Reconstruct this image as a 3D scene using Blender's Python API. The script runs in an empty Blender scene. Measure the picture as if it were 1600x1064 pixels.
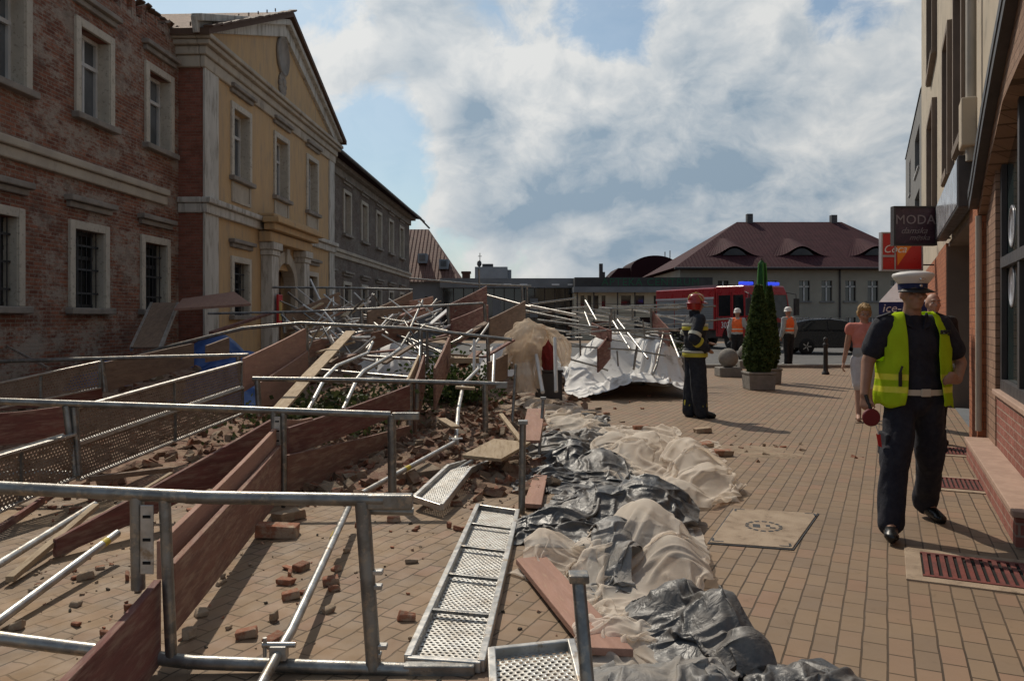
import bpy, math, random
import numpy as np
from mathutils import Vector, Matrix, Euler, Quaternion

random.seed(7)
R = math.radians
scene = bpy.context.scene
COL = scene.collection

# ------------------------------------------------------------------ camera
F = 1225.0; HZ = 498.0; CX = 800.0; CAMZ = 1.5
cam_d = bpy.data.cameras.new('camera')
cam = bpy.data.objects.new('camera', cam_d); COL.objects.link(cam)
cam.location = (0, 0, CAMZ); cam.rotation_euler = (R(90), 0, 0)
cam_d.sensor_width = 36.0; cam_d.lens = F/1600*36.0
cam_d.shift_y = -34/1600.0
cam_d.clip_start = 0.05; cam_d.clip_end = 3000
scene.camera = cam

# ------------------------------------------------------------------ light
SUN_EL = 46.0; SUN_AZ = 25.0          # ahead of the camera, to the left
sd = Vector((-math.sin(R(SUN_AZ))*math.cos(R(SUN_EL)), math.cos(R(SUN_AZ))*math.cos(R(SUN_EL)), math.sin(R(SUN_EL))))
sun_d = bpy.data.lights.new('sun', 'SUN'); sun = bpy.data.objects.new('sun', sun_d); COL.objects.link(sun)
sun_d.energy = 3.1; sun_d.angle = R(0.6); sun_d.color = (1.0, 0.90, 0.76)
sun.rotation_euler = sd.to_track_quat('Z', 'Y').to_euler(); sun.location = (-20, 40, 60)
scene.view_settings.view_transform = 'Standard'; scene.view_settings.look = 'None'
scene.view_settings.exposure = 0.0; scene.view_settings.gamma = 1.0

class NT:
    def __init__(s, tree): s.t = tree; s.t.nodes.clear()
    def n(s, typ, ins=None, **kw):
        nd = s.t.nodes.new(typ)
        for k, v in kw.items(): setattr(nd, k, v)
        if ins:
            for k, v in ins.items():
                sk = nd.inputs[k]
                if isinstance(v, bpy.types.NodeSocket): s.t.links.new(v, sk)
                else: sk.default_value = v
        return nd
    def math(s, op, a, b=0.0, clamp=False):
        return s.n('ShaderNodeMath', {0: a, 1: b}, operation=op, use_clamp=clamp).outputs[0]
    def mix(s, f, a, b, bt='MIX'):
        nd = s.n('ShaderNodeMix', None, data_type='RGBA', blend_type=bt)
        for i, v in ((0, f), (6, a), (7, b)):
            if isinstance(v, bpy.types.NodeSocket): s.t.links.new(v, nd.inputs[i])
            else:
                if i != 0 and len(v) == 3: v = (*v, 1)
                nd.inputs[i].default_value = v
        return nd.outputs[2]
    def ramp(s, f, stops, interp='LINEAR'):
        nd = s.n('ShaderNodeValToRGB', {0: f}); cr = nd.color_ramp; cr.interpolation = interp
        while len(cr.elements) < len(stops): cr.elements.new(0.5)
        for e, (p, c) in zip(cr.elements, stops):
            e.position = p; e.color = (c, c, c, 1) if not hasattr(c, '__len__') else (*c[:3], 1)
        return nd.outputs[0]
    def mrange(s, v, a, b, c=0.0, d=1.0):
        return s.n('ShaderNodeMapRange', {0: v, 1: a, 2: b, 3: c, 4: d}, clamp=True).outputs[0]
    def noise(s, vec, scale, detail=4, rough=0.55, dist=0.0):
        return s.n('ShaderNodeTexNoise', {'Vector': vec, 'Scale': scale, 'Detail': detail, 'Roughness': rough, 'Distortion': dist}).outputs[0]

# ------------------------------------------------------------------ sky
SKX, SKY = 9.4, 3.3
world = bpy.data.worlds.new('World'); scene.world = world; world.use_nodes = True
w = NT(world.node_tree)
sky = w.n('ShaderNodeTexSky', None, sky_type='NISHITA', sun_disc=False)
sky.sun_elevation = R(SUN_EL); sky.sun_rotation = R(-SUN_AZ); sky.air_density = 1.0; sky.dust_density = 1.6; sky.ozone_density = 1.5
tc = w.n('ShaderNodeTexCoord')
sep = w.n('ShaderNodeSeparateXYZ', {0: tc.outputs['Generated']})
# heaped clouds: noise over the direction itself, gathered into banks round a few headings (azimuth right of ahead, height, size, amount)
def heading(ax, az): return Vector((ax, 1.0, az)).normalized()
base = w.n('ShaderNodeVectorMath', {0: tc.outputs['Generated'], 1: (1.0, 1.0, 1.35)}, operation='MULTIPLY').outputs[0]
base = w.n('ShaderNodeVectorMath', {0: base, 1: (SKX, SKY, 0.0)}, operation='ADD').outputs[0]
wv = w.n('ShaderNodeTexNoise', {'Vector': base, 'Scale': 7.0, 'Detail': 4.0}).outputs['Color']
off = w.n('ShaderNodeVectorMath', {0: base, 1: w.n('ShaderNodeVectorMath', {0: wv, 'Scale': 0.10}, operation='SCALE').outputs[0]}, operation='ADD').outputs[0]
off2 = w.n('ShaderNodeVectorMath', {0: off, 1: (-0.018, 0.0, 0.030)}, operation='ADD').outputs[0]
SC = 6.5
d1 = w.noise(off, SC, 12, 0.60)
d2 = w.noise(off2, SC, 6, 0.55)
def banks(lst):
    tot = None
    for ax, az, r_, amt in lst:
        dv = w.n('ShaderNodeVectorMath', {0: tc.outputs['Generated'], 1: tuple(heading(ax, az))}, operation='DISTANCE').outputs['Value']
        g = w.n('ShaderNodeMapRange', {0: dv, 1: 0.0, 2: r_, 3: amt, 4: 0.0}, interpolation_type='SMOOTHERSTEP').outputs[0]
        tot = g if tot is None else w.math('ADD', tot, g)
    return tot
bank = banks([(-.02, .35, .22, .20), (.02, .22, .20, .22), (.20, .26, .24, .22), (.34, .34, .26, .20), (.38, .15, .26, .20), (.10, .14, .26, .22), (-.08, .14, .16, .12), (-.20, .39, .16, .14), (-.20, .305, .06, .10), (.48, .22, .2, .12), (-.9, .5, .5, .1), (.9, .5, .5, .1),
              (-.165, .23, .13, -.11), (.115, .385, .13, -.26), (.43, .40, .10, -.20), (.02, .285, .05, -.08)])
db = w.math('ADD', d1, bank)
cov = w.mrange(db, 0.515, 0.645, 0.14, 1.0)
hz = w.mrange(sep.outputs[2], 0.0, 0.16, 0.9, 0.0)
cov = w.math('MAXIMUM', cov, hz)
dark = banks([(.08, .125, .18, .52), (.24, .145, .18, .44), (-.05, .115, .12, .24), (-.04, .245, .07, .5), (-.14, .335, .07, .45), (.32, .19, .12, .22), (.25, .28, .12, .16), (.38, .10, .12, .18), (-.30, .40, .15, .25)])
lit = w.math('ADD', 0.94, w.math('MULTIPLY', w.math('SUBTRACT', d1, d2), 3.2))
thick = w.math('MULTIPLY', w.mrange(db, 0.54, 0.80, 0.0, 1.0), w.math('ADD', dark, 0.30))
lit = w.math('SUBTRACT', lit, w.math('MULTIPLY', thick, 1.0), True)
ccol = w.mix(lit, (0.345, 0.455, 0.565), (0.90, 0.91, 0.90))
# a brighter veil of cloud round the sun
dotn = w.n('ShaderNodeVectorMath', {0: tc.outputs['Generated'], 1: tuple(sd)}, operation='DOT_PRODUCT').outputs['Value']
bg1 = w.n('ShaderNodeBackground', {0: w.mix(1.0, sky.outputs[0], (0.80, 0.97, 1.0), 'MULTIPLY'), 1: 0.084})
bg2 = w.n('ShaderNodeBackground', {0: ccol, 1: w.mrange(dotn, 0.55, 1.0, 0.72, 0.92)})
mx = w.n('ShaderNodeMixShader', {0: cov, 1: bg1.outputs[0], 2: bg2.outputs[0]})
w.n('ShaderNodeOutputWorld', {0: mx.outputs[0]})

# ------------------------------------------------------------------ pixel helpers (photo pixel + distance -> point)
def P(px, py, Y): return Vector(((px-CX)/F*Y, Y, CAMZ+(HZ-py)/F*Y))
def G(px, py, z=0.0):
    Y = (CAMZ-z)*F/(py-HZ); return Vector(((px-CX)/F*Y, Y, z))

# ------------------------------------------------------------------ materials
def rgb(c): return (c[0], c[1], c[2], 1.0)
MATS = {}
def mk(name, c1, c2=None, ns=4.0, lo=0.4, hi=0.6, rough=0.75, metal=0.0, bump=0.0, bs=40.0, c3=None, ns3=14.0, lo3=0.55, hi3=0.7,
       rand=0.10, spec=0.4, stretch=(1, 1, 1), coat=0.0, world=False):
    m = bpy.data.materials.new(name); m.use_nodes = True; t = NT(m.node_tree); MATS[name] = m
    if world: vec = t.n('ShaderNodeNewGeometry').outputs['Position']
    else: vec = t.n('ShaderNodeTexCoord').outputs['Object']
    if stretch != (1, 1, 1): vec = t.n('ShaderNodeMapping', {'Vector': vec, 'Scale': stretch}).outputs[0]
    col = None
    if c2 is not None:
        col = t.mix(t.mrange(t.noise(vec, ns, 6, 0.6), lo, hi), c1, c2)
    else:
        col = t.mix(t.mrange(t.noise(vec, ns, 5, 0.6), 0.3, 0.7), c1, [x*0.82 for x in c1])
    if c3 is not None: col = t.mix(t.mrange(t.noise(vec, ns3, 6, 0.65), lo3, hi3), col, c3)
    if rand:
        oi = t.n('ShaderNodeObjectInfo')
        v = t.mrange(oi.outputs['Random'], 0, 1, 1-rand, 1+rand)
        hsv = t.n('ShaderNodeHueSaturation', {'Color': col, 'Value': v}); col = hsv.outputs[0]
    p = t.n('ShaderNodeBsdfPrincipled', {'Base Color': col, 'Metallic': metal, 'Specular IOR Level': spec, 'Coat Weight': coat})
    rn = t.mrange(t.noise(vec, ns*2.3, 4, 0.6), 0.3, 0.7, max(0.05, rough-0.12), min(1, rough+0.12))
    t.t.links.new(rn, p.inputs['Roughness'])
    if bump:
        b = t.n('ShaderNodeBump', {'Strength': bump, 'Distance': 0.02, 'Height': t.noise(vec, bs, 5, 0.65)})
        t.t.links.new(b.outputs[0], p.inputs['Normal'])
    t.n('ShaderNodeOutputMaterial', {0: p.outputs[0]})
    return m
def mat_pavers():
    m = bpy.data.materials.new('pavers'); m.use_nodes = True; t = NT(m.node_tree); MATS['pavers'] = m
    pos = t.n('ShaderNodeNewGeometry').outputs['Position']
    rot = t.n('ShaderNodeMapping', {'Vector': pos, 'Rotation': (0, 0, R(-64.4))}).outputs[0]
    wob = t.n('ShaderNodeTexNoise', {'Vector': rot, 'Scale': 3.5, 'Detail': 3.0}).outputs['Color']
    sx = t.n('ShaderNodeSeparateXYZ', {0: pos}).outputs[0]
    left = t.mrange(sx, 0.6, -0.6)          # the plaza half has wavy edged blocks, the pavement half straight ones
    amp = t.math('ADD', t.math('MULTIPLY', left, 0.06), 0.012)
    off = t.n('ShaderNodeVectorMath', {0: t.n('ShaderNodeVectorMath', {0: wob, 1: (-.5, -.5, -.5)}, operation='ADD').outputs[0], 'Scale': amp}, operation='SCALE').outputs[0]
    v2 = t.n('ShaderNodeVectorMath', {0: rot, 1: off}, operation='ADD').outputs[0]
    br = t.n('ShaderNodeTexBrick', {'Vector': v2, 'Color1': rgb((.225, .160, .104)), 'Color2': rgb((.262, .182, .116)), 'Mortar': rgb((.05, .032, .018)),
        'Scale': 1.0, 'Mortar Size': 0.0052, 'Mortar Smooth': 0.3, 'Bias': 0.0, 'Brick Width': 0.205, 'Row Height': 0.105}, offset=0.5)
    # block to block variation (a second brick lookup gives a flat random tone per block)
    br2 = t.n('ShaderNodeTexBrick', {'Vector': v2, 'Color1': rgb((0, 0, 0)), 'Color2': rgb((1, 1, 1)), 'Mortar': rgb((.5, .5, .5)),
        'Scale': 1.0, 'Mortar Size': 0.0, 'Bias': 0.0, 'Brick Width': 0.205, 'Row Height': 0.105}, offset=0.5)
    pink = t.mrange(br2.outputs['Color'], 0.62, 1.0, 0.0, 0.42)
    col = t.mix(pink, br.outputs['Color'], (.265, .135, .095))
    col = t.mix(t.math('MULTIPLY', t.mrange(br2.outputs['Color'], 0.0, 0.3, 0.5, 0.0), 1.0), col, (.19, .135, .095))
    col = t.mix(br.outputs['Fac'], col, (.05, .033, .02))
    big = t.noise(pos, 0.55, 6, 0.62)
    col = t.mix(t.mrange(big, 0.42, 0.72, 0.0, 0.55), col, (.15, .105, .07))
    # sand and mortar dust blown off the wall over the plaza
    dust = t.math('MULTIPLY', t.mrange(t.noise(pos, 1.6, 7, 0.68), 0.40, 0.66), t.mrange(sx, 1.4, -2.5, 0.15, 0.9))
    col = t.mix(dust, col, (.33, .215, .118))
    st = t.mrange(t.noise(pos, 9.0, 5, 0.7), 0.60, 0.75, 0.0, 0.5)
    col = t.mix(st, col, (.10, .07, .045))
    p = t.n('ShaderNodeBsdfPrincipled', {'Base Color': col, 'Specular IOR Level': 0.32})
    t.t.links.new(t.mrange(t.noise(pos, 6, 5, .6), .3, .7, .62, .88), p.inputs['Roughness'])
    h = t.math('ADD', t.math('MULTIPLY', br.outputs['Fac'], -1.0), t.math('ADD', t.math('MULTIPLY', t.noise(pos, 90, 4, .7), 0.35), t.math('MULTIPLY', br2.outputs['Color'], 0.7)))
    b = t.n('ShaderNodeBump', {'Strength': 0.55, 'Distance': 0.006, 'Height': h})
    t.t.links.new(b.outputs[0], p.inputs['Normal'])
    t.n('ShaderNodeOutputMaterial', {0: p.outputs[0]})
    return m
mat_pavers()

def mat_brick(name, c1, c2, mortar, w=0.25, h=0.075, ms=0.006, patch=None, pscale=0.7, plo=0.5, phi=0.62, dark=None, axes='xz', bump=0.5):
    m = bpy.data.materials.new(name); m.use_nodes = True; t = NT(m.node_tree); MATS[name] = m
    ob = t.n('ShaderNodeTexCoord').outputs['Object']
    s = t.n('ShaderNodeSeparateXYZ', {0: ob})
    u = t.math('ADD', s.outputs[0], s.outputs[1])
    v = t.n('ShaderNodeCombineXYZ', {0: u, 1: s.outputs[2], 2: 0.0}).outputs[0]
    br = t.n('ShaderNodeTexBrick', {'Vector': v, 'Color1': rgb(c1), 'Color2': rgb(c2), 'Mortar': rgb(mortar), 'Scale': 1.0, 'Mortar Size': ms,
        'Mortar Smooth': 0.2, 'Brick Width': w, 'Row Height': h})
    col = br.outputs['Color']
    nn = t.noise(v, pscale*6, 6, 0.7)
    col = t.mix(t.mrange(nn, 0.42, 0.7, 0.0, 0.5), col, [x*0.5 for x in c1])
    if patch:
        vs_ = t.n('ShaderNodeMapping', {'Vector': v, 'Scale': (1.0, 1.7, 1.0)}).outputs[0]
        pn = t.math('ADD', t.math('MULTIPLY', t.noise(vs_, pscale, 12, 0.74), 0.75), t.math('MULTIPLY', t.noise(vs_, pscale*11, 6, 0.7), 0.25))
        col = t.mix(t.mrange(pn, plo, phi, 0.0, 0.82), col, patch)
        col = t.mix(t.mrange(t.noise(v, 7.5, 5, 0.75), 0.57, 0.68, 0.0, 0.8), col, patch)
    if dark:
        col = t.mix(t.mrange(t.noise(v, 1.3, 7, 0.7), 0.52, 0.7, 0, 0.7), col, dark)
    p = t.n('ShaderNodeBsdfPrincipled', {'Base Color': col, 'Roughness': 0.9, 'Specular IOR Level': 0.25})
    hh = t.math('ADD', t.math('MULTIPLY', br.outputs['Fac'], -0.6), t.noise(v, 22, 5, 0.7))
    b = t.n('ShaderNodeBump', {'Strength': bump, 'Distance': 0.03, 'Height': hh}); t.t.links.new(b.outputs[0], p.inputs['Normal'])
    t.n('ShaderNodeOutputMaterial', {0: p.outputs[0]})
    return m
mat_brick('old_brick', (.150, .050, .031), (.305, .122, .072), (.24, .195, .15), patch=(.33, .28, .23), pscale=0.85, plo=0.49, phi=0.56, dark=(.075, .048, .038), ms=.010)
mat_brick('old_brick_red', (.22, .08, .052), (.30, .11, .075), (.20, .14, .11), patch=(.20, .15, .12), pscale=0.5, plo=0.58, phi=0.68, dark=(.10, .055, .042))
mat_brick('grey_brick', (.12, .088, .072), (.18, .135, .11), (.21, .185, .16), patch=(.25, .225, .19), pscale=0.5, plo=0.48, phi=0.62, dark=(.08, .065, .058))
mat_brick('shop_brick', (.27, .165, .115), (.33, .21, .15), (.12, .075, .05), w=0.25, h=0.077, ms=0.005)
mat_brick('shop_brick_orange', (.34, .125, .065), (.40, .155, .08), (.16, .07, .045), w=0.25, h=0.077, ms=0.004)
mat_brick('shop_brick_red', (.26, .10, .075), (.33, .13, .10), (.34, .25, .20), w=0.25, h=0.08, ms=0.008)

def mat_holes(name, c, sx, sy, r, metal=0.75, rough=0.42):
    """galvanised sheet with real (see-through) perforations, laid out in the sheet's own UV metres"""
    m = bpy.data.materials.new(name); m.use_nodes = True; t = NT(m.node_tree); MATS[name] = m
    uv = t.n('ShaderNodeUVMap').outputs[0]
    s = t.n('ShaderNodeSeparateXYZ', {0: uv})
    a = t.math('DIVIDE', s.outputs[0], sx); b = t.math('DIVIDE', s.outputs[1], sy)
    row = t.math('FLOOR', b)
    a2 = t.math('ADD', a, t.math('MULTIPLY', t.math('MODULO', row, 2.0), 0.5))
    fa = t.math('MULTIPLY', t.math('SUBTRACT', t.math('FRACT', a2), 0.5), sx)
    fb = t.math('MULTIPLY', t.math('SUBTRACT', t.math('FRACT', b), 0.5), sy)
    d = t.math('SQRT', t.math('ADD', t.math('MULTIPLY', fa, fa), t.math('MULTIPLY', fb, fb)))
    hole = t.math('LESS_THAN', d, r)
    ring = t.mrange(d, r, r*1.55, 1.0, 0.0)
    ob = t.n('ShaderNodeTexCoord').outputs['Object']
    col = t.mix(t.mrange(t.noise(ob, 7, 6, .7), .42, .7), c, [c[0]*.62, c[1]*.56, c[2]*.5])
    p = t.n('ShaderNodeBsdfPrincipled', {'Base Color': col, 'Metallic': metal})
    t.t.links.new(t.mrange(t.noise(ob, 20, 4, .6), .3, .7, rough-.1, rough+.18), p.inputs['Roughness'])
    bm_ = t.n('ShaderNodeBump', {'Strength': 0.6, 'Distance': 0.004, 'Height': ring}); t.t.links.new(bm_.outputs[0], p.inputs['Normal'])
    tr = t.n('ShaderNodeBsdfTransparent')
    mx = t.n('ShaderNodeMixShader', {0: hole, 1: p.outputs[0], 2: tr.outputs[0]})
    t.n('ShaderNodeOutputMaterial', {0: mx.outputs[0]})
mat_holes('perforated_steel', (.50, .49, .46), .030, .026, .0075)
mat_holes('perforated_deck_brown', (.235, .175, .13), .034, .030, .007, metal=0.2, rough=.6)

def mat_net(name, c, alpha, c2):
    m = bpy.data.materials.new(name); m.use_nodes = True; t = NT(m.node_tree); MATS[name] = m
    ob = t.n('ShaderNodeTexCoord').outputs['Object']
    col = t.mix(t.mrange(t.noise(ob, 3, 6, .65), .4, .7), c, c2)
    d = t.n('ShaderNodeBsdfDiffuse', {'Color': col}); tl = t.n('ShaderNodeBsdfTranslucent', {'Color': col})
    a = t.n('ShaderNodeMixShader', {0: 0.42, 1: d.outputs[0], 2: tl.outputs[0]})
    tr = t.n('ShaderNodeBsdfTransparent')
    lw = t.n('ShaderNodeLayerWeight', {0: 0.35})
    al = t.math('MULTIPLY', t.math('SUBTRACT', 1.0, lw.outputs['Facing']), alpha)
    mx = t.n('ShaderNodeMixShader', {0: al, 1: a.outputs[0], 2: tr.outputs[0]})
    for sh in (d, tl):
        b = t.n('ShaderNodeBump', {'Strength': 0.35, 'Distance': 0.008, 'Height': t.noise(ob, 45, 4, .65)}); t.t.links.new(b.outputs[0], sh.inputs['Normal'])
    t.n('ShaderNodeOutputMaterial', {0: mx.outputs[0]})
mat_net('debris_net', (.88, .80, .70), .52, (.74, .64, .53))
mat_net('debris_net_tan', (.80, .69, .56), .42, (.68, .56, .43))
mat_net('debris_net_pale', (.82, .81, .79), .10, (.70, .69, .68))

def mat_foliage(name, c1, c2):
    m = bpy.data.materials.new(name); m.use_nodes = True; t = NT(m.node_tree); MATS[name] = m
    ob = t.n('ShaderNodeTexCoord').outputs['Object']
    col = t.mix(t.mrange(t.noise(ob, 9, 5, .7), .35, .65), c1, c2)
    d = t.n('ShaderNodeBsdfPrincipled', {'Base Color': col, 'Roughness': .7, 'Specular IOR Level': .25}); tl = t.n('ShaderNodeBsdfTranslucent', {'Color': col})
    a = t.n('ShaderNodeMixShader', {0: .25, 1: d.outputs[0], 2: tl.outputs[0]}); t.n('ShaderNodeOutputMaterial', {0: a.outputs[0]})
mat_foliage('thuja_green', (.034, .060, .018), (.095, .135, .040))
mat_foliage('shrub_green', (.038, .055, .020), (.08, .092, .034))

def mat_glass(name, c, rough=.06):
    m = bpy.data.materials.new(name); m.use_nodes = True; t = NT(m.node_tree); MATS[name] = m
    ob = t.n('ShaderNodeTexCoord').outputs['Object']
    p = t.n('ShaderNodeBsdfPrincipled', {'Base Color': t.mix(t.mrange(t.noise(ob, 1.2, 3), .4, .6), c, [x*.6 for x in c]), 'Roughness': rough, 'Specular IOR Level': .7})
    b = t.n('ShaderNodeBump', {'Strength': 0.05, 'Distance': 0.02, 'Height': t.noise(ob, 1.6, 2)}); t.t.links.new(b.outputs[0], p.inputs['Normal'])
    t.n('ShaderNodeOutputMaterial', {0: p.outputs[0]})
mat_glass('window_glass', (.115, .125, .135)); mat_glass('dark_glass', (.012, .014, .017)); mat_glass('shop_glass', (.03, .045, .045), .04)

def mat_tiles(name, c1, c2, sx=0.22, sz=0.33, sp=.3, bs=.9):
    m = bpy.data.materials.new(name); m.use_nodes = True; t = NT(m.node_tree); MATS[name] = m
    uv = t.n('ShaderNodeUVMap').outputs[0]
    s = t.n('ShaderNodeSeparateXYZ', {0: uv})
    wv = t.math('SINE', t.math('MULTIPLY', s.outputs[0], 6.2832/sx)); st = t.math('FRACT', t.math('DIVIDE', s.outputs[1], sz))
    ob = t.n('ShaderNodeTexCoord').outputs['Object']
    br = t.n('ShaderNodeTexBrick', {'Vector': uv, 'Color1': rgb(c1), 'Color2': rgb(c2), 'Mortar': rgb([x*.45 for x in c1]), 'Scale': 1.0, 'Mortar Size': .012, 'Brick Width': sx, 'Row Height': sz}, offset=0.0)
    col = t.mix(t.mrange(t.noise(ob, 1.2, 6, .7), .4, .7, 0, .6), br.outputs['Color'], [x*.5 for x in c1])
    p = t.n('ShaderNodeBsdfPrincipled', {'Base Color': col, 'Roughness': .8, 'Specular IOR Level': sp})
    b = t.n('ShaderNodeBump', {'Strength': bs, 'Distance': .05, 'Height': t.math('ADD', wv, t.math('MULTIPLY', st, -1.5))}); t.t.links.new(b.outputs[0], p.inputs['Normal'])
    t.n('ShaderNodeOutputMaterial', {0: p.outputs[0]})
mat_tiles('roof_tile', (.20, .115, .075), (.28, .16, .10)); mat_tiles('roof_tile_maroon', (.052, .016, .020), (.066, .022, .025), .3, .35, .12, .25); mat_tiles('roof_tile_red', (.15, .075, .055), (.20, .10, .075), .3, .35)

mk('asphalt', (.10, .098, .095), (.14, .135, .13), ns=2.0, rough=.9, bump=.3, bs=60, world=True)
mk('ochre_plaster', (.50, .33, .165), (.43, .29, .16), ns=1.1, lo=.35, hi=.7, rough=.9, c3=(.34, .25, .165), ns3=2.6, lo3=.50, hi3=.70, bump=.15, rand=0, stretch=(2.0, 2.0, .45))
mk('pale_plaster', (.44, .38, .30), (.36, .31, .25), ns=1.4, rough=.9, c3=(.25, .21, .17), ns3=3.0, lo3=.55, hi3=.72, bump=.15, rand=0, stretch=(1, 1, .6))
mk('white_pilaster', (.52, .49, .44), (.45, .42, .37), ns=1.6, rough=.9, c3=(.27, .24, .20), ns3=2.6, lo3=.48, hi3=.66, bump=.15, rand=0, stretch=(2.4, 2.4, .5))
mk('grey_stone', (.27, .235, .20), (.20, .175, .15), ns=2.4, rough=.9, bump=.3, bs=18, rand=0)
mk('window_frame_paint', (.50, .45, .37), (.42, .375, .31), ns=2.0, rough=.8, c3=(.24, .21, .17), bump=.1, rand=.04)
mk('sash_white', (.55, .54, .52), rough=.6, rand=0)
mk('board_tan', (.30, .25, .20), (.25, .21, .17), ns=2.5, rough=.9, rand=.05)
mk('dark_iron', (.03, .03, .032), rough=.6, rand=0)
mk('slate_membrane', (.10, .125, .15), (.07, .085, .10), ns=1.5, rough=.7, rand=0)
mk('dark_metal', (.045, .04, .042), (.06, .052, .052), rough=.55, rand=0)
mk('gable_plaster', (.46, .39, .30), (.40, .34, .26), ns=.9, rough=.92, bump=.12, bs=60, c3=(.27, .23, .18), ns3=1.8, rand=0)
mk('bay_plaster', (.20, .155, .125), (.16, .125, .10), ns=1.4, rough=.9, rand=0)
mk('concrete_facade', (.185, .18, .17), (.155, .15, .145), ns=.8, rough=.9, rand=0)
mk('beige_facade', (.30, .275, .225), (.25, .23, .19), ns=.5, rough=.9, rand=0)
mk('cream_facade', (.60, .55, .42), (.52, .47, .36), ns=.5, rough=.9, rand=0)
mk('blue_grey_facade', (.22, .245, .275), (.19, .21, .235), ns=.5, rough=.9, rand=0)
mk('dark_fascia', (.035, .035, .036), (.05, .05, .05), ns=1, rough=.6, rand=0)
mk('sheet_grey', (.20, .21, .22), (.16, .17, .18), ns=1, rough=.5, rand=0)
mk('concrete', (.24, .22, .195), (.19, .175, .155), ns=8, rough=.92, bump=.4, bs=70, rand=.06)
mk('step_tile', (.42, .285, .215), (.36, .24, .18), ns=9, rough=.75, bump=.1, rand=0)
mk('red_grate', (.17, .045, .035), (.12, .035, .028), ns=8, rough=.6, bump=.2, rand=.05)
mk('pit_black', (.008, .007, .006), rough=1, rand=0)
mk('cover_concrete', (.36, .275, .195), (.29, .215, .15), ns=5, rough=.9, c3=(.20, .15, .105), ns3=11, bump=.3, bs=80, rand=0)
# scaffold
mk('galv_steel', (.27, .265, .25), (.18, .172, .16), ns=9, rough=.42, metal=.8, c3=(.36, .31, .25), ns3=16, lo3=.54, hi3=.64, bump=.12, rand=.12)
mk('galv_bright', (.50, .48, .45), (.36, .345, .32), ns=9, rough=.40, metal=.7, c3=(.30, .24, .18), ns3=14, lo3=.56, hi3=.66, rand=.08)
mk('tape_yellow', (.62, .48, .05), rough=.6, rand=0)
W = dict(stretch=(7, 1.0, 7), bump=.25, bs=12, rough=.82)
mk('board_red', (.195, .075, .06), (.14, .055, .045), ns=2.2, c3=(.27, .17, .125), ns3=4, lo3=.46, hi3=.68, rand=.14, **W)
mk('board_rust', (.235, .115, .08), (.18, .09, .066), ns=2.2, c3=(.32, .215, .15), ns3=4, lo3=.46, hi3=.68, rand=.14, **W)
mk('board_brown', (.225, .15, .10), (.17, .112, .076), ns=2.2, c3=(.13, .082, .058), ns3=5, rand=.12, **W)
mk('board_pink', (.36, .20, .145), (.30, .165, .12), ns=2.2, c3=(.40, .27, .19), ns3=5, rand=.10, **W)
mk('board_pale', (.44, .33, .21), (.36, .265, .165), ns=2.2, c3=(.28, .20, .125), ns3=5, rand=.12, **W)
mk('broken_brick', (.285, .115, .062), (.215, .092, .055), ns=9, rough=.95, c3=(.36, .265, .185), ns3=9, lo3=.46, hi3=.58, bump=.6, bs=30, rand=.28)
mk('mortar_lump', (.34, .255, .175), (.25, .185, .125), ns=9, rough=.95, c3=(.26, .13, .085), ns3=11, bump=.7, bs=30, rand=.25)
mk('rubble', (.19, .095, .06), (.28, .185, .12), ns=6, lo=.42, hi=.56, rough=.95, c3=(.10, .06, .042), ns3=14, bump=.8, bs=30, rand=.2)
mk('dark_soil', (.055, .045, .034), (.085, .066, .046), ns=4, rough=1, bump=.8, bs=25, rand=0)
mk('black_plastic', (.040, .042, .045), (.062, .064, .066), ns=3, rough=.46, spec=.42, c3=(.15, .13, .11), ns3=5, lo3=.56, hi3=.74, bump=.5, bs=34, rand=.06)
mk('grey_plastic', (.16, .155, .145), (.115, .112, .106), ns=3, rough=.5, spec=.4, c3=(.24, .205, .165), ns3=5, lo3=.55, hi3=.72, bump=.25, bs=26, rand=.06)
mk('blue_tarp', (.035, .09, .27), (.025, .065, .20), ns=2, rough=.55, c3=(.16, .18, .22), ns3=4, lo3=.6, hi3=.75, rand=.06)
mk('white_sheet', (.80, .79, .77), (.70, .69, .67), ns=1.6, rough=.8, c3=(.45, .42, .38), ns3=4, rand=.05)
mk('red_cloth', (.23, .03, .03), (.17, .024, .026), ns=5, rough=.9, rand=0)
# vehicles, people, signs
mk('fire_red', (.40, .024, .03), (.36, .022, .027), ns=1, rough=.30, coat=.4, rand=0)
mk('shutter_grey', (.34, .35, .36), (.29, .30, .31), ns=1.5, rough=.45, metal=.4, rand=0)
mk('truck_white', (.6, .6, .6), rough=.4, rand=0)
mk('rubber', (.018, .018, .018), rough=.85, rand=0)
mk('alloy', (.5, .5, .5), rough=.35, metal=.8, rand=0)
mk('car_black', (.018, .019, .024), rough=.22, coat=.5, rand=0)
mk('chrome', (.6, .6, .6), rough=.2, metal=.9, rand=0)
mk('skin', (.33, .185, .125), (.28, .15, .10), ns=8, rough=.6, rand=0)
mk('skin_pale', (.42, .24, .17), (.36, .20, .14), ns=8, rough=.6, rand=0)
mk('navy_cloth', (.012, .013, .022), (.018, .019, .028), ns=14, rough=.88, bump=.35, bs=22, rand=0)
mk('black_cloth', (.012, .012, .014), (.02, .02, .021), ns=14, rough=.88, bump=.35, bs=22, rand=0)
mk('fire_coat', (.014, .017, .026), (.02, .024, .034), ns=14, rough=.85, bump=.35, bs=22, rand=0)
mat_net('hivis_yellow', (.60, .80, .04), 0.0, (.50, .68, .03))
mk('hivis_band', (.72, .74, .03), (.66, .66, .05), ns=9, rough=.5, rand=0)
mk('hivis_orange', (.85, .16, .035), (.75, .13, .03), ns=9, rough=.7, rand=0)
mk('reflective', (.60, .60, .50), rough=.45, rand=0)
mk('reflective_yellow', (.52, .46, .05), rough=.55, rand=0)
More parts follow.
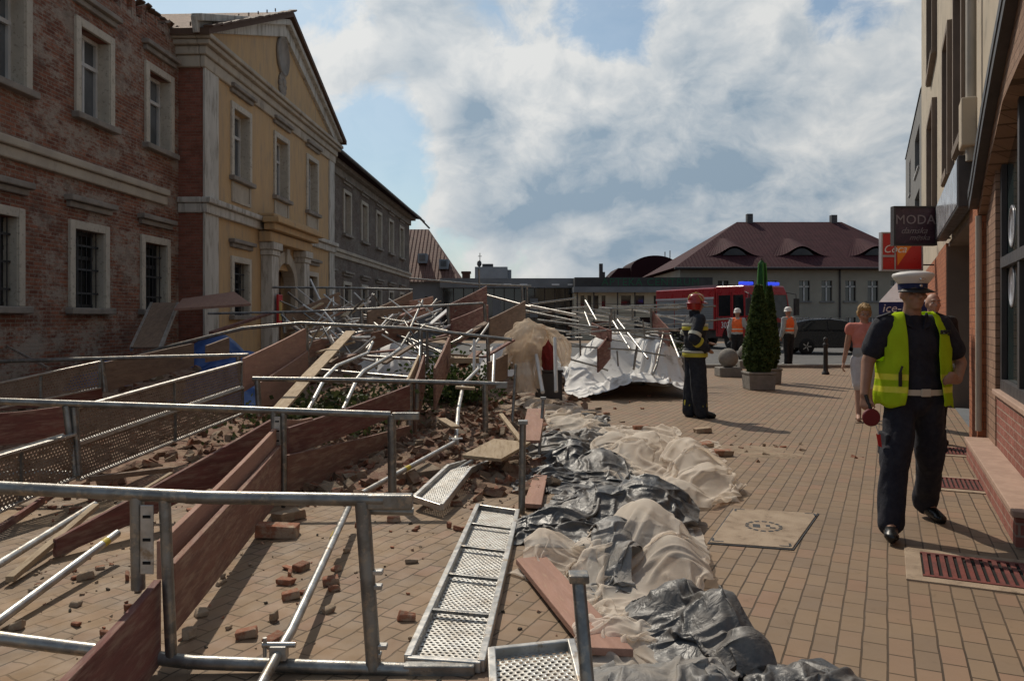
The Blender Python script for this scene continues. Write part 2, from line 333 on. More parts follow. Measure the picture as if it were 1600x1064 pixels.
mk('white_paint', (.68, .66, .63), rough=.5, rand=0)
mk('leather_white', (.55, .49, .40), rough=.5, rand=0)
mk('leather_black', (.012, .011, .011), rough=.28, rand=0)
mk('helmet_red', (.34, .022, .018), rough=.22, coat=.4, rand=0)
mk('gold', (.45, .32, .06), rough=.5, rand=0)
mk('band_blue', (.012, .022, .085), rough=.7, rand=0)
mk('coral_cloth', (.62, .23, .18), (.55, .19, .15), ns=8, rough=.85, bump=.2, bs=20, rand=0)
mk('grey_cloth', (.36, .38, .38), (.30, .32, .33), ns=8, rough=.85, bump=.2, bs=20, rand=0)
mk('white_cloth', (.58, .56, .56), (.50, .48, .49), ns=8, rough=.85, bump=.25, bs=20, rand=0)
mk('hair_blonde', (.42, .27, .12), (.34, .21, .09), ns=24, rough=.7, rand=0, bump=.4, bs=60)
mk('hair_grey', (.12, .10, .085), rough=.8, rand=0)
mk('disc_red', (.16, .015, .02), rough=.6, rand=0)
mk('sign_plum', (.055, .030, .040), (.075, .036, .048), ns=7, rough=.35, rand=0, c3=(.11, .055, .075), ns3=10)
mk('sign_letter', (.30, .24, .24), rough=.5, rand=0)
mk('sign_pale', (.40, .40, .42), (.30, .30, .33), ns=2, rough=.2, rand=0)
mk('cola_red', (.48, .022, .024), rough=.35, rand=0)
mk('cola_orange', (.80, .24, .02), rough=.4, rand=0)
mk('letter_white', (.75, .75, .74), rough=.5, rand=0)
mk('letter_green', (.02, .115, .06), rough=.5, rand=0)
mk('letter_black', (.02, .02, .02), rough=.5, rand=0)
mk('valance_blue', (.022, .035, .14), rough=.8, rand=0)
mk('parasol_green', (.025, .11, .03), (.018, .08, .022), ns=5, rough=.8, rand=0)
mk('parasol_light', (.07, .24, .05), rough=.8, rand=0)
mk('downpipe', (.42, .38, .32), rough=.5, rand=0)
def mat_plastic(name, c, dust, da, rough):
    m = bpy.data.materials.new(name); m.use_nodes = True; t = NT(m.node_tree); MATS[name] = m
    ob = t.n('ShaderNodeTexCoord').outputs['Object']
    df = t.math('MULTIPLY', t.mrange(t.noise(ob, 5.0, 8, .7), .42, .66), da)
    col = t.mix(df, c, dust)
    wv = t.n('ShaderNodeTexNoise', {'Vector': ob, 'Scale': 6.0, 'Detail': 2.0}).outputs['Color']
    ow = t.n('ShaderNodeVectorMath', {0: ob, 1: t.n('ShaderNodeVectorMath', {0: wv, 'Scale': .22}, operation='SCALE').outputs[0]}, operation='ADD').outputs[0]
    r1 = t.math('ABSOLUTE', t.math('SUBTRACT', t.noise(ow, 7.0, 3, .5), .5)); r2 = t.math('ABSOLUTE', t.math('SUBTRACT', t.noise(ow, 17.0, 3, .55), .5))
    h = t.math('ADD', r1, t.math('MULTIPLY', r2, .5))
    p = t.n('ShaderNodeBsdfPrincipled', {'Base Color': col, 'Specular IOR Level': .5})
    t.t.links.new(t.math('ADD', rough, t.math('MULTIPLY', df, .45), True), p.inputs['Roughness'])
    b = t.n('ShaderNodeBump', {'Strength': .38, 'Distance': .05, 'Height': h}); t.t.links.new(b.outputs[0], p.inputs['Normal'])
    t.n('ShaderNodeOutputMaterial', {0: p.outputs[0]})
mat_plastic('black_plastic', (.046, .046, .047), (.27, .23, .19), .50, .43)
mat_plastic('grey_plastic', (.15, .145, .138), (.36, .31, .255), .6, .52)
m_ = bpy.data.materials.new('beacon_blue'); m_.use_nodes = True; t_ = NT(m_.node_tree); MATS['beacon_blue'] = m_
pp_ = t_.n('ShaderNodeBsdfPrincipled', {'Base Color': rgb((.02, .04, .6)), 'Roughness': .2, 'Emission Color': rgb((.05, .10, 1.0)), 'Emission Strength': 0.7})
t_.n('ShaderNodeOutputMaterial', {0: pp_.outputs[0]})
M = MATS
# ------------------------------------------------------------------ mesh helpers
class MB:
    def __init__(s): s.v = []; s.f = []; s.uv = []; s.sm = []; s.mi = []
    def add(s, vs, fs, smooth=False, mi=0, uvs=None):
        o = len(s.v); s.v += [Vector(v) for v in vs]
        for k, f in enumerate(fs):
            s.f.append([i+o for i in f]); s.sm.append(smooth); s.mi.append(mi); s.uv.append(uvs[k] if uvs else None)
        return s
    def hexa(s, c, mi=0):      # 8 corners: 0-3 bottom loop, 4-7 top loop
        return s.add(c, [(3, 2, 1, 0), (4, 5, 6, 7), (0, 1, 5, 4), (1, 2, 6, 5), (2, 3, 7, 6), (3, 0, 4, 7)], mi=mi)
    def box(s, c, d, rot=None, mi=0):
        c = Vector(c); hx, hy, hz = d[0]/2, d[1]/2, d[2]/2
        M3 = Matrix.Identity(3) if rot is None else (Matrix.Rotation(rot, 3, 'Z') if isinstance(rot, (int, float)) else rot)
        pts = [c+M3@Vector(p) for p in ((-hx, -hy, -hz), (hx, -hy, -hz), (hx, hy, -hz), (-hx, hy, -hz), (-hx, -hy, hz), (hx, -hy, hz), (hx, hy, hz), (-hx, hy, hz))]
        return s.hexa(pts, mi)
    def b2(s, a, b, mi=0):     # box by two corners
        a = Vector(a); b = Vector(b); d = b-a
        return s.box((a+b)/2, (abs(d.x), abs(d.y), abs(d.z)), mi=mi)
    def bar(s, p0, p1, w, h, up=(0, 0, 1), mi=0):
        p0 = Vector(p0); p1 = Vector(p1); d = (p1-p0).normalized(); up = Vector(up)
        if abs(d.dot(up)) > .98: up = Vector((0, 1, 0))
        x = d.cross(up).normalized()*w/2; y = x.cross(d).normalized()*h/2
        return s.hexa([p0-x-y, p0+x-y, p0+x+y, p0-x+y, p1-x-y, p1+x-y, p1+x+y, p1-x+y], mi)
    def path(s, pts, r, n=10, mi=0, cap=True, smooth=True):
        pts = [Vector(p) for p in pts]; m = len(pts); rs = r if hasattr(r, '__len__') else [r]*m
        vs = []; prev = None
        for i, p in enumerate(pts):
            d = (pts[min(i+1, m-1)]-pts[max(i-1, 0)]).normalized()
            if prev is None:
                a = Vector((0, 0, 1)) if abs(d.z) < .9 else Vector((1, 0, 0)); x = d.cross(a).normalized()
            else: x = (prev-d*prev.dot(d)).normalized()
            prev = x; y = d.cross(x)
            for k in range(n):
                t = 2*math.pi*k/n; vs.append(p+(x*math.cos(t)+y*math.sin(t))*rs[i])
        fs = [(i*n+k, i*n+(k+1) % n, (i+1)*n+(k+1) % n, (i+1)*n+k) for i in range(m-1) for k in range(n)]
        s.add(vs, fs, smooth, mi)
        if cap:
            s.add(vs[:n], [tuple(range(n))[::-1]], False, mi); s.add(vs[-n:], [tuple(range(n))], False, mi)
        return s
    def tube(s, a, b, r, n=10, mi=0): return s.path([a, b], r, n, mi)
    def lathe(s, prof, c=(0, 0, 0), n=20, mi=0, sx=1, sy=1, smooth=True):
        c = Vector(c); vs = []; m = len(prof)
        for r, z in prof:
            for k in range(n):
                t = 2*math.pi*k/n; vs.append(c+Vector((r*sx*math.cos(t), r*sy*math.sin(t), z)))
        fs = [(i*n+k, i*n+(k+1) % n, (i+1)*n+(k+1) % n, (i+1)*n+k) for i in range(m-1) for k in range(n)]
        s.add(vs, fs, smooth, mi)
        s.add(vs[:n], [tuple(range(n))[::-1]], False, mi); s.add(vs[-n:], [tuple(range(n))], False, mi)
        return s
    def prism(s, poly, a, b, mi=0):   # poly: list of Vector, swept from +a to +b (offset vectors)
        n = len(poly); a = Vector(a); b = Vector(b); vs = [Vector(p)+a for p in poly]+[Vector(p)+b for p in poly]
        fs = [tuple(range(n))[::-1], tuple(range(n, 2*n))]+[(k, (k+1) % n, n+(k+1) % n, n+k) for k in range(n)]
        return s.add(vs, fs, False, mi)
    def ell(s, c, r, rot=None, n=14, m=9, mi=0):
        c = Vector(c); vs = []; M3 = rot or Matrix.Identity(3)
        for i in range(m+1):
            ph = math.pi*i/m
            rr = max(math.sin(ph), .02)
            for k in range(n):
                t = 2*math.pi*k/n
                vs.append(c+M3@Vector((r[0]*rr*math.cos(t), r[1]*rr*math.sin(t), -r[2]*math.cos(ph))))
        fs = [(i*n+k, i*n+(k+1) % n, (i+1)*n+(k+1) % n, (i+1)*n+k) for i in range(m) for k in range(n)]
        s.add(vs, fs, True, mi); s.add(vs[:n], [tuple(range(n))[::-1]], True, mi); s.add(vs[-n:], [tuple(range(n))], True, mi)
        return s
    def cone(s, a, b, ra, rb, n=14, mi=0):  # closed round cone
        a = Vector(a); b = Vector(b); d = (b-a).normalized(); pts = []; rs = []
        for k in range(5):
            t = math.pi/2*(1-k/4); pts.append(a-d*ra*math.sin(t)*1.0); rs.append(max(ra*math.cos(t), .001))
        for k in range(5):
            t = math.pi/2*k/4; pts.append(b+d*rb*math.sin(t)); rs.append(max(rb*math.cos(t), .001))
        return s.path(pts, rs, n, mi)
    def mesh(s, name, org=(0, 0, 0)):
        org = Vector(org); me = bpy.data.meshes.new(name)
        me.from_pydata([tuple(v-org) for v in s.v], [], s.f)
        me.polygons.foreach_set('use_smooth', s.sm); me.polygons.foreach_set('material_index', s.mi)
        if any(u is not None for u in s.uv):
            l = me.uv_layers.new(name='UVMap'); k = 0
            for f, u in zip(s.f, s.uv):
                for j in range(len(f)):
                    l.data[k].uv = u[j] if u else (0, 0); k += 1
        me.update(); return me

ORG = {}
def link(name, me, mats, parent=None, loc=None):
    o = bpy.data.objects.new(name, me); COL.objects.link(o)
    for m in (mats if isinstance(mats, (list, tuple)) else [mats]): me.materials.append(M[m] if isinstance(m, str) else m)
    if parent is not None: o.parent = parent; ORG[o] = ORG.get(parent, Vector())
    if loc is not None: o.location = loc; ORG[o] = Vector(loc)
    return o
def build(name, mb, mats, parent=None, bevel=0, org=None, seg=2):
    """link a MB as one mesh object; a top-level one gets its origin at its foot"""
    if parent is not None: o = link(name, mb.mesh(name, ORG.get(parent, Vector())), mats, parent)
    else:
        if org is None:
            n = len(mb.v); c = sum(mb.v, Vector())/n; org = Vector((c.x, c.y, min(v.z for v in mb.v)))
        o = link(name, mb.mesh(name, org), mats, None, org)
    if bevel:
        b = o.modifiers.new('bevel', 'BEVEL'); b.width = bevel; b.segments = seg; b.limit_method = 'ANGLE'; b.angle_limit = R(40)
    return o
def tag(o, label=None, cat=None, group=None, kind=None):
    for k, v in (('label', label), ('category', cat), ('group', group), ('kind', kind)):
        if v: o[k] = v
    return o
def thing(name, label, cat, loc=(0, 0, 0), rz=0.0, group=None, local=False):
    o = bpy.data.objects.new(name, None); COL.objects.link(o); o.location = loc; o.rotation_euler = (0, 0, rz); o.empty_display_size = .1
    ORG[o] = Vector() if local else Vector(loc)
    return tag(o, label, cat, group)
def kids(o): return [c for c in list(COL.objects) if c.parent == o]
def copy_tree(o, parent=None):
    c = o.copy(); COL.objects.link(c)
    if parent is not None: c.parent = parent
    ORG[c] = ORG.get(o, Vector())
    for ch in list(o.children): copy_tree(ch, c)
    return c
def text_mesh(txt, size, depth=.004, shear=0.0, font_w=1.0):
    cu = bpy.data.curves.new('t', 'FONT'); cu.body = txt; cu.size = size; cu.extrude = depth; cu.shear = shear; cu.align_x = 'CENTER'; cu.align_y = 'CENTER'
    cu.space_character = font_w; cu.resolution_u = 3
    ob = bpy.data.objects.new('t', cu); COL.objects.link(ob)
    dg = bpy.context.evaluated_depsgraph_get(); me = bpy.data.meshes.new_from_object(ob.evaluated_get(dg))
    bpy.data.objects.remove(ob); return me
def text(name, txt, size, mat, parent, mtx, depth=.004, shear=0.0, font_w=1.0):
    me = text_mesh(txt, size, depth, shear, font_w); me.name = name; me.materials.clear(); me.transform(mtx)
    return link(name, me, mat, parent)
def axes(x, y, z, o=(0, 0, 0)):
    m = Matrix.Identity(4)
    for i, a in enumerate((x, y, z)):
        for j in range(3): m[j][i] = a[j]
    for j in range(3): m[j][3] = o[j]
    return m
def remesh(name, mb, voxel, mats, parent, smooth=4, fac=.5, org=None, paint=None, disp=None):
    """grow ONE continuous skin over overlapping closed shapes"""
    o_ = ORG.get(parent, Vector()) if parent is not None else Vector(org or (0, 0, 0))
    me = mb.mesh(name, o_); tmp = bpy.data.objects.new('tmp', me); COL.objects.link(tmp)
    r = tmp.modifiers.new('r', 'REMESH'); r.mode = 'VOXEL'; r.voxel_size = voxel; r.use_smooth_shade = True
    if smooth: s_ = tmp.modifiers.new('s', 'SMOOTH'); s_.factor = fac; s_.iterations = smooth
    dg = bpy.context.evaluated_depsgraph_get(); out = bpy.data.meshes.new_from_object(tmp.evaluated_get(dg))
    bpy.data.objects.remove(tmp); bpy.data.meshes.remove(me); out.name = name; out.materials.clear()
    if disp:
        for v in out.vertices: v.co = v.co+disp(v.co, v.normal)
    out.polygons.foreach_set('use_smooth', [True]*len(out.polygons))
    if paint: out.polygons.foreach_set('material_index', [paint(p.center) for p in out.polygons])
    return link(name, out, mats, parent, None if parent is not None else org)

# wall with real openings; local x along, z up, wall front at y=y0, openings (x0,x1,z0,z1)
def wall_holes(mb, x0, x1, z0, z1, y0, holes, rev, mi=0, sgn=1):
    xs = sorted({x0, x1, *[h[0] for h in holes], *[h[1] for h in holes]}); zs = sorted({z0, z1, *[h[2] for h in holes], *[h[3] for h in holes]})
    xs = [x for x in xs if x0 <= x <= x1]; zs = [z for z in zs if z0 <= z <= z1]
    for i in range(len(xs)-1):
        for j in range(len(zs)-1):
            cx = (xs[i]+xs[i+1])/2; cz = (zs[j]+zs[j+1])/2
            if any(h[0] < cx < h[1] and h[2] < cz < h[3] for h in holes): continue
            q = [(xs[i], y0, zs[j]), (xs[i+1], y0, zs[j]), (xs[i+1], y0, zs[j+1]), (xs[i], y0, zs[j+1])]
            mb.add(q, [(0, 1, 2, 3) if sgn > 0 else (3, 2, 1, 0)], mi=mi)
    y1 = y0+rev*sgn
    for h in holes:
        a, b, c, d = h[:4]
        for q in ([(a, y0, c), (a, y1, c), (a, y1, d), (a, y0, d)], [(b, y0, c), (b, y0, d), (b, y1, d), (b, y1, c)],
                  [(a, y0, c), (b, y0, c), (b, y1, c), (a, y1, c)], [(a, y0, d), (a, y1, d), (b, y1, d), (b, y0, d)]):
            mb.add(q, [(0, 1, 2, 3)], mi=mi)
def quad_uv(mb, q, smooth=False, mi=0):
    q = [Vector(p) for p in q]; ux = (q[1]-q[0]).normalized(); n = ux.cross(q[-1]-q[0]).normalized(); uy = n.cross(ux)
    uv = [((p-q[0]).dot(ux), (p-q[0]).dot(uy)) for p in q]
    mb.add(q, [tuple(range(len(q)))], smooth, mi, [uv])
# ================================================================== ground, road
g = MB()
xs = [-400, -60, -20, 0, 20, 60, 400]; ys = [-40, 0, 10, 30, 80, 900]
g.add([(x, y, 0) for y in ys for x in xs], [(j*7+i, j*7+i+1, (j+1)*7+i+1, (j+1)*7+i) for j in range(5) for i in range(6)])
tag(link('pavement', g.mesh('pavement'), 'pavers'), kind='structure')
g = MB(); g.add([(5.5, 24.2, .004), (40, 24.2, .004), (40, 48, .004), (-4, 48, .004), (-4, 33, .004)], [(0, 1, 2, 3, 4)])
tag(link('road', g.mesh('road'), 'asphalt'), kind='structure')
g = MB(); g.b2((5.5, 23.9, 0), (12.0, 24.2, .10)); tag(build('kerb', g, 'concrete', bevel=.02), kind='structure')

# ================================================================== old town building on the left
tb = thing('old_building', 'long two storey old town building with bare brick wings and a yellow gabled centre', 'building', (-8.7, 0, 0), math.atan2(1, .041), local=True)
WY = .65      # wings stand back from the yellow centre
def win(u0, u1, z0, z1, y0, fw=.17, hood=True, grille=False, board=False, panel=False, rev=.34):
    s = MB()          # moulded surround
    s.b2((u0, y0-.06, z0), (u0+fw, y0+.03, z1)); s.b2((u1-fw, y0-.06, z0), (u1, y0+.03, z1)); s.b2((u0+fw, y0-.06, z1-fw), (u1-fw, y0+.03, z1))
    s.b2((u0+fw-.04, y0-.03, z0), (u0+fw+.01, y0+rev, z1-fw)); s.b2((u1-fw-.01, y0-.03, z0), (u1-fw+.04, y0+rev, z1-fw))
    o = build('window', s, 'window_frame_paint', tb, bevel=.012)
    a, b, t = u0+fw+.01, u1-fw-.01, z1-fw; yg = y0+rev-.08
    p = MB(); p.b2((a, yg+.03, z0), (b, yg+.05, t)); build('pane', p, 'board_tan' if board else ('dark_glass' if grille else 'window_glass'), o)
    if not board:
        f = MB(); zt = z0+(t-z0)*.66
        for xx in (a+.035, (a+b)/2, b-.035): f.b2((xx-.035, yg-.03, z0), (xx+.035, yg+.028, t))
        for z in (z0+.04, zt, t-.04): f.b2((a, yg-.04, z-.04), (b, yg+.02, z+.04))
        build('sash', f, 'sash_white' if not grille else 'dark_iron', o)
    si = MB(); si.b2((u0-.08, y0-.16, z0-.13), (u1+.08, y0+.06, z0-.002)); build('sill', si, 'grey_stone', o, bevel=.02)
    if hood:
        h = MB(); h.b2((u0-.12, y0-.18, z1+.36), (u1+.12, y0+.02, z1+.47)); h.b2((u0-.05, y0-.09, z1+.24), (u1+.05, y0+.02, z1+.357)); build('hood_moulding', h, 'grey_stone', o, bevel=.02)
    if grille:
        gr = MB()
        n = 6
        for k in range(n): xx = a+(b-a)*(k+.5)/n; gr.tube((xx, y0+.10, z0), (xx, y0+.10, t), .012, 6)
        for z in (z0+.3, (z0+t)/2, t-.3): gr.bar((a, y0+.10, z), (b, y0+.10, z), .01, .04)
        build('grille', gr, 'dark_iron', o)
    if panel:
        q = MB(); zc, zb = z0-.16, z0-.72
        q.b2((u0+.05, y0-.05, zb), (u0+.17, y0+.02, zc)); q.b2((u1-.17, y0-.05, zb), (u1-.05, y0+.02, zc)); q.b2((u0+.17, y0-.05, zb), (u1-.17, y0+.02, zb+.1))
        q.b2((u0+.17, y0-.02, zb+.1), (u1-.17, y0+.02, zc)); build('apron_panel', q, 'pale_plaster', o, bevel=.01)
    return (u0+fw, u1-fw, z0, z1-fw)

# --- brick wing (nearest)
holes = []
for u in (7.36, 10.1, 12.84, 15.58, 18.32):
    holes.append(win(u, u+1.40, 5.62, 7.55, WY))
    holes.append(win(u-.2, u+1.20, 1.72, 3.46, WY, grille=True))
wl = MB(); wall_holes(wl, 2.0, 20.06, 0, 8.3, WY, holes, .34); build('brick_wall', wl, 'old_brick', tb)['label'] = 'bare weathered brick wing wall with plaster remains'
# broken wall head where the roof edge came down
j = MB(); rj = random.Random(3); u = 2.0
while u < 19.9:
    l = min(rj.uniform(.16, .5), 20-u); torn = 14.6 < u < 18.7
    hh = (rj.choice([.02, .05, .15, .30, .42]) if torn else .36)+rj.uniform(0, .14)
    j.hexa([Vector(p) for p in ((u, WY+.003, 8.3), (u+l, WY+.003, 8.3), (u+l, WY+.45, 8.3), (u, WY+.45, 8.3), (u+.02, WY+.01, 8.3+hh), (u+l-.02, WY+.02, 8.3+hh+rj.uniform(-.1, .08)), (u+l, WY+.45, 8.3+hh), (u, WY+.45, 8.3+hh))]); u += l
rj = random.Random(13)
for k in range(60): j.box((rj.uniform(14.4, 19.8), WY+rj.uniform(.05, .4), 8.35+rj.uniform(.05, .55)), (.25, .12, .07), Euler((rj.uniform(-.5, .5), rj.uniform(-.5, .5), rj.uniform(0, 3))).to_matrix())
build('broken_wall_head', j, 'old_brick', tb)
s = MB(); s.b2((2, WY-.16, 4.50), (19.3, WY+.02, 4.66)); s.b2((2, WY-.09, 4.28), (19.3, WY+.02, 4.497)); build('string_course', s, 'pale_plaster', tb, bevel=.03)
r = MB()
quad_uv(r, [(2, WY+.15, 8.85), (14.8, WY+.15, 8.85), (15.6, WY+5.5, 12.6), (2, WY+5.5, 12.6)]); quad_uv(r, [(14.8, WY+1.5, 9.80), (18.5, WY+1.2, 9.60), (18.5, WY+5.5, 12.6), (15.6, WY+5.5, 12.6)]); quad_uv(r, [(18.5, WY+.3, 8.95), (20.4, WY+.1, 8.82), (20.4, WY+5.5, 12.6), (18.5, WY+5.5, 12.6)])
rf = build('roof', r, 'roof_tile', tb); rf['label'] = 'torn tiled roof edge of the brick wing'
rm = MB(); rm.hexa([Vector(p) for p in ((14.9, WY+.5, 8.4), (18.4, WY+.5, 8.4), (18.4, WY+1.3, 8.4), (14.9, WY+1.3, 8.4), (14.9, WY+.9, 9.5), (18.4, WY+.75, 9.3), (18.4, WY+1.3, 9.55), (14.9, WY+1.5, 9.75))]); build('torn_membrane', rm, 'slate_membrane', rf)
ed = MB(); rj = random.Random(5); u = 2
while u < 20.3:
    if 14.8 < u < 18.5: y, z = WY+1.45-(u-14.8)*.07, 9.84-(u-14.8)*.05
    elif u < 14.8: y, z = WY+.12, 8.88
    else: y, z = WY+.27-(u-18.5)*.09, 8.98-(u-18.5)*.06
    ed.box((u, y+rj.uniform(-.08, .06), z+rj.uniform(-.03, .03)), (.2, .26, .05), Euler((R(-35)+rj.uniform(-.3, .3), rj.uniform(-.15, .15), rj.uniform(-.25, .25))).to_matrix()); u += .215
build('tile_edge', ed, 'roof_tile', rf)

# --- yellow centre
U0, U1 = 20.02, 32.4
holes = []
for u in (21.75, 25.2, 28.65): holes.append(win(u, u+1.5, 5.48, 7.55, 0, panel=True))
holes.append(win(21.75, 23.2, 1.6, 3.25, 0, grille=True)); holes.append(win(28.75, 30.1, 1.6, 3.25, 0, grille=True))
door = (25.1, 26.95, 0, 3.1)
yw = MB(); wall_holes(yw, U0+.85, U1-.75, 0, 8.05, 0, holes+[door], .5); build('yellow_wall', yw, 'ochre_plaster', tb)
rt = MB(); rt.b2((U0+.02, .012, 0), (U0+.40, WY+.01, 8.05)); build('return_wall', rt, 'old_brick_red', tb)['label'] = 'bare red brick side of the projecting centre'
for a, b in ((U0, U0+.85), (U1-.75, U1)):
    pl = MB(); pl.b2((a, -.05, 0), (b, .01, 4.22)); pl.b2((a, -.05, 4.56), (b, .01, 8.0)); build('pilaster', pl, 'white_pilaster', tb, bevel=.01)
s = MB()
s.b2((U0-.10, -.22, 4.45), (U1+.1, .02, 4.60)); s.b2((U0-.05, -.12, 4.20), (U1+.05, .02, 4.447)); s.b2((U0-.10, .022, 4.45), (U0+.03, WY, 4.60)); s.b2((U0-.05, .022, 4.20), (U0+.03, WY, 4.447)); build('string_course', s, 'white_pilaster', tb, bevel=.03)
c = MB()
for k, (z0, z1, pr) in enumerate(((7.9, 8.2, .08), (8.203, 8.42, .15), (8.423, 8.55, .26), (8.553, 8.68, .34))):
    c.b2((U0-pr, -pr, z0), (U1+pr, .05, z1)); c.b2((U0-pr, .053, z0), (U0+.2, WY+.1, z1)); c.b2((U1-.2, .053, z0), (U1+pr, WY+.1, z1))
build('cornice', c, 'pale_plaster', tb, bevel=.03)
AP = ((U0+U1)/2, 11.45)
tm = MB(); tm.prism([Vector((U0-.1, 0, 8.68)), Vector((U1+.1, 0, 8.68)), Vector((AP[0], 0, AP[1]-.1))], (0, .02, 0), (0, .4, 0)); build('pediment', tm, 'ochre_plaster', tb)
rc = MB()
for sg, ue in ((1, U0-.6), (-1, U1+.6)):
    for (w_, pr, off) in ((.40, .10, -.34), (.18, .24, -.06)):
        rc.bar((ue+sg*.02, -pr/2+.02, 8.72+off*.6+.28), (AP[0], -pr/2+.02, AP[1]+off), pr+.04, w_)
build('raking_cornice', rc, 'white_pilaster', tb, bevel=.02)
rr = MB()
for sg, ue in ((1, U0-.42), (-1, U1+.85)):
    e = Vector((ue, -.34, 8.60 if sg > 0 else 8.85)); t_ = Vector((AP[0], -.34, AP[1]+.12)); bk = Vector((0, 11, 0)); th = Vector((0, 0, .16))
    q = [e, t_, t_+bk, e+bk] if sg > 0 else [t_, e, e+bk, t_+bk]
    quad_uv(rr, [q[0]+th, q[1]+th, q[2]+th, q[3]+th]); rr.add([e, t_, t_+th, e+th], [(0, 1, 2, 3)]); rr.add([e, e+th, e+th+bk, e+bk], [(0, 1, 2, 3)]); rr.add([e, t_, t_+bk, e+bk], [(0, 1, 2, 3)])
rf2 = build('roof', rr, 'roof_tile', tb)
vt = MB(); rj = random.Random(9)
for k in range(34):
    f = (k+.5)/34; p = Vector((U0-.42, -.32, 8.80)).lerp(Vector((AP[0], -.32, AP[1]+.32)), f)
    vt.box(p, (.24, .26, .05), Euler((rj.uniform(-.08, .08), -R(25)+rj.uniform(-.1, .1), 0)).to_matrix())
    if k % 4 == 0: vt.box(p+Vector((0, .5, .05)), (.03, .03, .1))
build('verge_tiles', vt, 'roof_tile', rf2)
ck = MB(); ck.lathe([(.60, 0), (.60, .05), (.52, .07), (.50, .04), (.0, .04)], (0, 0, 0), 28); ck.v = [Vector((AP[0]-.1+v.x, .02-v.z-.02, 10.22+v.y*1.1)) for v in ck.v]; build('round_plaque', ck, 'grey_stone', tb)
em = MB(); rj = random.Random(2)
em.ell((AP[0]-.15, -.01, 9.25), (.28, .06, .32)); em.ell((AP[0]-.15, -.06, 9.32), (.13, .05, .15))
for k in range(12): a_ = k/12*6.28; em.ell((AP[0]-.15+.28*math.cos(a_), -.01, 9.25+.33*math.sin(a_)), (.10, .05, .11), n=8, m=5)
em.ell((AP[0]-.15, -.01, 8.85), (.08, .04, .16), n=8, m=5); build('coat_of_arms', em, 'grey_stone', tb)
# portal
for a, b in ((24.0, 24.75), (27.25, 28.0)):
    po = MB(); po.b2((a, -.42, 0), (b, -.002, .55)); po.b2((a+.08, -.36, .55), (b-.08, -.002, 3.45)); po.b2((a+.02, -.40, 3.453), (b-.02, -.002, 3.62)); po.b2((a-.04, -.46, 3.623), (b+.04, -.002, 3.85))
    build('portal_column', po, 'white_pilaster', tb, bevel=.02)
pe = MB()
pe.b2((23.85, -.40, 3.853), (28.15, -.002, 4.17)); pe.b2((23.7, -.58, 4.20), (28.3, -.23, 4.40)); pe.b2((23.55, -.74, 4.403), (28.45, -.24, 4.58)); pe.b2((23.7, -.55, 4.60), (28.3, -.05, 4.70))
build('portal_entablature', pe, 'ochre_plaster', tb, bevel=.03)
ar = MB(); n = 14; cu_, rz_ = 26.02, .93
pts_i = [(cu_-rz_*math.cos(math.pi*k/n), 2.55+rz_*.85*math.sin(math.pi*k/n)) for k in range(n+1)]; pts_o = [(cu_-1.22*math.cos(math.pi*k/n), 2.55+1.18*math.sin(math.pi*k/n)) for k in range(n+1)]
for k in range(n):
    q = [pts_i[k], pts_i[k+1], pts_o[k+1], pts_o[k]]
    ar.hexa([Vector((x, -.16, z)) for x, z in q]+[Vector((x, .25, z)) for x, z in q])
ar.b2((cu_-1.22, -.16, 0), (cu_-rz_, .25, 2.548)); ar.b2((cu_+rz_, -.16, 0), (cu_+1.22, .25, 2.548)); ar.b2((cu_-.14, -.24, 3.30), (cu_+.14, -.16, 3.80)); build('door_arch', ar, 'pale_plaster', tb, bevel=.012)
dr = MB(); dr.b2((25.0, .35, 0), (27.05, .40, 3.5)); do = build('door', dr, 'board_brown', tb); dm = MB(); dm.b2((25.15, .33, 2.3), (26.9, .345, 2.4)); dm.b2((26.0, .33, 0), (26.06, .345, 2.3)); build('door_bars', dm, 'dark_iron', do)
nb = MB(); nb.b2((24.25, -.50, 1.35), (24.62, -.43, 2.25)); nbo = build('notice_case', nb, 'cola_red', tb, bevel=.01); n2 = MB(); n2.b2((24.30, -.507, 1.45), (24.57, -.502, 2.05)); build('poster', n2, 'gold', nbo)

# --- far grey brick wing
holes = []
for u in (36.4, 39.95, 43.5, 47.05, 50.6):
    holes.append(win(u, u+1.55, 5.48, 7.55, WY, board=True, rev=.2)); holes.append(win(u, u+1.55, 1.55, 3.25, WY, grille=True))
holes.append(win(33.4, 34.9, 1.55, 3.25, WY, grille=True))
gw = MB(); wall_holes(gw, 32.4, 54.4, 0, 8.5, WY, holes, .34); gw.b2((54.1, WY+.01, 0), (54.39, WY+10, 8.5)); build('grey_wall', gw, 'grey_brick', tb)
s = MB(); s.b2((32.45, WY-.16, 4.50), (54.5, WY+.02, 4.66)); s.b2((32.45, WY-.09, 4.28), (54.5, WY+.02, 4.497)); build('string_course', s, 'pale_plaster', tb, bevel=.03)
c = MB(); c.b2((32.45, WY-.12, 7.95), (54.5, WY+.02, 8.3)); c.b2((32.45, WY-.40, 8.303), (54.7, WY+.02, 8.5)); build('cornice', c, 'grey_stone', tb, bevel=.03)
r = MB(); quad_uv(r, [(32.2, WY-.75, 8.58), (55.1, WY-.75, 8.58), (55.1, WY+5.5, 12.6), (32.2, WY+5.5, 12.6)]); r.add([(32.2, WY-.75, 8.45), (55.1, WY-.75, 8.45), (55.1, WY-.75, 8.58), (32.2, WY-.75, 8.58)], [(0, 1, 2, 3)]); r.add([(32.2, WY-.75, 8.45), (55.1, WY-.75, 8.45), (55.1, WY+.2, 8.53), (32.2, WY+.2, 8.53)], [(0, 1, 2, 3)])
rf3 = build('roof', r, 'roof_tile_maroon', tb)
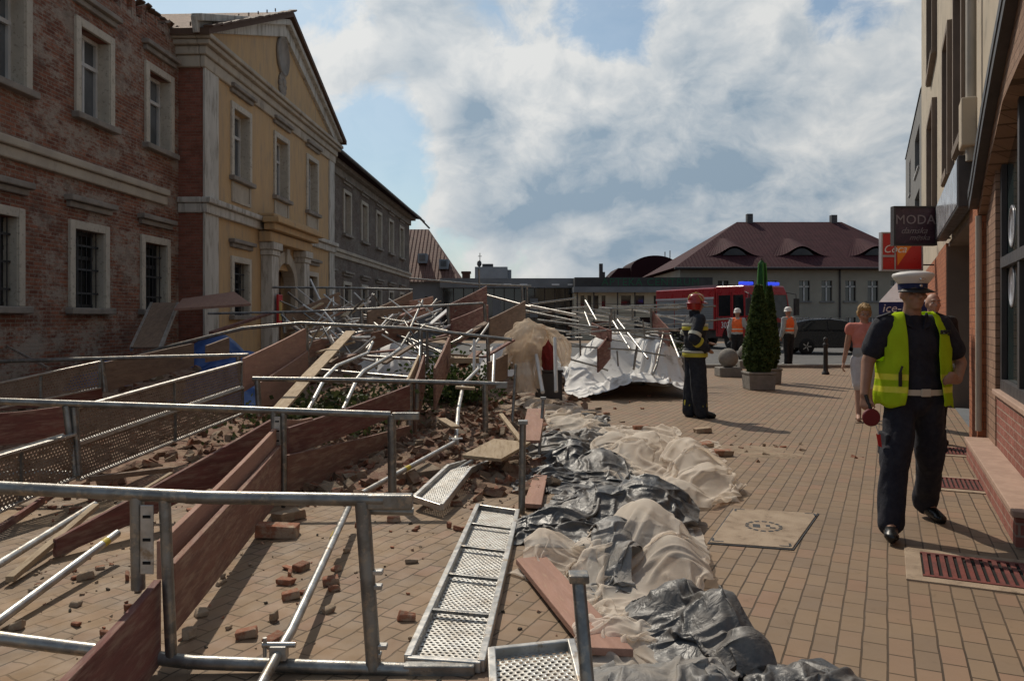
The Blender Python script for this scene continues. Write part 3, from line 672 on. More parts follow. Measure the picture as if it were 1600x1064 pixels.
gt = MB(); gt.tube((32.2, WY-.84, 8.52), (55.6, WY-.84, 8.36), .08, 8); gt.tube((55.3, WY-.8, 8.35), (56.4, WY-1.1, 8.0), .06, 8); build('gutter', gt, 'dark_metal', rf3)
# ================================================================== shop building on the right
UF = 1.1092
sb = thing('brick_shop', 'low brick shop front with an arched window and dark entrance at the right pavement edge', 'shop', (1.0, 0, 0), math.atan2(1, .48), local=True)
def strip(mb, prof_b, prof_t, us, y0, y1, mi=0):
    def itp(pr, u): return float(np.interp(u, [p[0] for p in pr], [p[1] for p in pr]))
    for a, b in zip(us[:-1], us[1:]):
        zb0, zb1, zt0, zt1 = itp(prof_b, a), itp(prof_b, b), itp(prof_t, a), itp(prof_t, b)
        mb.hexa([Vector(p) for p in ((a, y0, zb0), (b, y0, zb1), (b, y1, zb1), (a, y1, zb0), (a, y0, zt0), (b, y0, zt1), (b, y1, zt1), (a, y1, zt0))], mi)
TOP = [(-4, 4.7), (4.2, 4.6), (5.5, 4.36), (6.63, 3.93), (7.3, 3.70), (8.1, 3.39), (8.8, 3.06), (9.37, 2.79), (10.5, 2.785)]
ARC = [(3.0, 2.5), (4.6, 3.15), (5.4, 3.36), (6.41, 3.42), (7.43, 3.36), (7.94, 3.18), (8.65, 2.95), (9.24, 2.66), (9.45, 2.6)]
w_ = MB(); strip(w_, ARC, TOP, list(np.linspace(3.0, 9.40, 40)), -.14, .02)
w_.b2((3.0, -.30, .0), (6.38, .0, 3.2))
build('arch_wall', w_, 'shop_brick', sb)
p_ = MB(); p_.b2((9.40, -.55, 0), (10.36, .03, 2.78)); build('pillar', p_, 'shop_brick_orange', sb)
p_ = MB(); p_.b2((14.75, -.55, 0), (17.0, .02, 2.78)); p_.b2((17.0, -.5, 0), (27.7, 0, 2.78)); build('pillar', p_, 'shop_brick_orange', sb)
f_ = MB(); strip(f_, [(u, z+.003) for u, z in TOP], [(u, z+.10) for u, z in TOP], list(np.linspace(3, 9.45, 26)), -.6, .12); strip(f_, [(u, z-.10) for u, z in TOP], [(u, z) for u, z in TOP], list(np.linspace(3, 9.45, 26)), .023, .11); build('roof_edge', f_, 'dark_metal', sb)
lw = MB(); lw.b2((6.385, -.40, .24), (8.6, -.06, .76)); build('low_wall', lw, 'shop_brick_red', sb)
sl = MB(); sl.b2((6.385, -.40, .762), (8.6, -.02, .81)); build('sill', sl, 'step_tile', sb, bevel=.008)
gw_ = MB(); gw_.b2((6.385, -.16, .81), (8.6, -.14, 3.5)); go = build('shop_window', gw_, 'shop_glass', sb)
gf = MB()
for u in (6.44, 7.4, 8.55): gf.b2((u-.05, -.137, .81), (u+.05, -.09, 3.4))
for z in (.86, 2.04): gf.b2((6.49, -.137, z-.05), (8.5, -.08, z+.05))
build('window_frame', gf, 'dark_metal', go)
for zc in (2.36, 1.80):
    st = MB(); st.lathe([(.20, 0), (.20, .006), (.165, .008), (.165, .002), (.05, .002)], (0, 0, 0), 24); st.v = [Vector((8.18+v.x, -.138+v.z, zc+v.y)) for v in st.v]; build('round_sticker', st, 'sign_pale', go)
jb = MB(); jb.b2((8.605, -.45, .0), (9.39, -.05, 3.0)); build('window_jamb', jb, 'shop_brick', sb)
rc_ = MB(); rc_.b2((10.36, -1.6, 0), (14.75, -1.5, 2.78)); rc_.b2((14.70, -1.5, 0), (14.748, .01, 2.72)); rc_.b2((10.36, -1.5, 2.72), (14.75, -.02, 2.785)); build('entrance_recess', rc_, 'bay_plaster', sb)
ed_ = MB(); ed_.b2((11.2, -1.48, 0), (12.2, -1.44, 2.2)); eo = build('entrance_door', ed_, 'shop_glass', sb); ef = MB(); ef.b2((11.12, -1.49, 0), (11.2, -1.42, 2.28)); ef.b2((12.2, -1.49, 0), (12.28, -1.42, 2.28)); ef.b2((11.2, -1.49, 2.2), (12.2, -1.42, 2.28)); build('door_frame', ef, 'dark_metal', eo)
em_ = MB(); em_.b2((10.5, -1.4, .005), (14.5, -.1, .02)); build('entrance_mat', em_, 'sheet_grey', sb)
dp = MB(); dp.path([(9.30, .03, 2.6), (9.30, .03, .3)], .03, 10); build('downpipe', dp, 'downpipe', sb)
stp = MB(); stp.b2((5.62, -.50, 0), (9.2, .15, .20)); so = build('step', stp, 'shop_brick_red', sb); stt = MB(); stt.b2((5.60, -.50, .202), (9.2, .17, .245)); build('step_top', stt, 'step_tile', so, bevel=.006)

fb = thing('plaster_building', 'tall pale plaster building with brown window bays above the shop fronts', 'building', (1.0, 0, 0), math.atan2(1, .48), local=True)
bays = [(11.4, 12.7), (14.1, 15.3), (19.0, 21.6)]
hl = [(a, b, z0, z1) for a, b in bays for z0, z1 in ((3.95, 6.2), (7.4, 9.6))]
pw = MB(); wall_holes(pw, 9.42, 27.7, 2.79, 12.6, -.05, hl, .3, sgn=-1); wall_holes(pw, 5.0, 9.42, 3.46, 12.6, -.05, [], .3, sgn=-1); pw.b2((27.5, -9, 0), (27.69, -.06, 12.6)); pw.b2((5.0, -9, 3.4), (5.2, -.06, 12.6)); build('wall', pw, 'gable_plaster', fb)
for a, b, z0, z1 in hl:
    q = MB(); q.b2((a-.14, -.06, z0-.12), (a, .05, z1+.1)); q.b2((b, -.06, z0-.12), (b+.14, .05, z1+.1)); q.b2((a, -.06, z1), (b, .05, z1+.1)); q.b2((a, -.06, z0-.12), (b, .07, z0)); wo = build('window', q, 'bay_plaster', fb)
    gl = MB(); gl.b2((a, -.30, z0), (b, -.27, z1)); build('pane', gl, 'window_glass', wo)
    fr = MB()
    for x in (a+.05, (a+b)/2, b-.05): fr.b2((x-.04, -.268, z0), (x+.04, -.22, z1))
    fr.b2((a, -.267, z0+(z1-z0)*.68), (b, -.215, z0+(z1-z0)*.68+.07)); build('sash', fr, 'board_brown', wo)
rb = MB(); rb.b2((4.9, -9.2, 12.603), (27.9, .3, 12.85)); build('cornice', rb, 'bay_plaster', fb)
dp = MB(); dp.path([(9.9, .05, 12), (9.9, .05, 3.3)], .055, 10); build('downpipe', dp, 'downpipe', fb)
lm = MB(); lm.b2((9.75, .0, 3.45), (10.1, .16, 4.0)); build('wall_cabinet', lm, 'gable_plaster', fb, bevel=.02)

sg = thing('fascia_sign', 'long dark box sign with a glossy pale face on the shop wall above the entrance', 'sign', (1.0, 0, 0), math.atan2(1, .48), local=True)
q = MB(); q.b2((10.05, .02, 2.80), (14.6, .17, 3.40)); build('sign_box', q, 'dark_metal', sg, bevel=.01); q = MB(); q.b2((10.1, .173, 2.83), (14.55, .180, 3.37)); build('sign_face', q, 'sign_pale', sg)
# MODA sign hung square to the wall
def hung_sign(name, label, Y, px0, px1, yt, yb, mat, frame):
    a = P(px0, yb, Y); b = P(px1, yt, Y); t = thing(name, label, 'sign', (a.x, Y, a.z))
    q = MB(); q.b2((a.x, Y, a.z), (b.x, Y+.10, b.z)); build('panel', q, mat, t, bevel=.006)
    fr = MB(); e = .03
    fr.b2((a.x-e, Y-.012, a.z-e), (a.x, Y+.112, b.z+e)); fr.b2((b.x, Y-.012, a.z-e), (b.x+e, Y+.112, b.z+e)); fr.b2((a.x, Y-.012, b.z), (b.x, Y+.112, b.z+e)); fr.b2((a.x, Y-.012, a.z-e), (b.x, Y+.112, a.z)); build('frame', fr, frame, t)
    br = MB(); wx = (1.0+.48*(Y+.05))
    for z in (a.z+.1, b.z-.1): br.bar((b.x+e, Y+.05, z), (max(b.x+.15, wx+.05), Y+.05, z), .03, .03)
    build('bracket', br, 'dark_metal', t); return t, a, b
t, a, b = hung_sign('hanging_sign', 'square plum coloured shop sign reading MODA in pale letters', 13.25, 1399, 1461, 325, 381, 'sign_plum', 'dark_metal')
mx_ = axes((1, 0, 0), (0, 0, 1), (0, -1, 0))
text('lettering', 'MODA', .22, 'sign_letter', t, Matrix.Translation(((b.x-a.x)/2, -.006, (b.z-a.z)*.66))@mx_, font_w=1.05)
text('lettering', 'damska', .15, 'sign_letter', t, Matrix.Translation(((b.x-a.x)*.46, -.006, (b.z-a.z)*.36))@mx_, shear=.45)
text('lettering', 'męska', .13, 'sign_letter', t, Matrix.Translation(((b.x-a.x)*.60, -.006, (b.z-a.z)*.17))@mx_, shear=.45)
t, a, b = hung_sign('hanging_sign', 'red light box sign with white script and an orange slice behind the plum sign', 17.0, 1379, 1440, 365, 421, 'cola_red', 'sign_pale')
wd, hg = b.x-a.x, b.z-a.z
text('lettering', 'Coca', .24, 'letter_white', t, Matrix.Translation((.26, -.006, hg*.56))@mx_, shear=.35)
q = MB(); q.add([(a.x+wd*.36, 16.994, a.z+hg*.95), (a.x+wd*.98, 16.994, a.z+hg*.86), (a.x+wd*.70, 16.994, a.z+hg*.60), (a.x+wd*.38, 16.994, a.z+hg*.10)], [(0, 1, 2, 3)]); build('orange_slice', q, 'cola_orange', t)
q = MB(); q.b2((a.x, 16.99, a.z+hg*.34), (a.x+wd*.30, 16.996, a.z+hg*.40)); q.b2((a.x+wd*.30, 16.99, a.z), (a.x+wd*.335, 16.996, a.z+hg*.98)); build('divider', q, 'sign_pale', t)

# grey modern house behind
mh = thing('modern_house', 'grey rendered house with tall windows at the far end of the right row', 'house', (14.1, 27.0, 0), math.atan2(1, .457), local=True)
hl = [(1.2, 4.4, 4.7, 6.2), (1.2, 4.4, 7.0, 8.5), (8, 9.2, 4.7, 6.2), (8, 9.2, 7.0, 8.5)]
q = MB(); wall_holes(q, 0, 13.2, 0, 9.4, 0, hl, .25, sgn=-1); q.b2((0, -8, 0), (.2, -.01, 9.4)); q.b2((13.2, -8, 0), (15.4, -.1, 8.4)); build('wall', q, 'concrete_facade', mh)
for a_, b_, z0, z1 in hl:
    gl = MB(); gl.b2((a_, -.24, z0), (b_, -.20, z1)); o = build('window', gl, 'window_glass', mh); fr = MB(); fr.b2(((a_+b_)/2-.04, -.199, z0), ((a_+b_)/2+.04, -.15, z1)); fr.b2((a_, -.199, z0-.06), (b_, .06, z0)); build('sash', fr, 'sash_white', o)
q = MB(); q.hexa([Vector(p) for p in ((0, -8, 9.403), (13.2, -8, 9.403), (13.2, .04, 9.403), (0, .04, 9.403), (0, -8, 10.0), (12.0, -8, 10.0), (12.5, 0, 9.5), (0, 0, 9.5))]); build('roof', q, 'dark_metal', mh)

# ================================================================== far side of the square
ms = thing('manor_house', 'wide beige house with a big maroon hipped roof and eyebrow dormers', 'house', (22.5, 62, 0))
q = MB(); hl = []
for px in (1257, 1292, 1329, 1364, 1170, 1205, 1105, 1130, 1400, 1432):
    x = (px-800)/F*62
    hl += [(x-.42, x+.42, 2.9, 4.5), (x-.42, x+.42, .5, 1.6)]
wall_holes(q, 13.3, 33.0, 0, 5.4, 62, hl, .25); q.b2((13.3, 62.02, 0), (13.5, 76, 5.4)); q.b2((32.8, 62.02, 0), (33, 76, 5.4)); build('wall', q, 'beige_facade', ms)
for a_, b_, z0, z1 in hl:
    gl = MB(); gl.b2((a_, 62.2, z0), (b_, 62.25, z1)); o = build('window', gl, 'dark_glass', ms); fr = MB(); fr.b2(((a_+b_)/2-.05, 62.12, z0), ((a_+b_)/2+.05, 62.19, z1)); fr.b2((a_, 62.12, z1-.5), (b_, 62.19, z1-.42)); build('sash', fr, 'sash_white', o)
    sl = MB(); sl.b2((a_-.15, 61.9, z0-.14), (b_+.15, 62.01, z0)); build('sill', sl, 'concrete_facade', o)
E = [Vector(p) for p in ((12.7, 61.3, 5.5), (33.6, 61.3, 5.5), (33.6, 77, 5.5), (12.7, 77, 5.5))]; RA, RB = Vector((19.8, 69, 10.0)), Vector((29.0, 69, 10.0))
q = MB(); quad_uv(q, [E[0], E[1], RB, RA]); quad_uv(q, [E[2], E[3], RA, RB]); quad_uv(q, [E[3], E[0], RA]); quad_uv(q, [E[1], E[2], RB]); q.b2((12.7, 61.3, 5.32), (33.6, 61.45, 5.49)); ro = build('roof', q, 'roof_tile_maroon', ms)
for px in (1140, 1243, 1357):          # eyebrow dormers: a swelling of the tiles over a low dark opening
    x = (px-800)/F*64.5; d = MB(); n = 24; rows = []
    for k in range(n+1):
        s_ = -1+2*k/n; h = .85*math.exp(-(s_*2.1)**2); xx = x+s_*2.5
        rows.append(((xx, 63.0, 6.48+h), (x+s_*.6, 66.0, 8.26)))
    vs = [v for r_ in rows for v in r_]; d.add(vs, [(2*k, 2*k+2, 2*k+3, 2*k+1) for k in range(n)], True, uvs=[[(k*.25, 0), (k*.25+.25, 0), (k*.25+.25, 3), (k*.25, 3)] for k in range(n)])
    dm_ = build('dormer', d, 'roof_tile_maroon', ro)
    e_ = MB(); n = 12; e_.prism([Vector((x+s_*.95, 63.06, 6.50+.66*math.cos(s_*1.4))) for s_ in np.linspace(-1, 1, n)], (0, 0, 0), (0, .1, 0)); build('dormer_opening', e_, 'dark_fascia', ro)
q = MB()
for x, h in ((20.9, .7), (28.3, .6)): q.b2((x-.25, 68.8, 9.6), (x+.25, 69.3, 10+h))
build('chimney', q, 'dark_metal', ro)
q = MB(); q.tube((25.9, 61.9, 0), (25.9, 61.9, 5.4), .07, 8); build('downpipe', q, 'dark_metal', ms); q = MB(); q.tube((12.7, 61.22, 5.45), (33.6, 61.22, 5.45), .09, 8); build('gutter', q, 'dark_metal', ro)

ab = thing('arched_hall', 'maroon hall with a barrel roof rising behind the flat shop', 'building', (13, 80, 0))
q = MB(); x0, x1 = (986-800)/F*80, (1062-800)/F*80
q.prism([Vector((x0, 80, 0)), Vector((x1, 80, 0)), Vector((x1, 80, 6.6))]+[Vector(((x0+x1)/2+(x1-x0)/2*math.cos(t), 80, 6.6+1.35*math.sin(t))) for t in np.linspace(.15, 2.99, 16)]+[Vector((x0, 80, 6.6))], (0, 0, 0), (0, 8, 0)); build('barrel_roof', q, 'roof_tile_maroon', ab)
xa, xb = (952-800)/F*80, (1080-800)/F*80
q = MB(); q.prism([Vector((xa, 80.5, 0)), Vector((x0+.01, 80.5, 0)), Vector((x0+.01, 80.5, 6.7)), Vector((xa+1.0, 80.5, 6.7)), Vector((xa, 80.5, 5.7))], (0, 0, 0), (0, 6, 0)); build('wing', q, 'roof_tile_maroon', ab); q = MB(); q.prism([Vector((x1-.01, 80.5, 0)), Vector((xb, 80.5, 0)), Vector((xb, 80.5, 6.2)), Vector((x1-.01, 80.5, 6.7))], (0, 0, 0), (0, 6, 0)); build('wing', q, 'roof_tile_maroon', ab)
q = MB()
for px, yt in ((1045, 391), (1053, 389)): a_ = P(px, 415, 80); q.tube((a_.x, 82, 6.8), (a_.x, 82, P(px, yt, 80).z), .05, 6)
build('antenna', q, 'dark_metal', ab)

fs = thing('flat_shop', 'flat roofed shop with green letters on its dark fascia and a cream wall', 'shop', (9, 56, 0))
X = lambda px, Y: (px-800)/F*Y
q = MB(); hl = [(X(p, 56)-.35, X(p, 56)+.35, 2.45, 3.15) for p in (978, 999, 912, 922, 932, 944)]+[(X(1028, 56)-.3, X(1028, 56)+.3, 1.8, 3.15), (X(1010, 56)-.8, X(1010, 56)+.8, .6, 1.6), (X(945, 56)-.9, X(945, 56)+.7, .2, 1.3)]
hl = hl[:2]+hl[6:]+[(X(p, 56)-.14, X(p, 56)+.14, 2.2, 3.15) for p in (910, 921, 932, 943)]
wall_holes(q, X(897, 56), X(1085, 56), 0, 3.35, 56, hl, .25); q.b2((X(897, 56), 56.01, 0), (X(897, 56)+.2, 64, 3.35)); build('wall', q, 'cream_facade', fs)
for a_, b_, z0, z1 in hl:
    gl = MB(); gl.b2((a_, 56.2, z0), (b_, 56.25, z1)); build('window', gl, 'dark_glass', fs)
q = MB(); q.b2((X(896, 55.6), 55.3, 3.36), (X(1095, 55.6), 64, 3.75)); build('canopy', q, 'sheet_grey', fs)
q = MB(); q.b2((X(898, 55.5), 55.4, 3.753), (X(1113, 55.5), 64, 4.42)); build('fascia', q, 'dark_fascia', fs)
text('lettering', 'APTEKA CENTRUM', .74, 'letter_green', fs, Matrix.Translation((X(1016, 55.5)-9, -.625, 4.07))@mx_, font_w=1.12)
q = MB()
for px in (902, 928, 965, 992): q.tube((X(px, 55.6), 55.6, 0), (X(px, 55.6), 55.6, 3.36), .05, 6)
for z in (1.9, 2.55): q.bar((X(900, 55.6), 55.6, z), (X(1040, 55.6), 55.6, z), .03, .03)
build('railing', q, 'dark_metal', fs)

ds = thing('dark_pavilion', 'long low dark glazed pavilion with roof lights across the far side', 'building', (0, 58, 0))
q = MB(); q.b2((X(690, 58), 58, 0), (X(901, 58), 66, 3.75)); build('glass_front', q, 'dark_glass', ds)
q = MB(); q.b2((X(688, 57.6), 57.2, 3.753), (X(902, 57.6), 66, 4.45)); build('roof', q, 'sheet_grey', ds)
q = MB()
for px in (770, 793, 818, 868, 893): q.b2((X(px, 57.2)-.28, 57.15, 3.92), (X(px, 57.2)+.28, 57.19, 4.05))
build('roof_light', q, 'letter_white', ds)
q = MB()
for k in range(14): xx = X(692, 58)+k*.75; q.b2((xx, 57.93, 0), (xx+.07, 57.99, 3.75))
build('mullion', q, 'dark_metal', ds)
for px in (776, 834): gl = MB(); gl.b2((X(px, 58)-.3, 57.9, 1.6), (X(px, 58)+.3, 57.92, 3.0)); build('poster', gl, 'sheet_grey', ds)

th = thing('tiled_house', 'blue grey gable house with steep red tiled roof behind the grey wing', 'house', (-6.5, 60, 0))
q = MB(); hl = [(X(670, 60)-.3, X(670, 60)+.3, 2.2, 3.2), (X(702, 60)-.3, X(702, 60)+.3, 2.0, 3.0)]
wall_holes(q, -11, X(716, 60), 0, 4.35, 60, hl, .2); q.b2((X(716, 60)-.2, 60.02, 0), (X(716, 60)-.003, 70, 4.35)); build('wall', q, 'blue_grey_facade', th)
for a_, b_, z0, z1 in hl: gl = MB(); gl.b2((a_, 60.15, z0), (b_, 60.18, z1)); build('window', gl, 'dark_glass', th)
q = MB(); e1 = X(720, 60); quad_uv(q, [(-11.5, 59.5, 4.3), (e1, 59.5, 4.3), (-6.9, 65, 8.9), (-11.5, 65, 8.9)]); quad_uv(q, [(e1, 59.5, 4.3), (e1, 70.5, 4.3), (-6.9, 65, 8.9)]); ro = build('roof', q, 'roof_tile_red', th)
for px, py, Y in ((661, 403, 61.5), (694, 412, 61.0)):
    c_ = P(px, py, Y); d = MB(); d.b2((c_.x-.35, Y-.6, c_.z-.45), (c_.x+.35, Y+1.2, c_.z+.3)); do_ = build('dormer', d, 'blue_grey_facade', ro); d = MB(); d.b2((c_.x-.22, Y-.63, c_.z-.28), (c_.x+.22, Y-.605, c_.z+.18)); build('dormer_window', d, 'window_glass', do_)

ft = thing('far_tower', 'distant grey flat block with rooftop masts', 'building', (-3, 115, 0))
q = MB(); q.b2((X(742, 115), 115, 0), (X(793, 115), 123, P(0, 417, 115).z)); q.b2((X(793, 115)+.01, 116, 0), (X(799, 115), 123, P(0, 421, 115).z)); build('wall', q, 'blue_grey_facade', ft)
q = MB(); zt = P(0, 417, 115).z; q.b2((X(753, 115), 116, zt), (X(770, 115), 118, zt+.5)); q.ell((X(748, 115), 117, zt+.6), (.35, .35, .5)); q.tube((X(749, 115), 117, zt), (X(749, 115), 117, zt+2.2), .06, 6); q.tube((X(746, 115), 117, zt+1.7), (X(752, 115), 117, zt+1.7), .05, 6); build('mast', q, 'dark_metal', ft)
q = MB(); a_ = P(722, 445, 90); b_ = P(734, 424, 90); q.b2((a_.x, 90, 0), (b_.x, 91, b_.z-.25)); q.b2((a_.x-.1, 89.9, b_.z-.247), (b_.x+.1, 91.1, b_.z)); tag(build('brick_chimney', q, 'roof_tile_red'), 'squat red brick chimney beside the distant grey block', 'chimney')
q = MB(); a_ = P(936.5, 440, 85); b_ = P(942, 412, 85); q.b2((a_.x, 85, 0), (b_.x, 85.4, b_.z)); q.b2((b_.x+.003, 85.05, 0), (b_.x+.25, 85.35, b_.z-.9)); tag(build('thin_chimney', q, 'dark_metal'), 'tall thin dark chimney between the pavilion and the barrel roof', 'chimney')
# ================================================================== utility cover, grates, bollards, planters
cv = thing('utility_cover', 'large square concrete manhole cover set in the pavers with a dark emblem', 'manhole cover', G(1192, 826))
C4 = [G(1105, 850), G(1240, 860), G(1280, 803), G(1145, 795)]
def inset(q, f):
    c = sum(q, Vector())/4; return [p.lerp(c, f) for p in q]
q = MB(); lift = lambda q, z: [Vector((p.x, p.y, z)) for p in q]
q.hexa(lift(C4, -.02)+lift(C4, .006)); build('rim', q, 'dark_iron', cv)
i_ = inset(C4, .035); q = MB(); q.hexa(lift(i_, 0)+lift(i_, .012)); slab = build('slab', q, 'cover_concrete', cv, bevel=.004)
c = sum(C4, Vector())/4; ax = (C4[1]-C4[0]).normalized(); ay = Vector((-ax.y, ax.x, 0))
q = MB()
for k in range(14):
    a0 = k/14*6.283; a1 = a0+.30; pr = [c+ax*math.cos(t)*r_*1.0+ay*math.sin(t)*r_*1.15 for t in (a0, a1) for r_ in (.105, .13)]
    q.add([Vector((p.x, p.y, .0135)) for p in (pr[0], pr[1], pr[3], pr[2])], [(0, 1, 2, 3)])
for dx, dy, w_, h_ in ((-.05, 0, .05, .09), (.03, .02, .03, .05), (.06, -.03, .04, .03)): q.add([Vector(((c+ax*(dx+sx*w_/2)+ay*(dy+sy*h_/2)).x, (c+ax*(dx+sx*w_/2)+ay*(dy+sy*h_/2)).y, .0135)) for sx, sy in ((-1, -1), (1, -1), (1, 1), (-1, 1))], [(0, 1, 2, 3)])
for p in i_:
    for d_ in (ax, ay):
        m = p.lerp(c, .06); e = d_*(.07 if (c-p).dot(d_) > 0 else -.07); n_ = Vector((-d_.y, d_.x, 0))*.008
        q.add([Vector((v.x, v.y, .0135)) for v in (m-n_, m+e-n_, m+e+n_, m+n_)], [(0, 1, 2, 3)])
build('emblem', q, 'dark_iron', slab)

dd = Vector((.48, 1, 0)).normalized(); dn = Vector((dd.y, -dd.x, 0))
def grate(c, w_, l_, lab):
    t = thing('floor_grate', lab, 'grate', c, math.atan2(-dd.x, dd.y)*1.0, 'rusty red grates along the shop wall', local=True)
    q = MB(); q.b2((-w_/2-.09, -l_/2-.09, -.02), (w_/2+.09, -l_/2, .010)); q.b2((-w_/2-.09, l_/2, -.02), (w_/2+.09, l_/2+.09, .010)); q.b2((-w_/2-.09, -l_/2, -.02), (-w_/2, l_/2, .010)); q.b2((w_/2, -l_/2, -.02), (w_/2+.09, l_/2, .010)); build('frame', q, 'cover_concrete', t, bevel=.004)
    q = MB(); q.b2((-w_/2, -l_/2, .001), (w_/2, l_/2, .004)); build('pit', q, 'pit_black', t)
    q = MB(); n = 17
    for k in range(n): x = -w_/2+w_*(k+.5)/n; q.b2((x-w_/n*.27, -l_/2+.03, .002), (x+w_/n*.27, l_/2-.03, .014))
    q.b2((-w_/2, -l_/2, .002), (w_/2, -l_/2+.03, .015)); q.b2((-w_/2, l_/2-.03, .002), (w_/2, l_/2, .015)); build('bars', q, 'red_grate', t)
for p0, lab in ((G(1560, 897), 'rusty red floor grate nearest the camera, cut by the right picture edge'), (G(1507, 758), 'rusty red floor grate beside the middle of the brick step'), (G(1507, 707), 'rusty red floor grate by the far end of the brick step')):
    grate((p0.x, p0.y, 0), .62 if 'nearest' not in lab else .80, .52, lab)

def leafy(mb, n, fn, size, rnd):
    for k in range(n):
        p, s = fn(rnd); p = Vector(p); a = Vector((rnd.gauss(0, 1), rnd.gauss(0, 1), rnd.gauss(0, .8)+.4)).normalized(); b = a.cross(Vector((rnd.gauss(0, 1), rnd.gauss(0, 1), rnd.gauss(0, 1)))).normalized()
        l = size*s*rnd.uniform(.6, 1.4); w_ = l*.38
        mb.add([p-b*w_, p+a*l*.5, p+b*w_, p-a*l*.5], [(0, 1, 2, 3)])
def planter(name, label, px0, px1, yb, yt, mat='concrete'):
    a = G(px0, yb); b = G(px1, yb); h = CAMZ+(HZ-yt)/F*a.y; w_ = b.x-a.x; cx, cy = (a.x+b.x)/2, a.y+w_/2
    t = thing(name, label, 'planter', (cx, cy, 0)); o = .045; q = MB()
    q.hexa([Vector((cx+sx*w_/2*.94, cy+sy*w_/2*.94, 0)) for sx, sy in ((-1, -1), (1, -1), (1, 1), (-1, 1))]+[Vector((cx+sx*w_/2, cy+sy*w_/2, h-.05)) for sx, sy in ((-1, -1), (1, -1), (1, 1), (-1, 1))])
    q.b2((cx-w_/2-.015, cy-w_/2-.015, h-.048), (cx+w_/2+.015, cy-w_/2+o, h)); q.b2((cx-w_/2-.015, cy+w_/2-o, h-.048), (cx+w_/2+.015, cy+w_/2+.015, h)); q.b2((cx-w_/2-.015, cy-w_/2+o, h-.048), (cx-w_/2+o, cy+w_/2-o, h)); q.b2((cx+w_/2-o, cy-w_/2+o, h-.048), (cx+w_/2+.015, cy+w_/2-o, h))
    build('box', q, mat, t, bevel=.012); q = MB(); q.b2((cx-w_/2+o, cy-w_/2+o, h-.047), (cx+w_/2-o, cy+w_/2-o, h-.02)); build('soil', q, 'dark_soil', t)
    return cx, cy, h, w_
def thuja(cx, cy, z0, z1, rad, label, n, seed, dx=0):
    t = thing('thuja_tree', label, 'tree', (cx, cy, z0)); rnd = random.Random(seed)
    q = MB(); q.path([(cx, cy, z0-.03), (cx+.01, cy, z0+(z1-z0)*.6), (cx, cy, z1-.1)], [.045, .03, .01], 8); build('trunk', q, 'board_brown', t)
    lob = [(rnd.uniform(0, 6.28), rnd.uniform(.05, .95), rnd.uniform(.10, .26)) for _ in range(42)]
    def prof(f): return rad*(min(1, .62+f*2.2) if f < .18 else 1-.80*((f-.18)/.82)**1.25)
    def fn(r):
        f = r.random()**1.25; a = r.uniform(0, 6.283); k = 1.0
        for la, lf, lr in lob:
            d = math.hypot(math.sin((a-la)/2)*1.6, (f-lf)*3.2); k += .34*math.exp(-(d/lr)**2)*.8
        rr = prof(f)*(.72+.16*k)*r.uniform(.74, 1.10)
        return (cx+rr*math.cos(a), cy+rr*math.sin(a), z0+f*(z1-z0)+r.uniform(-.02, .02)), 1
    q = MB(); leafy(q, n, fn, .060, rnd)
    q.lathe([(prof(f)*.70, z0+f*(z1-z0)) for f in (0, .1, .2, .4, .6, .8, .95)], (cx, cy, 0), 14)
    build('crown', q, 'thuja_green', t)
cx, cy, h, w_ = planter('tree_planter', 'square brown grey planter under the front clipped conifer', 1171, 1213, 610, 582, 'concrete')
thuja(cx, cy, h-.02, 2.20, .345, 'dense dark clipped conifer in the nearer square planter', 15000, 1)
cx, cy, h, w_ = planter('tree_planter', 'square planter half hidden behind the front conifer planter', 1192, 1222, 600, 576, 'concrete')
thuja(cx, cy, h-.02, 2.25, .25, 'second dark conifer standing close behind the front one', 7000, 2)
cx, cy, h, w_ = planter('shrub_planter', 'wide grey concrete planter with a low shrub behind the firefighter', 1036, 1084, 587, 558)
t = thing('low_shrub', 'small round green shrub growing in the wide grey planter', 'shrub', (cx-.15, cy, h)); rnd = random.Random(4); q = MB()
q.tube((cx-.15, cy, h-.04), (cx-.15, cy, h+.2), .02, 6); build('stem', q, 'board_brown', t); q = MB()
leafy(q, 2600, lambda r: ((cx-.15+r.gauss(0, .14), cy+r.gauss(0, .14), h+.02+abs(r.gauss(0, .17))), 1), .055, rnd); build('foliage', q, 'shrub_green', t)
def ball(px, py, Y, r_, lab):
    c = G(px, py); Y = c.y
    t = thing('ball_bollard', lab, 'bollard', (c.x, Y, 0)); q = MB(); q.b2((c.x-r_*1.15, Y-r_*1.1, 0), (c.x+r_*1.15, Y+r_*1.1, .24)); build('base', q, 'concrete', t, bevel=.02)
    q = MB(); q.ell((c.x, Y, .24+r_*.93), (r_, r_, r_), n=28, m=18); build('ball', q, 'concrete', t)
ball(1138, 588, 20, .255, 'concrete ball on a square base beside the conifer planter'); ball(1167, 575, 23, .255, 'concrete ball mostly hidden behind the clipped conifer')
bc = G(1290, 585); t = thing('post_bollard', 'slim dark iron bollard with a knob by the road edge', 'bollard', (bc.x, bc.y, 0))
q = MB(); q.lathe([(.10, 0), (.10, .05), (.07, .08), (.062, .12), (.055, .75), (.07, .77), (.07, .82), (.05, .84)], bc, 14); build('post', q, 'dark_iron', t); q = MB(); q.lathe([(.045, .84), (.03, .87), (.06, .92), (.055, .97), (.02, 1.0)], bc, 14); build('knob', q, 'dark_iron', t)
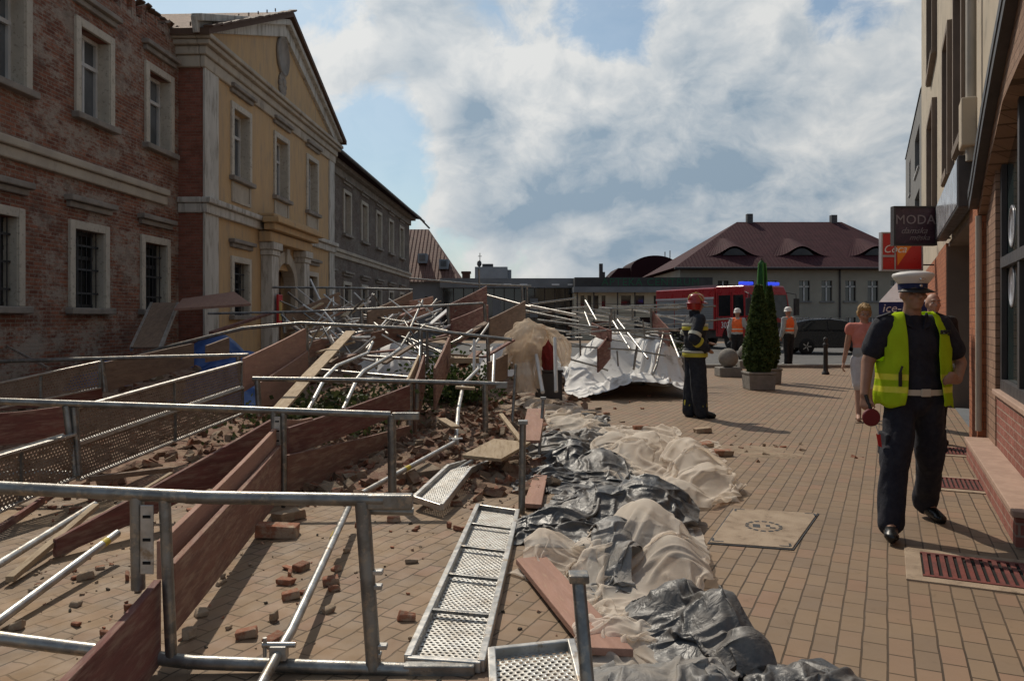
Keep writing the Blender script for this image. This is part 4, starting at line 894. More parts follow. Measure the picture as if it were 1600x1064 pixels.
# closed green parasol
pc = Vector((P(1190, 400, 19.2).x, 19.2, 0)); t = thing('closed_parasol', 'closed green parasol rising behind the conifer top', 'parasol', pc)
q = MB(); q.tube((pc.x, pc.y, 0), (pc.x, pc.y, 2.98), .024, 8); build('pole', q, 'dark_metal', t); q = MB(); q.b2((pc.x-.3, pc.y-.3, 0), (pc.x+.3, pc.y+.3, .07)); build('foot', q, 'concrete', t, bevel=.01)
q = MB(); n = 16; vs = []
for z, r_ in ((1.15, .15), (1.5, .17), (2.0, .145), (2.5, .12), (2.85, .095), (2.93, .03)):
    for k in range(n): a = k/n*6.283; rr = r_*(.9 if k % 2 else .6); vs.append((pc.x+rr*math.cos(a), pc.y+rr*math.sin(a), z))
q.add(vs, [(i*n+k, i*n+(k+1) % n, (i+1)*n+(k+1) % n, (i+1)*n+k) for i in range(5) for k in range(n)], True); cn = build('canopy', q, 'parasol_green', t)
q = MB()
for a in (-2.6, -.5, -1.57): q.path([(pc.x+.165*math.cos(a), pc.y+.165*math.sin(a), 1.2), (pc.x+.155*math.cos(a), pc.y+.155*math.sin(a), 2.0), (pc.x+.10*math.cos(a), pc.y+.10*math.sin(a), 2.86)], .014, 6)
build('trim', q, 'parasol_light', cn)
# ice cream stall
o = P(1373, 490, 18.0); t = thing('ice_cream_stall', 'small ice cream stall with white pyramid canopy and dark blue lettered valance', 'stall', (o.x, o.y, 0), R(-25.6), local=True)
x0, x1, y0, y1 = 0, 1.0, 0, 1.1; q = MB()
ap = Vector((.5, .55, 2.50)); r4 = [Vector((x0, y0, 1.88)), Vector((x1, y0, 1.88)), Vector((x1, y1, 1.88)), Vector((x0, y1, 1.88))]
for k in range(4): q.add([r4[k], r4[(k+1) % 4], ap], [(0, 1, 2)])
build('canopy', q, 'white_sheet', t)
q = MB()
for k in range(4): a, b = r4[k], r4[(k+1) % 4]; e = Vector((0, 0, -.28)); q.add([a+e, b+e, b, a], [(0, 1, 2, 3)])
va = build('valance', q, 'valance_blue', t)
text('lettering', 'ice-m', .27, 'letter_white', va, Matrix.Translation((.37, -.012, 1.735))@axes((1, 0, 0), (0, 0, 1), (0, -1, 0)), depth=.003, shear=.2)
q = MB()
for x in (x0+.03, x1-.03):
    for y in (y0+.03, y1-.03): q.tube((x, y, 0), (x, y, 1.9), .018, 6)
build('frame', q, 'galv_steel', t); q = MB(); q.b2((x0+.12, y0+.3, .08), (x1-.12, y1-.2, .9)); build('freezer', q, 'valance_blue', t, bevel=.03)

# ================================================================== fire engine
def wheel(parent, c, r_, w_, axis, hub='alloy'):
    t = MB(); prof = [(r_*.62, -w_/2), (r_*.95, -w_/2), (r_, -w_*.35), (r_, w_*.35), (r_*.95, w_/2), (r_*.62, w_/2)]
    t.lathe(prof, (0, 0, 0), 26); h = MB(); h.lathe([(r_*.60, -w_*.42), (r_*.60, w_*.42)], (0, 0, 0), 20)
    for k in range(5):
        a = k/5*6.283; h.bar((r_*.1*math.cos(a), r_*.1*math.sin(a), w_*.46), (r_*.58*math.cos(a), r_*.58*math.sin(a), w_*.46), r_*.12, .03); h.bar((r_*.1*math.cos(a), r_*.1*math.sin(a), -w_*.46), (r_*.58*math.cos(a), r_*.58*math.sin(a), -w_*.46), r_*.12, .03)
    for m_ in (t, h): m_.v = [Vector((c[0]+v.x, c[1]+v.z, c[2]+v.y)) for v in m_.v]
    o = build('wheel', t, 'rubber', parent); build('rim', h, hub, o)
fwd = Vector((.42, -.907, 0)); lf = Vector((.907, .42, 0)); corner = Vector(((1172-800)/F*36, 36, 0)); org = corner+lf*1.25
# local frame: x forward, y to the engine's left; origin at the front centre
fe = thing('fire_engine', 'red fire engine with grey side shutters and blue beacons parked on the road', 'fire engine', org, math.atan2(fwd.y, fwd.x), local=True)
q = MB(); q.prism([Vector(p) for p in ((0.02, 0, .62), (.04, 0, 1.45), (-.22, 0, 2.65), (-.45, 0, 3.05), (-2.45, 0, 3.08), (-2.45, 0, .62))], (0, -1.24, 0), (0, 1.24, 0)); cab = build('cab', q, 'fire_red', fe, bevel=.07, seg=3)
q = MB(); q.b2((-7.4, -1.24, .95), (-2.52, 1.24, 3.02)); bd = build('body', q, 'fire_red', fe, bevel=.05)
q = MB(); q.b2((-7.3, -1.0, .55), (-.1, 1.0, .95)); q.b2((-.9, -1.15, .35), (.06, 1.15, .66)); build('chassis', q, 'dark_metal', fe, bevel=.03)
for sy in (-1, 1):
    for k in range(3):
        a = -7.25+k*1.58; q = MB(); q.b2((a, sy*1.235, 1.0), (a+1.5, sy*1.262, 2.45)); s_ = build('shutter', q, 'shutter_grey', bd); q = MB()
        for z in np.arange(1.08, 2.42, .11): q.b2((a+.02, sy*1.262, z), (a+1.48, sy*1.268, z+.025))
        build('slats', q, 'sheet_grey', s_)
    q = MB(); q.b2((-7.38, sy*1.238, 2.47), (-2.55, sy*1.25, 2.56)); build('stripe', q, 'truck_white', bd)
    for a, b in ((-1.15, -.42), (-2.2, -1.35)):
        q = MB(); q.prism([Vector(p) for p in ((a, sy*1.23, 1.62), (b, sy*1.23, 1.62), (b-.05 if b > -1 else b, sy*1.23, 2.62), (a, sy*1.23, 2.62))], (0, 0, 0), (0, sy*.02, 0)); build('side_window', q, 'dark_glass', cab)
    for a in (-1.27, -.3, -2.3): q = MB(); q.b2((a, sy*1.235, .8), (a+.02, sy*1.247, 2.75)); build('door_gap', q, 'pit_black', cab)
    q = MB(); q.b2((-2.4, sy*1.24, 1.50), (-.2, sy*1.256, 1.54)); build('trim', q, 'chrome', cab)
    for z in (.5, .2): pass
    q = MB(); q.b2((.05, sy*1.0-.14, .72), (.10, sy*1.0+.14, .90)); build('headlight', q, 'letter_white', cab)
    q = MB(); q.path([(-.35, sy*1.24, 2.75), (.12, sy*1.42, 2.65), (.12, sy*1.45, 2.3)], .025, 6); q.b2((.06, sy*1.45-.13, 1.65), (.18, sy*1.45+.13, 2.45)); build('mirror', q, 'dark_metal', cab, bevel=.03)
q = MB(); q.hexa([Vector(p) for p in ((.052, -1.1, 1.55), (.052, 1.1, 1.55), (.02, 1.1, 1.55), (.02, -1.1, 1.55), (-.17, -1.08, 2.62), (-.17, 1.08, 2.62), (-.24, 1.08, 2.62), (-.24, -1.08, 2.62))]); build('windscreen', q, 'window_glass', cab)
q = MB(); q.b2((.03, -.8, .95), (.06, .8, 1.32)); build('grille', q, 'dark_metal', cab, bevel=.01)
q = MB(); q.b2((.0, -1.22, .38), (.14, 1.22, .62)); build('bumper', q, 'truck_white', cab, bevel=.03)
for sy in (-.80, .80):
    q = MB(); q.b2((-.95, sy-.32, 3.09), (-.62, sy+.32, 3.24)); build('beacon', q, 'beacon_blue', cab, bevel=.03)
for a in (-1.35, -5.7): 
    for sy in (-1.05, 1.05): wheel(fe, (a, sy, .5), .5, .34, 'y')
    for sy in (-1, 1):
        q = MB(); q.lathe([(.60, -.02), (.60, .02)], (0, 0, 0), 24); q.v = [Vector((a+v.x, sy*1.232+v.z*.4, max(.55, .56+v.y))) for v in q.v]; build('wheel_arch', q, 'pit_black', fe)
q = MB(); q.b2((-7.0, -.5, 3.03), (-3.0, .3, 3.16)); q.bar((-7.3, -.9, 3.14), (-2.8, -.9, 3.14), .06, .06); q.bar((-7.3, .9, 3.14), (-2.8, .9, 3.14), .06, .06); build('roof_rack', q, 'sheet_grey', bd)
mt = axes((1, 0, 0), (0, 0, 1), (0, -1, 0)); text('lettering', '302', .42, 'letter_white', fe, Matrix.Translation((-1.7, -1.256, 1.18))@mt)
# ================================================================== black car
o = Vector((P(1312, 520, 33).x, 33, 0)); car = thing('parked_car', 'black hatchback parked side on at the far edge of the road', 'car', (o.x, 33.9, 0), 0, local=True)
L = 2.25; prof = [(-L, .42), (-L-.02, .75), (-L+.06, .98), (-1.2, 1.02), (1.0, .98), (1.75, .90), (L-.02, .74), (L, .45), (L-.15, .28), (-L+.1, .28)]
q = MB(); vs = []
for y, ins in ((-.87, .05), (-.90, 0), (.90, 0), (.87, .05)): vs += [(x*(1-ins*.3), y, z-(ins if z > .9 else 0)) for x, z in prof]
n = len(prof); q.add(vs, [(i*n+k, i*n+(k+1) % n, (i+1)*n+(k+1) % n, (i+1)*n+k) for i in range(3) for k in range(n)]+[tuple(range(n)), tuple(range(3*n, 4*n))[::-1]]); body = build('body', q, 'car_black', car, bevel=.05, seg=3)
cab_ = [(-2.08, .98), (-1.75, 1.36), (-1.2, 1.47), (-.3, 1.50), (.35, 1.42), (1.25, .96)]
q = MB(); vs = [(x, y*(.84 if z < 1.2 else .68), z) for y in (-1, 1) for x, z in cab_]; n = 6; q.add(vs, [(k, k+1, n+k+1, n+k) for k in range(5)]+[(0, 1, 2, 3, 4, 5)[::-1], tuple(range(6, 12))]); build('cabin', q, 'car_black', car, bevel=.05, seg=3)
for sy in (-1, 1):
    for pts in ([(-1.62, 1.05), (-1.35, 1.36), (-.55, 1.42), (-.55, 1.04)], [(-.45, 1.04), (-.45, 1.42), (.25, 1.34), (.92, 1.0)]):
        q = MB(); a = [Vector((x, sy*(.85-(z-1)*.33), z)) for x, z in pts]; q.prism(a, (0, 0, 0), (0, sy*.012, 0)); build('side_window', q, 'dark_glass', car)
    for x in (-1.38, 1.38): wheel(car, (x, sy*.80, .33), .33, .22, 'y')
    q = MB(); q.b2((.75, sy*.9-.08, .98), (.95, sy*.9+.12, 1.12)); build('mirror', q, 'car_black', car, bevel=.03)
    q = MB(); q.b2((L-.25, sy*.70-.15, .66), (L-.02, sy*.70+.17, .80)); build('headlight', q, 'letter_white', car, bevel=.02); q = MB(); q.b2((-L-.03, sy*.70-.15, .78), (-L+.15, sy*.70+.19, .93)); build('tail_light', q, 'cola_red', car, bevel=.02)
q = MB(); q.tube((-2.0, -.70, 1.515), (.2, -.70, 1.50), .015, 6); q.tube((-2.0, .70, 1.515), (.2, .70, 1.50), .015, 6); build('roof_rail', q, 'chrome', car)
# ================================================================== toppled scaffold frames
SG = 'frames of the toppled scaffold'
def frame(label, Y, top, bot, posts, r=.024, extra=None, pegs=(), zoff=0):
    """top/bot: list of pixel polylines (rails), posts: ((x0,y0),(x1,y1),radius_px_factor)"""
    a = P(*top[0][0], Y); t = thing('fallen_scaffold', label, 'scaffold', (a.x, Y, 0), 0, SG)
    for ln in top:
        q = MB(); pts = [P(x, y, Y+(d[0] if d else 0)) for x, y, *d in ln]; q.path(pts, r, 12); build('standard', q, 'galv_steel', t)
    for ln in bot:
        q = MB(); pts = [P(x, y, Y+(d[0] if d else 0)) for x, y, *d in ln]; q.path(pts, r, 12); build('standard', q, 'galv_steel', t)
    for (x0, y0), (x1, y1), *k in posts:
        q = MB(); f = k[0] if k else 1; q.path([P(x0, y0, Y), P(x1, y1, Y)], r*f, 12); build('transom', q, 'galv_steel', t)
    for (x, y, l) in pegs:
        q = MB(); b_ = P(x, y, Y); q.b2((b_.x, Y-.018, b_.z-.010), (b_.x+l, Y+.018, b_.z+.010)); build('wedge_pin', q, 'galv_bright', t, bevel=.004)
    return t
def endcap(t, px, py, Y, w=.05, h=.06, l=.16):
    q = MB(); c = P(px, py, Y); q.b2((c.x-l, Y-w/2, c.z-h/2), (c.x, Y+w/2, c.z+h/2)); build('spigot', q, 'galv_steel', t, bevel=.006)
def lockplate(t, px, y0, y1, Y, w=.055):
    a = P(px, y1, Y); b = P(px, y0, Y); q = MB(); q.b2((a.x-w/2, Y-.034, a.z), (a.x+w/2, Y-.026, b.z)); o = build('lock_plate', q, 'galv_bright', t, bevel=.003)
    q = MB(); n = max(3, int((b.z-a.z)/.075))
    for k in range(n): z = a.z+(b.z-a.z)*(k+.5)/n; q.b2((a.x-.016, Y-.0375, z-.006), (a.x+.016, Y-.0345, z+.006))
    build('slot', q, 'pit_black', o)
Y1 = 3.32
t = frame('nearest scaffold frame, its long rail crossing the left foreground', Y1, [[(-60, 757), (0, 762), (320, 777), (600, 781)]], [[(-60, 989), (118, 1012), (300, 1034)], [(296, 1034), (470, 1040), (640, 1046)]],
          [((214, 776), (216, 920), 1.0), ((257, 776), (268, 1032), .85), ((566, 782), (584, 1044), 1.15)], r=.0285, pegs=[(582, 893, .045), (582, 916, .042), (587, 1009, .05), (585, 1022, .03)])
endcap(t, 645, 783, Y1, l=.19, h=.062); endcap(t, 742, 1047, Y1, l=.30, h=.06); lockplate(t, 235, 786, 893, Y1)
q = MB(); q.tube(P(560, 797, Y1+.05), P(646, 799, Y1+.05), .018, 10); build('brace_stub', q, 'galv_steel', t)
Y2 = 6.4
t = frame('second scaffold frame back, ending in a square spigot by the loose bricks', Y2, [[(-80, 621), (0, 627), (330, 638), (610, 648)]], [[(428, 779), (540, 781), (655, 784)], [(-40, 745), (60, 738), (125, 742)]],
          [((104, 634), (118, 742), 1.15), ((116, 636), (124, 742), .8), ((428, 642), (432, 782), 1.0), ((443, 643), (443, 781), .9), ((612, 648), (613, 786), 1.25)], r=.0285)
endcap(t, 655, 650, Y2, l=.22, h=.06); lockplate(t, 435, 650, 740, Y2, .05)
Y3 = 9.3
t = frame('third scaffold frame back, whose rail spans the planks and rubble', Y3, [[(395, 592), (560, 594), (780, 600)]], [[(640, 694), (700, 696), (775, 697)]],
          [((402, 594), (405, 650), 1.2), ((640, 598), (641, 690), 1.3), ((652, 599), (651, 640), .9), ((758, 600), (759, 696), 1.2)], r=.0285)
endcap(t, 793, 602, Y3, l=.14, h=.075)
t = frame('frame rail low on the left, reaching the corner of two grey decks', 10.0, [[(-60, 566), (100, 562), (250, 558), (388, 555)]], [], [((158, 560), (164, 612), 1.3), ((372, 557), (377, 598), 1.2), ((382, 557), (386, 600), .8)], r=.026)
t = frame('long bent frame rail rising from the left to the heap centre', 12.4, [[(120, 585), (250, 545), (380, 513), (470, 505), (640, 513), (800, 531)]], [], [((478, 507), (480, 566), 1.3), ((657, 515), (658, 580), 1.3), ((667, 516), (668, 575), .8), ((762, 527), (764, 590), 1.1)], r=.028)
t = frame('thin frame rail level across the door of the yellow house front', 15.4, [[(325, 490), (480, 487), (640, 480), (755, 474)]], [], [((442, 488), (445, 520), 1.4), ((565, 486), (568, 540), 1.4), ((700, 478), (702, 515), 1.4), ((757, 475), (759, 515), 1.4)], r=.024)
t = frame('topmost thin frame rail standing free in front of the grey wing', 18.6, [[(425, 449), (540, 450), (645, 453)]], [], [((511, 450), (513, 490), 1.3), ((642, 453), (645, 500), 1.3), ((530, 451), (532, 486), 1.2)], r=.026)
t = frame('thin pale rail ending at the dark pavilion on the left of the heap', 19.5, [[(640, 435), (740, 444), (830, 447)]], [], [((748, 420), (750, 470), 1.0), ((815, 447), (817, 475), 1.3), ((823, 447), (824, 475), 1.0)], r=.022)
t = frame('upright scaffold frame standing over the white sheets on the right', 17.0, [[(935, 483), (1000, 482), (1063, 482)]], [[(940, 508), (1040, 506)]], [((955, 483), (956, 500), 1.1), ((988, 483), (988, 498), 1.1), ((1017, 483), (1018, 520), 1.2), ((960, 485), (961, 530), .8)], r=.020)
t = frame('tangled frame of thin rails along the front edge of the white sheets', 15.4, [[(885, 523), (960, 515), (1060, 514)], [(880, 540), (990, 547), (1040, 556)], [(950, 516), (1050, 522)]], [[(886, 560), (930, 572), (950, 579)]], [((906, 520), (907, 556), 1.0), ((953, 493), (953, 520), 1.1), ((996, 536), (990, 578), 1.3), ((964, 548), (966, 572), .9), ((1004, 500), (1008, 530), .8)], r=.018)

# ------------------------------------------------------------------ boards and decks standing on edge between the frames
def board(name, label, near, far, mat, th=.032, cat='board', group=None, uv=False, lean=0.0, sag=0.0, holes=False, pts=None):
    n0 = P(near[0], near[2], near[3]); n1 = P(near[0]+lean, near[1], near[3]); f0 = P(far[0], far[2], far[3]); f1 = P(far[0]+lean, far[1], far[3])
    d = (f0-n0); s = Vector((d.y, -d.x, 0)).normalized()*th/2
    q = MB()
    if holes:
        m = 8
        for side in (-1, 1):
            for k in range(m):
                a0, a1, b0, b1 = n0.lerp(f0, k/m), n0.lerp(f0, (k+1)/m), n1.lerp(f1, k/m), n1.lerp(f1, (k+1)/m)
                L = d.length; H = (n1-n0).length; u0, u1 = L*k/m, L*(k+1)/m
                o = s*side*.10
                q.add([a0+o, a1+o, b1+o, b0+o], [(0, 1, 2, 3)], uvs=[[(u0, 0), (u1, 0), (u1, H), (u0, H)]])
            break
    else:
        m = 5; sg = lambda k: Vector((0, 0, -sag*math.sin(math.pi*k/m)))
        vs = []
        for k in range(m+1):
            a, b = n0.lerp(f0, k/m)+sg(k), n1.lerp(f1, k/m)+sg(k); vs += [a-s, a+s, b+s, b-s]
        q.add(vs, [(4*k+i, 4*k+(i+1) % 4, 4*k+4+(i+1) % 4, 4*k+4+i)[::-1] for k in range(m) for i in range(4)]+[(0, 1, 2, 3), (4*m+3, 4*m+2, 4*m+1, 4*m)])
    if holes:
        t = thing(name, label, cat, (n0.x, n0.y, min(n0.z, f0.z)), 0, group)
        build('sheet', q, mat, t)
        for a, b in ((n0, f0), (n1, f1)): r = MB(); r.bar(a, b, .045, .022); build('edge_rail', r, 'galv_bright', t, bevel=.004)
        for k in (0, .5, 1): r = MB(); r.bar(n0.lerp(f0, k), n1.lerp(f1, k), .03, .02, up=(0, 1, 0)); build('crossbar', r, 'galv_steel', t)
        return t
    o = build(name, q, mat, None, bevel=.004)
    # orient the texture along the plank: rotate object axes so that y runs with the grain
    ang = math.atan2(-d.x, d.y); o.data.transform(Matrix.Rotation(-ang, 4, 'Z')); o.rotation_euler.z = ang
    return tag(o, label, cat, group)
BG = 'toe boards of the fallen scaffold'
bd = [
 ('dark red toe board cut by the bottom left picture corner', (95, 1066, 1240, 2.45), (246, 905, 1036, 3.34), 'board_red'),
 ('broad brown red toe board running back from the nearest frame', (268, 880, 990, 3.5), (437, 694, 775, 6.4), 'board_rust'),
 ('narrow pinkish plank lying along the top of the broad brown red board', (250, 845, 905, 3.6), (430, 668, 705, 6.4), 'board_pink'),
 ('long dark red board slanting up to the second frame post', (85, 842, 870, 4.9), (424, 655, 716, 6.7), 'board_red'),
 ('thin red board edge lying far left below the grey decks', (-30, 838, 850, 5.2), (105, 748, 760, 7.0), 'board_red'),
 ('red brown board right of the second frame post', (447, 711, 770, 6.5), (641, 664, 708, 9.25), 'board_rust'),
 ('dark red board with chipped paint behind the red brown one', (450, 668, 712, 6.7), (639, 602, 640, 9.2), 'board_red'),
 ('short pale pink board end standing by the second frame post', (449, 655, 704, 6.8), (487, 652, 694, 7.1), 'board_pink'),
 ('wide pinkish board left of the bent poles, catching sun on its top', (380, 560, 612, 9.4), (478, 512, 550, 12.4), 'board_pink'),
 ('lower pinkish board tucked under the wide pinkish one', (404, 598, 655, 9.45), (480, 548, 585, 12.3), 'board_pink'),
 ('pale narrow board, the left one of two leaning side by side', (636, 594, 680, 9.35), (656, 550, 600, 12.2), 'board_pale'),
 ('pale narrow board, the right one of two leaning side by side', (648, 597, 690, 9.5), (663, 552, 605, 12.2), 'board_rust'),
 ('red sided board right of the two leaning boards', (679, 575, 640, 10.2), (703, 523, 570, 12.5), 'board_rust'),
 ('large red and brown board high in the middle of the heap', (701, 476, 516, 15.5), (760, 447, 480, 18.4), 'board_red'),
 ('brown board under the large red one', (705, 500, 545, 14.6), (762, 476, 505, 17.4), 'board_red'),
 ('plain brown board just left of the draped netting', (765, 498, 538, 14.0), (820, 470, 500, 16.8), 'board_brown'),
 ('brown board in front of the yellow house door', (445, 489, 522, 15.45), (530, 456, 492, 18.5), 'board_brown'),
 ('brown board against the grey wing', (574, 487, 522, 15.45), (644, 456, 490, 18.5), 'board_brown'),
 ('grey brown board low beside the draped netting', (763, 566, 610, 11.5), (792, 552, 590, 13.2), 'board_brown'),
 ('dark red board sloping on the white sheets', (925, 504, 524, 16.2), (955, 516, 534, 15.2), 'board_red'),
 ('red board standing at the right end of the white sheets', (1020, 486, 514, 17.0), (1046, 514, 542, 16.2), 'board_red'),
 ('dark red board end by the front edge of the white sheets', (934, 545, 582, 14.6), (953, 520, 560, 15.6), 'board_red'),
 ('red board far left behind the second frame', (-40, 648, 700, 7.6), (102, 634, 682, 8.4), 'board_red'),
 ('faded red board low under the far left grey deck', (-30, 616, 645, 9.4), (160, 606, 622, 10.2), 'board_red'),
 ('small red board in the far heap beside the blue tarpaulin', (640, 470, 500, 17.5), (676, 463, 490, 19.0), 'board_pink'),
 ('muted red board between tangled rails in the far heap', (580, 520, 548, 13.8), (650, 500, 520, 15.2), 'board_rust'),
 ('rust coloured board between rails left of the far heap', (482, 535, 560, 13.0), (525, 520, 540, 14.5), 'board_rust'),
]
for lab, n_, f_, m_ in bd: board('toe_board', lab, n_, f_, m_, group=BG, sag=.012)
DG = 'perforated scaffold decks'
board('scaffold_deck', 'brown grey perforated deck on edge between the second and third frame', (120, 637, 692, 6.45), (377, 566, 604, 9.3), 'perforated_deck_brown', group=DG, cat='scaffold deck', holes=True)
board('scaffold_deck', 'lower brown perforated deck directly under the long perforated one', (122, 694, 750, 6.47), (379, 606, 646, 9.3), 'perforated_deck_brown', group=DG, cat='scaffold deck', holes=True)
board('scaffold_deck', 'perforated deck at the left picture edge ending at the second frame post', (-70, 732, 830, 5.3), (118, 678, 745, 6.4), 'perforated_deck_brown', group=DG, cat='scaffold deck', holes=True)
board('scaffold_deck', 'upper left perforated deck with a sunlit top edge', (-40, 607, 645, 8.8), (156, 565, 606, 9.9), 'perforated_deck_brown', group=DG, cat='scaffold deck', holes=True)
board('scaffold_deck', 'plain grey deck panel continuing behind the upper left one', (163, 566, 612, 10.0), (302, 536, 572, 12.4), 'board_brown', group=DG, cat='scaffold deck')
board('scaffold_deck', 'short grey deck with a broken corner beside the blue tarpaulin', (322, 540, 566, 11.2), (357, 527, 560, 12.2), 'board_brown', group=DG, cat='scaffold deck')

# ------------------------------------------------------------------ flat decks on the ground
def deck(label, c4, rim=.055, bars=4, mat='perforated_steel', z0=.012, bend=None):
    """c4: near-left, near-right, far-right, far-left ground points (local list may hold bends)"""
    nl, nr, fr, fl = c4; t = thing('scaffold_deck', label, 'scaffold deck', ((nl+fr)/2)*1.0, 0, DG); L = [(nl, nr)]+(bend or [])+[(fl, fr)]
    q = MB(); u = 0
    for (a, b), (c, d) in zip(L[:-1], L[1:]):
        l = ((c+d)/2-(a+b)/2).length; w = (b-a).length; up = Vector((0, 0, z0))
        q.add([a+up, b+up, d+up, c+up], [(0, 1, 2, 3)], uvs=[[(0, u), (w, u), (w, u+l), (0, u+l)]]); u += l
    build('sheet', q, mat, t)
    q = MB()
    for (a, b), (c, d) in zip(L[:-1], L[1:]):
        for p0, p1 in ((a, c), (b, d)): q.bar(p0+Vector((0, 0, rim/2)), p1+Vector((0, 0, rim/2)), .034, rim)
    build('side_rail', q, 'galv_bright', t, bevel=.005)
    for p0, p1 in ((nl, nr), (fl, fr)):
        q = MB(); q.bar(p0+Vector((0, 0, rim*.45)), p1+Vector((0, 0, rim*.45)), .03, rim*.9); build('end_rail', q, 'galv_bright', t, bevel=.005)
    for k in range(bars):
        f = (k+1)/(bars+1); q = MB(); q.bar(nl.lerp(fl, f)+Vector((0, 0, rim*.75)), nr.lerp(fr, f)+Vector((0, 0, rim*.75)), .026, .018); build('crossbar', q, 'galv_steel', t, bevel=.003)
    return t
deck('long perforated steel deck lying upside down on the pavers in the foreground', [G(637, 1042), G(752, 1050), G(809, 806), G(747, 797)])
v = lambda p, z: Vector((p.x, p.y, z))
deck('bent perforated steel deck lying beside the black plastic sheet', [v(G(648, 796), .06), v(G(690, 808), .05), G(797, 714), G(758, 718)], bars=0, bend=[(v(G(700, 752), .10), v(G(735, 760), .12))])
deck('perforated steel deck at the bottom edge of the picture, only its end in view', [G(775, 1175), G(930, 1165), v(G(892, 1026), .03), v(G(768, 1040), .03)], bars=1)
# ------------------------------------------------------------------ flat planks on the ground
def flat(label, c4, mat, z=.0, th=.035, name='plank', cat='plank', group='loose planks'):
    q = MB(); zz = z if hasattr(z, '__len__') else [z]*4; c4 = [v(p, a) for p, a in zip(c4, zz)]; q.hexa(c4+[p+Vector((0, 0, th)) for p in c4])
    o = build(name, q, mat, None, bevel=.004); d = c4[3]-c4[0]; ang = math.atan2(-d.x, d.y); o.data.transform(Matrix.Rotation(-ang, 4, 'Z')); o.rotation_euler.z = ang
    return tag(o, label, cat, group)
flat('long pinkish plank sticking out from under the netting towards the camera', [G(918, 1034), G(990, 1037), G(852, 884), G(806, 889)], 'board_pink', z=.03)
flat('short red brown plank lying by the end of the long steel deck', [G(818, 797), G(846, 799), G(856, 747), G(836, 745)], 'board_pink', z=.02)
def strip3(label, pts, w, mat, th=.03, name='plank'):   # long plank seen over the frames, bent at joints
    q = MB()
    for (a, b) in zip(pts[:-1], pts[1:]): q.bar(P(*a), P(*b), w, th)
    tag(build(name, q, mat, None, bevel=.003), label, 'plank', 'loose planks')
strip3('long pale plank running up over the bushes on the left', [(436, 640, 8.7), (484, 586, 10.2)], .16, 'board_pale')
strip3('second pale plank continuing the long pale one uphill', [(480, 590, 10.0), (548, 518, 14.2)], .17, 'board_pale')
strip3('pale square board laid across two rails beside the white pole', [(703, 563, 11.9), (748, 563, 11.9)], .22, 'board_pale', .08)
strip3('pale short board on the rubble under the third frame', [(712, 605, 9.9), (742, 607, 9.9)], .14, 'board_pale', .03)
strip3('white painted lath leaning in the middle of the far heap', [(672, 507, 15.2), (700, 484, 16.4)], .09, 'white_sheet', .03)
strip3('pale lath leaning beside the black plastic', [(783, 648, 8.8), (815, 690, 7.6)], .05, 'board_pale', .03)
strip3('broken pinkish board flat on the rubble by the black plastic', [(838, 640, 8.9), (828, 690, 7.8)], .20, 'board_pink', .03)
strip3('square tan board tilted on the rubble left of the black plastic', [(752, 716, 7.2), (800, 690, 7.7)], .42, 'board_pale', .03)
strip3('brown lath lying on the sand under the grey decks', [(140, 748, 6.3), (268, 733, 6.8)], .05, 'board_brown', .04)
strip3('pale lath on the sand far left', [(15, 905, 4.4), (150, 790, 5.6)], .045, 'board_pale', .035)
strip3('splintered pale lath between the two red boards', [(160, 805, 5.6), (268, 740, 6.6)], .035, 'board_pale', .03)
strip3('thin orange brown lath left on the rubble', [(690, 655, 8.5), (712, 668, 8.2)], .10, 'board_pale', .03)
q = MB(); q.hexa([P(272, 486, 16.4), P(392, 478, 16.8), P(366, 459, 18.0), P(285, 470, 18.0)]+[p_+Vector((0, 0, .05)) for p_ in (P(272, 486, 16.4), P(392, 478, 16.8), P(366, 459, 18.0), P(285, 470, 18.0))]); tag(build('plank', q, 'board_pink'), 'broad pinkish board tilted in front of the yellow house', 'plank', 'loose planks')
strip3('red plank slanting across the blue tarpaulin', [(330, 520, 15.2), (430, 487, 17.0)], .12, 'board_red', .05)

# ------------------------------------------------------------------ loose tubes, braces, posts
TG = 'loose scaffold tubes'
def tube(label, pts, r, mat='galv_bright', tape=None, name='scaffold_tube', clamp=None):
    pp = [P(*p) for p in pts]; c = pp[0]; t = thing(name, label, 'scaffold tube', (c.x, c.y, min(p.z for p in pp)), 0, TG)
    q = MB(); q.path(pp, r, 12); build('tube', q, mat, t)
    if tape:
        a, b = pp[0], pp[-1]; q = MB(); q.tube(a.lerp(b, tape), a.lerp(b, tape+.045), r*1.04, 12); build('tape', q, 'tape_yellow', t)
    if clamp is not None:
        p = pp[clamp]; q = MB(); q.box(p, (.07, .05, .06)); q.tube(p+Vector((-.07, 0, .03)), p+Vector((.07, 0, .03)), .012, 8); q.tube(p+Vector((-.06, 0, -.02)), p+Vector((-.06, 0, .06)), .009, 8); build('clamp', q, 'galv_bright', t, bevel=.006)
tube('white scaffold tube with yellow tape lying at the lower left edge', [(-40, 998, 3.6), (183, 833, 4.9)], .024, tape=.86)
tube('grey tube slanting behind the taped one at the left edge', [(-40, 905, 4.2), (148, 788, 5.8)], .024, 'galv_bright')
tube('long pale brace rising from the nearest frame to the second one', [(405, 1075, 3.1), (436, 1018, 3.3), (455, 985, 3.42), (545, 792, 5.6)], .022, tape=.72, clamp=1)
tube('pale brace from the second frame to the joint on the rubble', [(566, 770, 6.3), (712, 690, 8.0)], .022, tape=.40)
tube('pale pole standing up from the joint on the rubble', [(712, 690, 8.0), (716, 640, 9.0), (724, 600, 10.2), (748, 576, 11.2)], .024, clamp=0)
tube('grey tube end lying on the bricks beside the bent deck', [(648, 775, 6.4), (746, 715, 7.9)], .022, 'galv_steel')
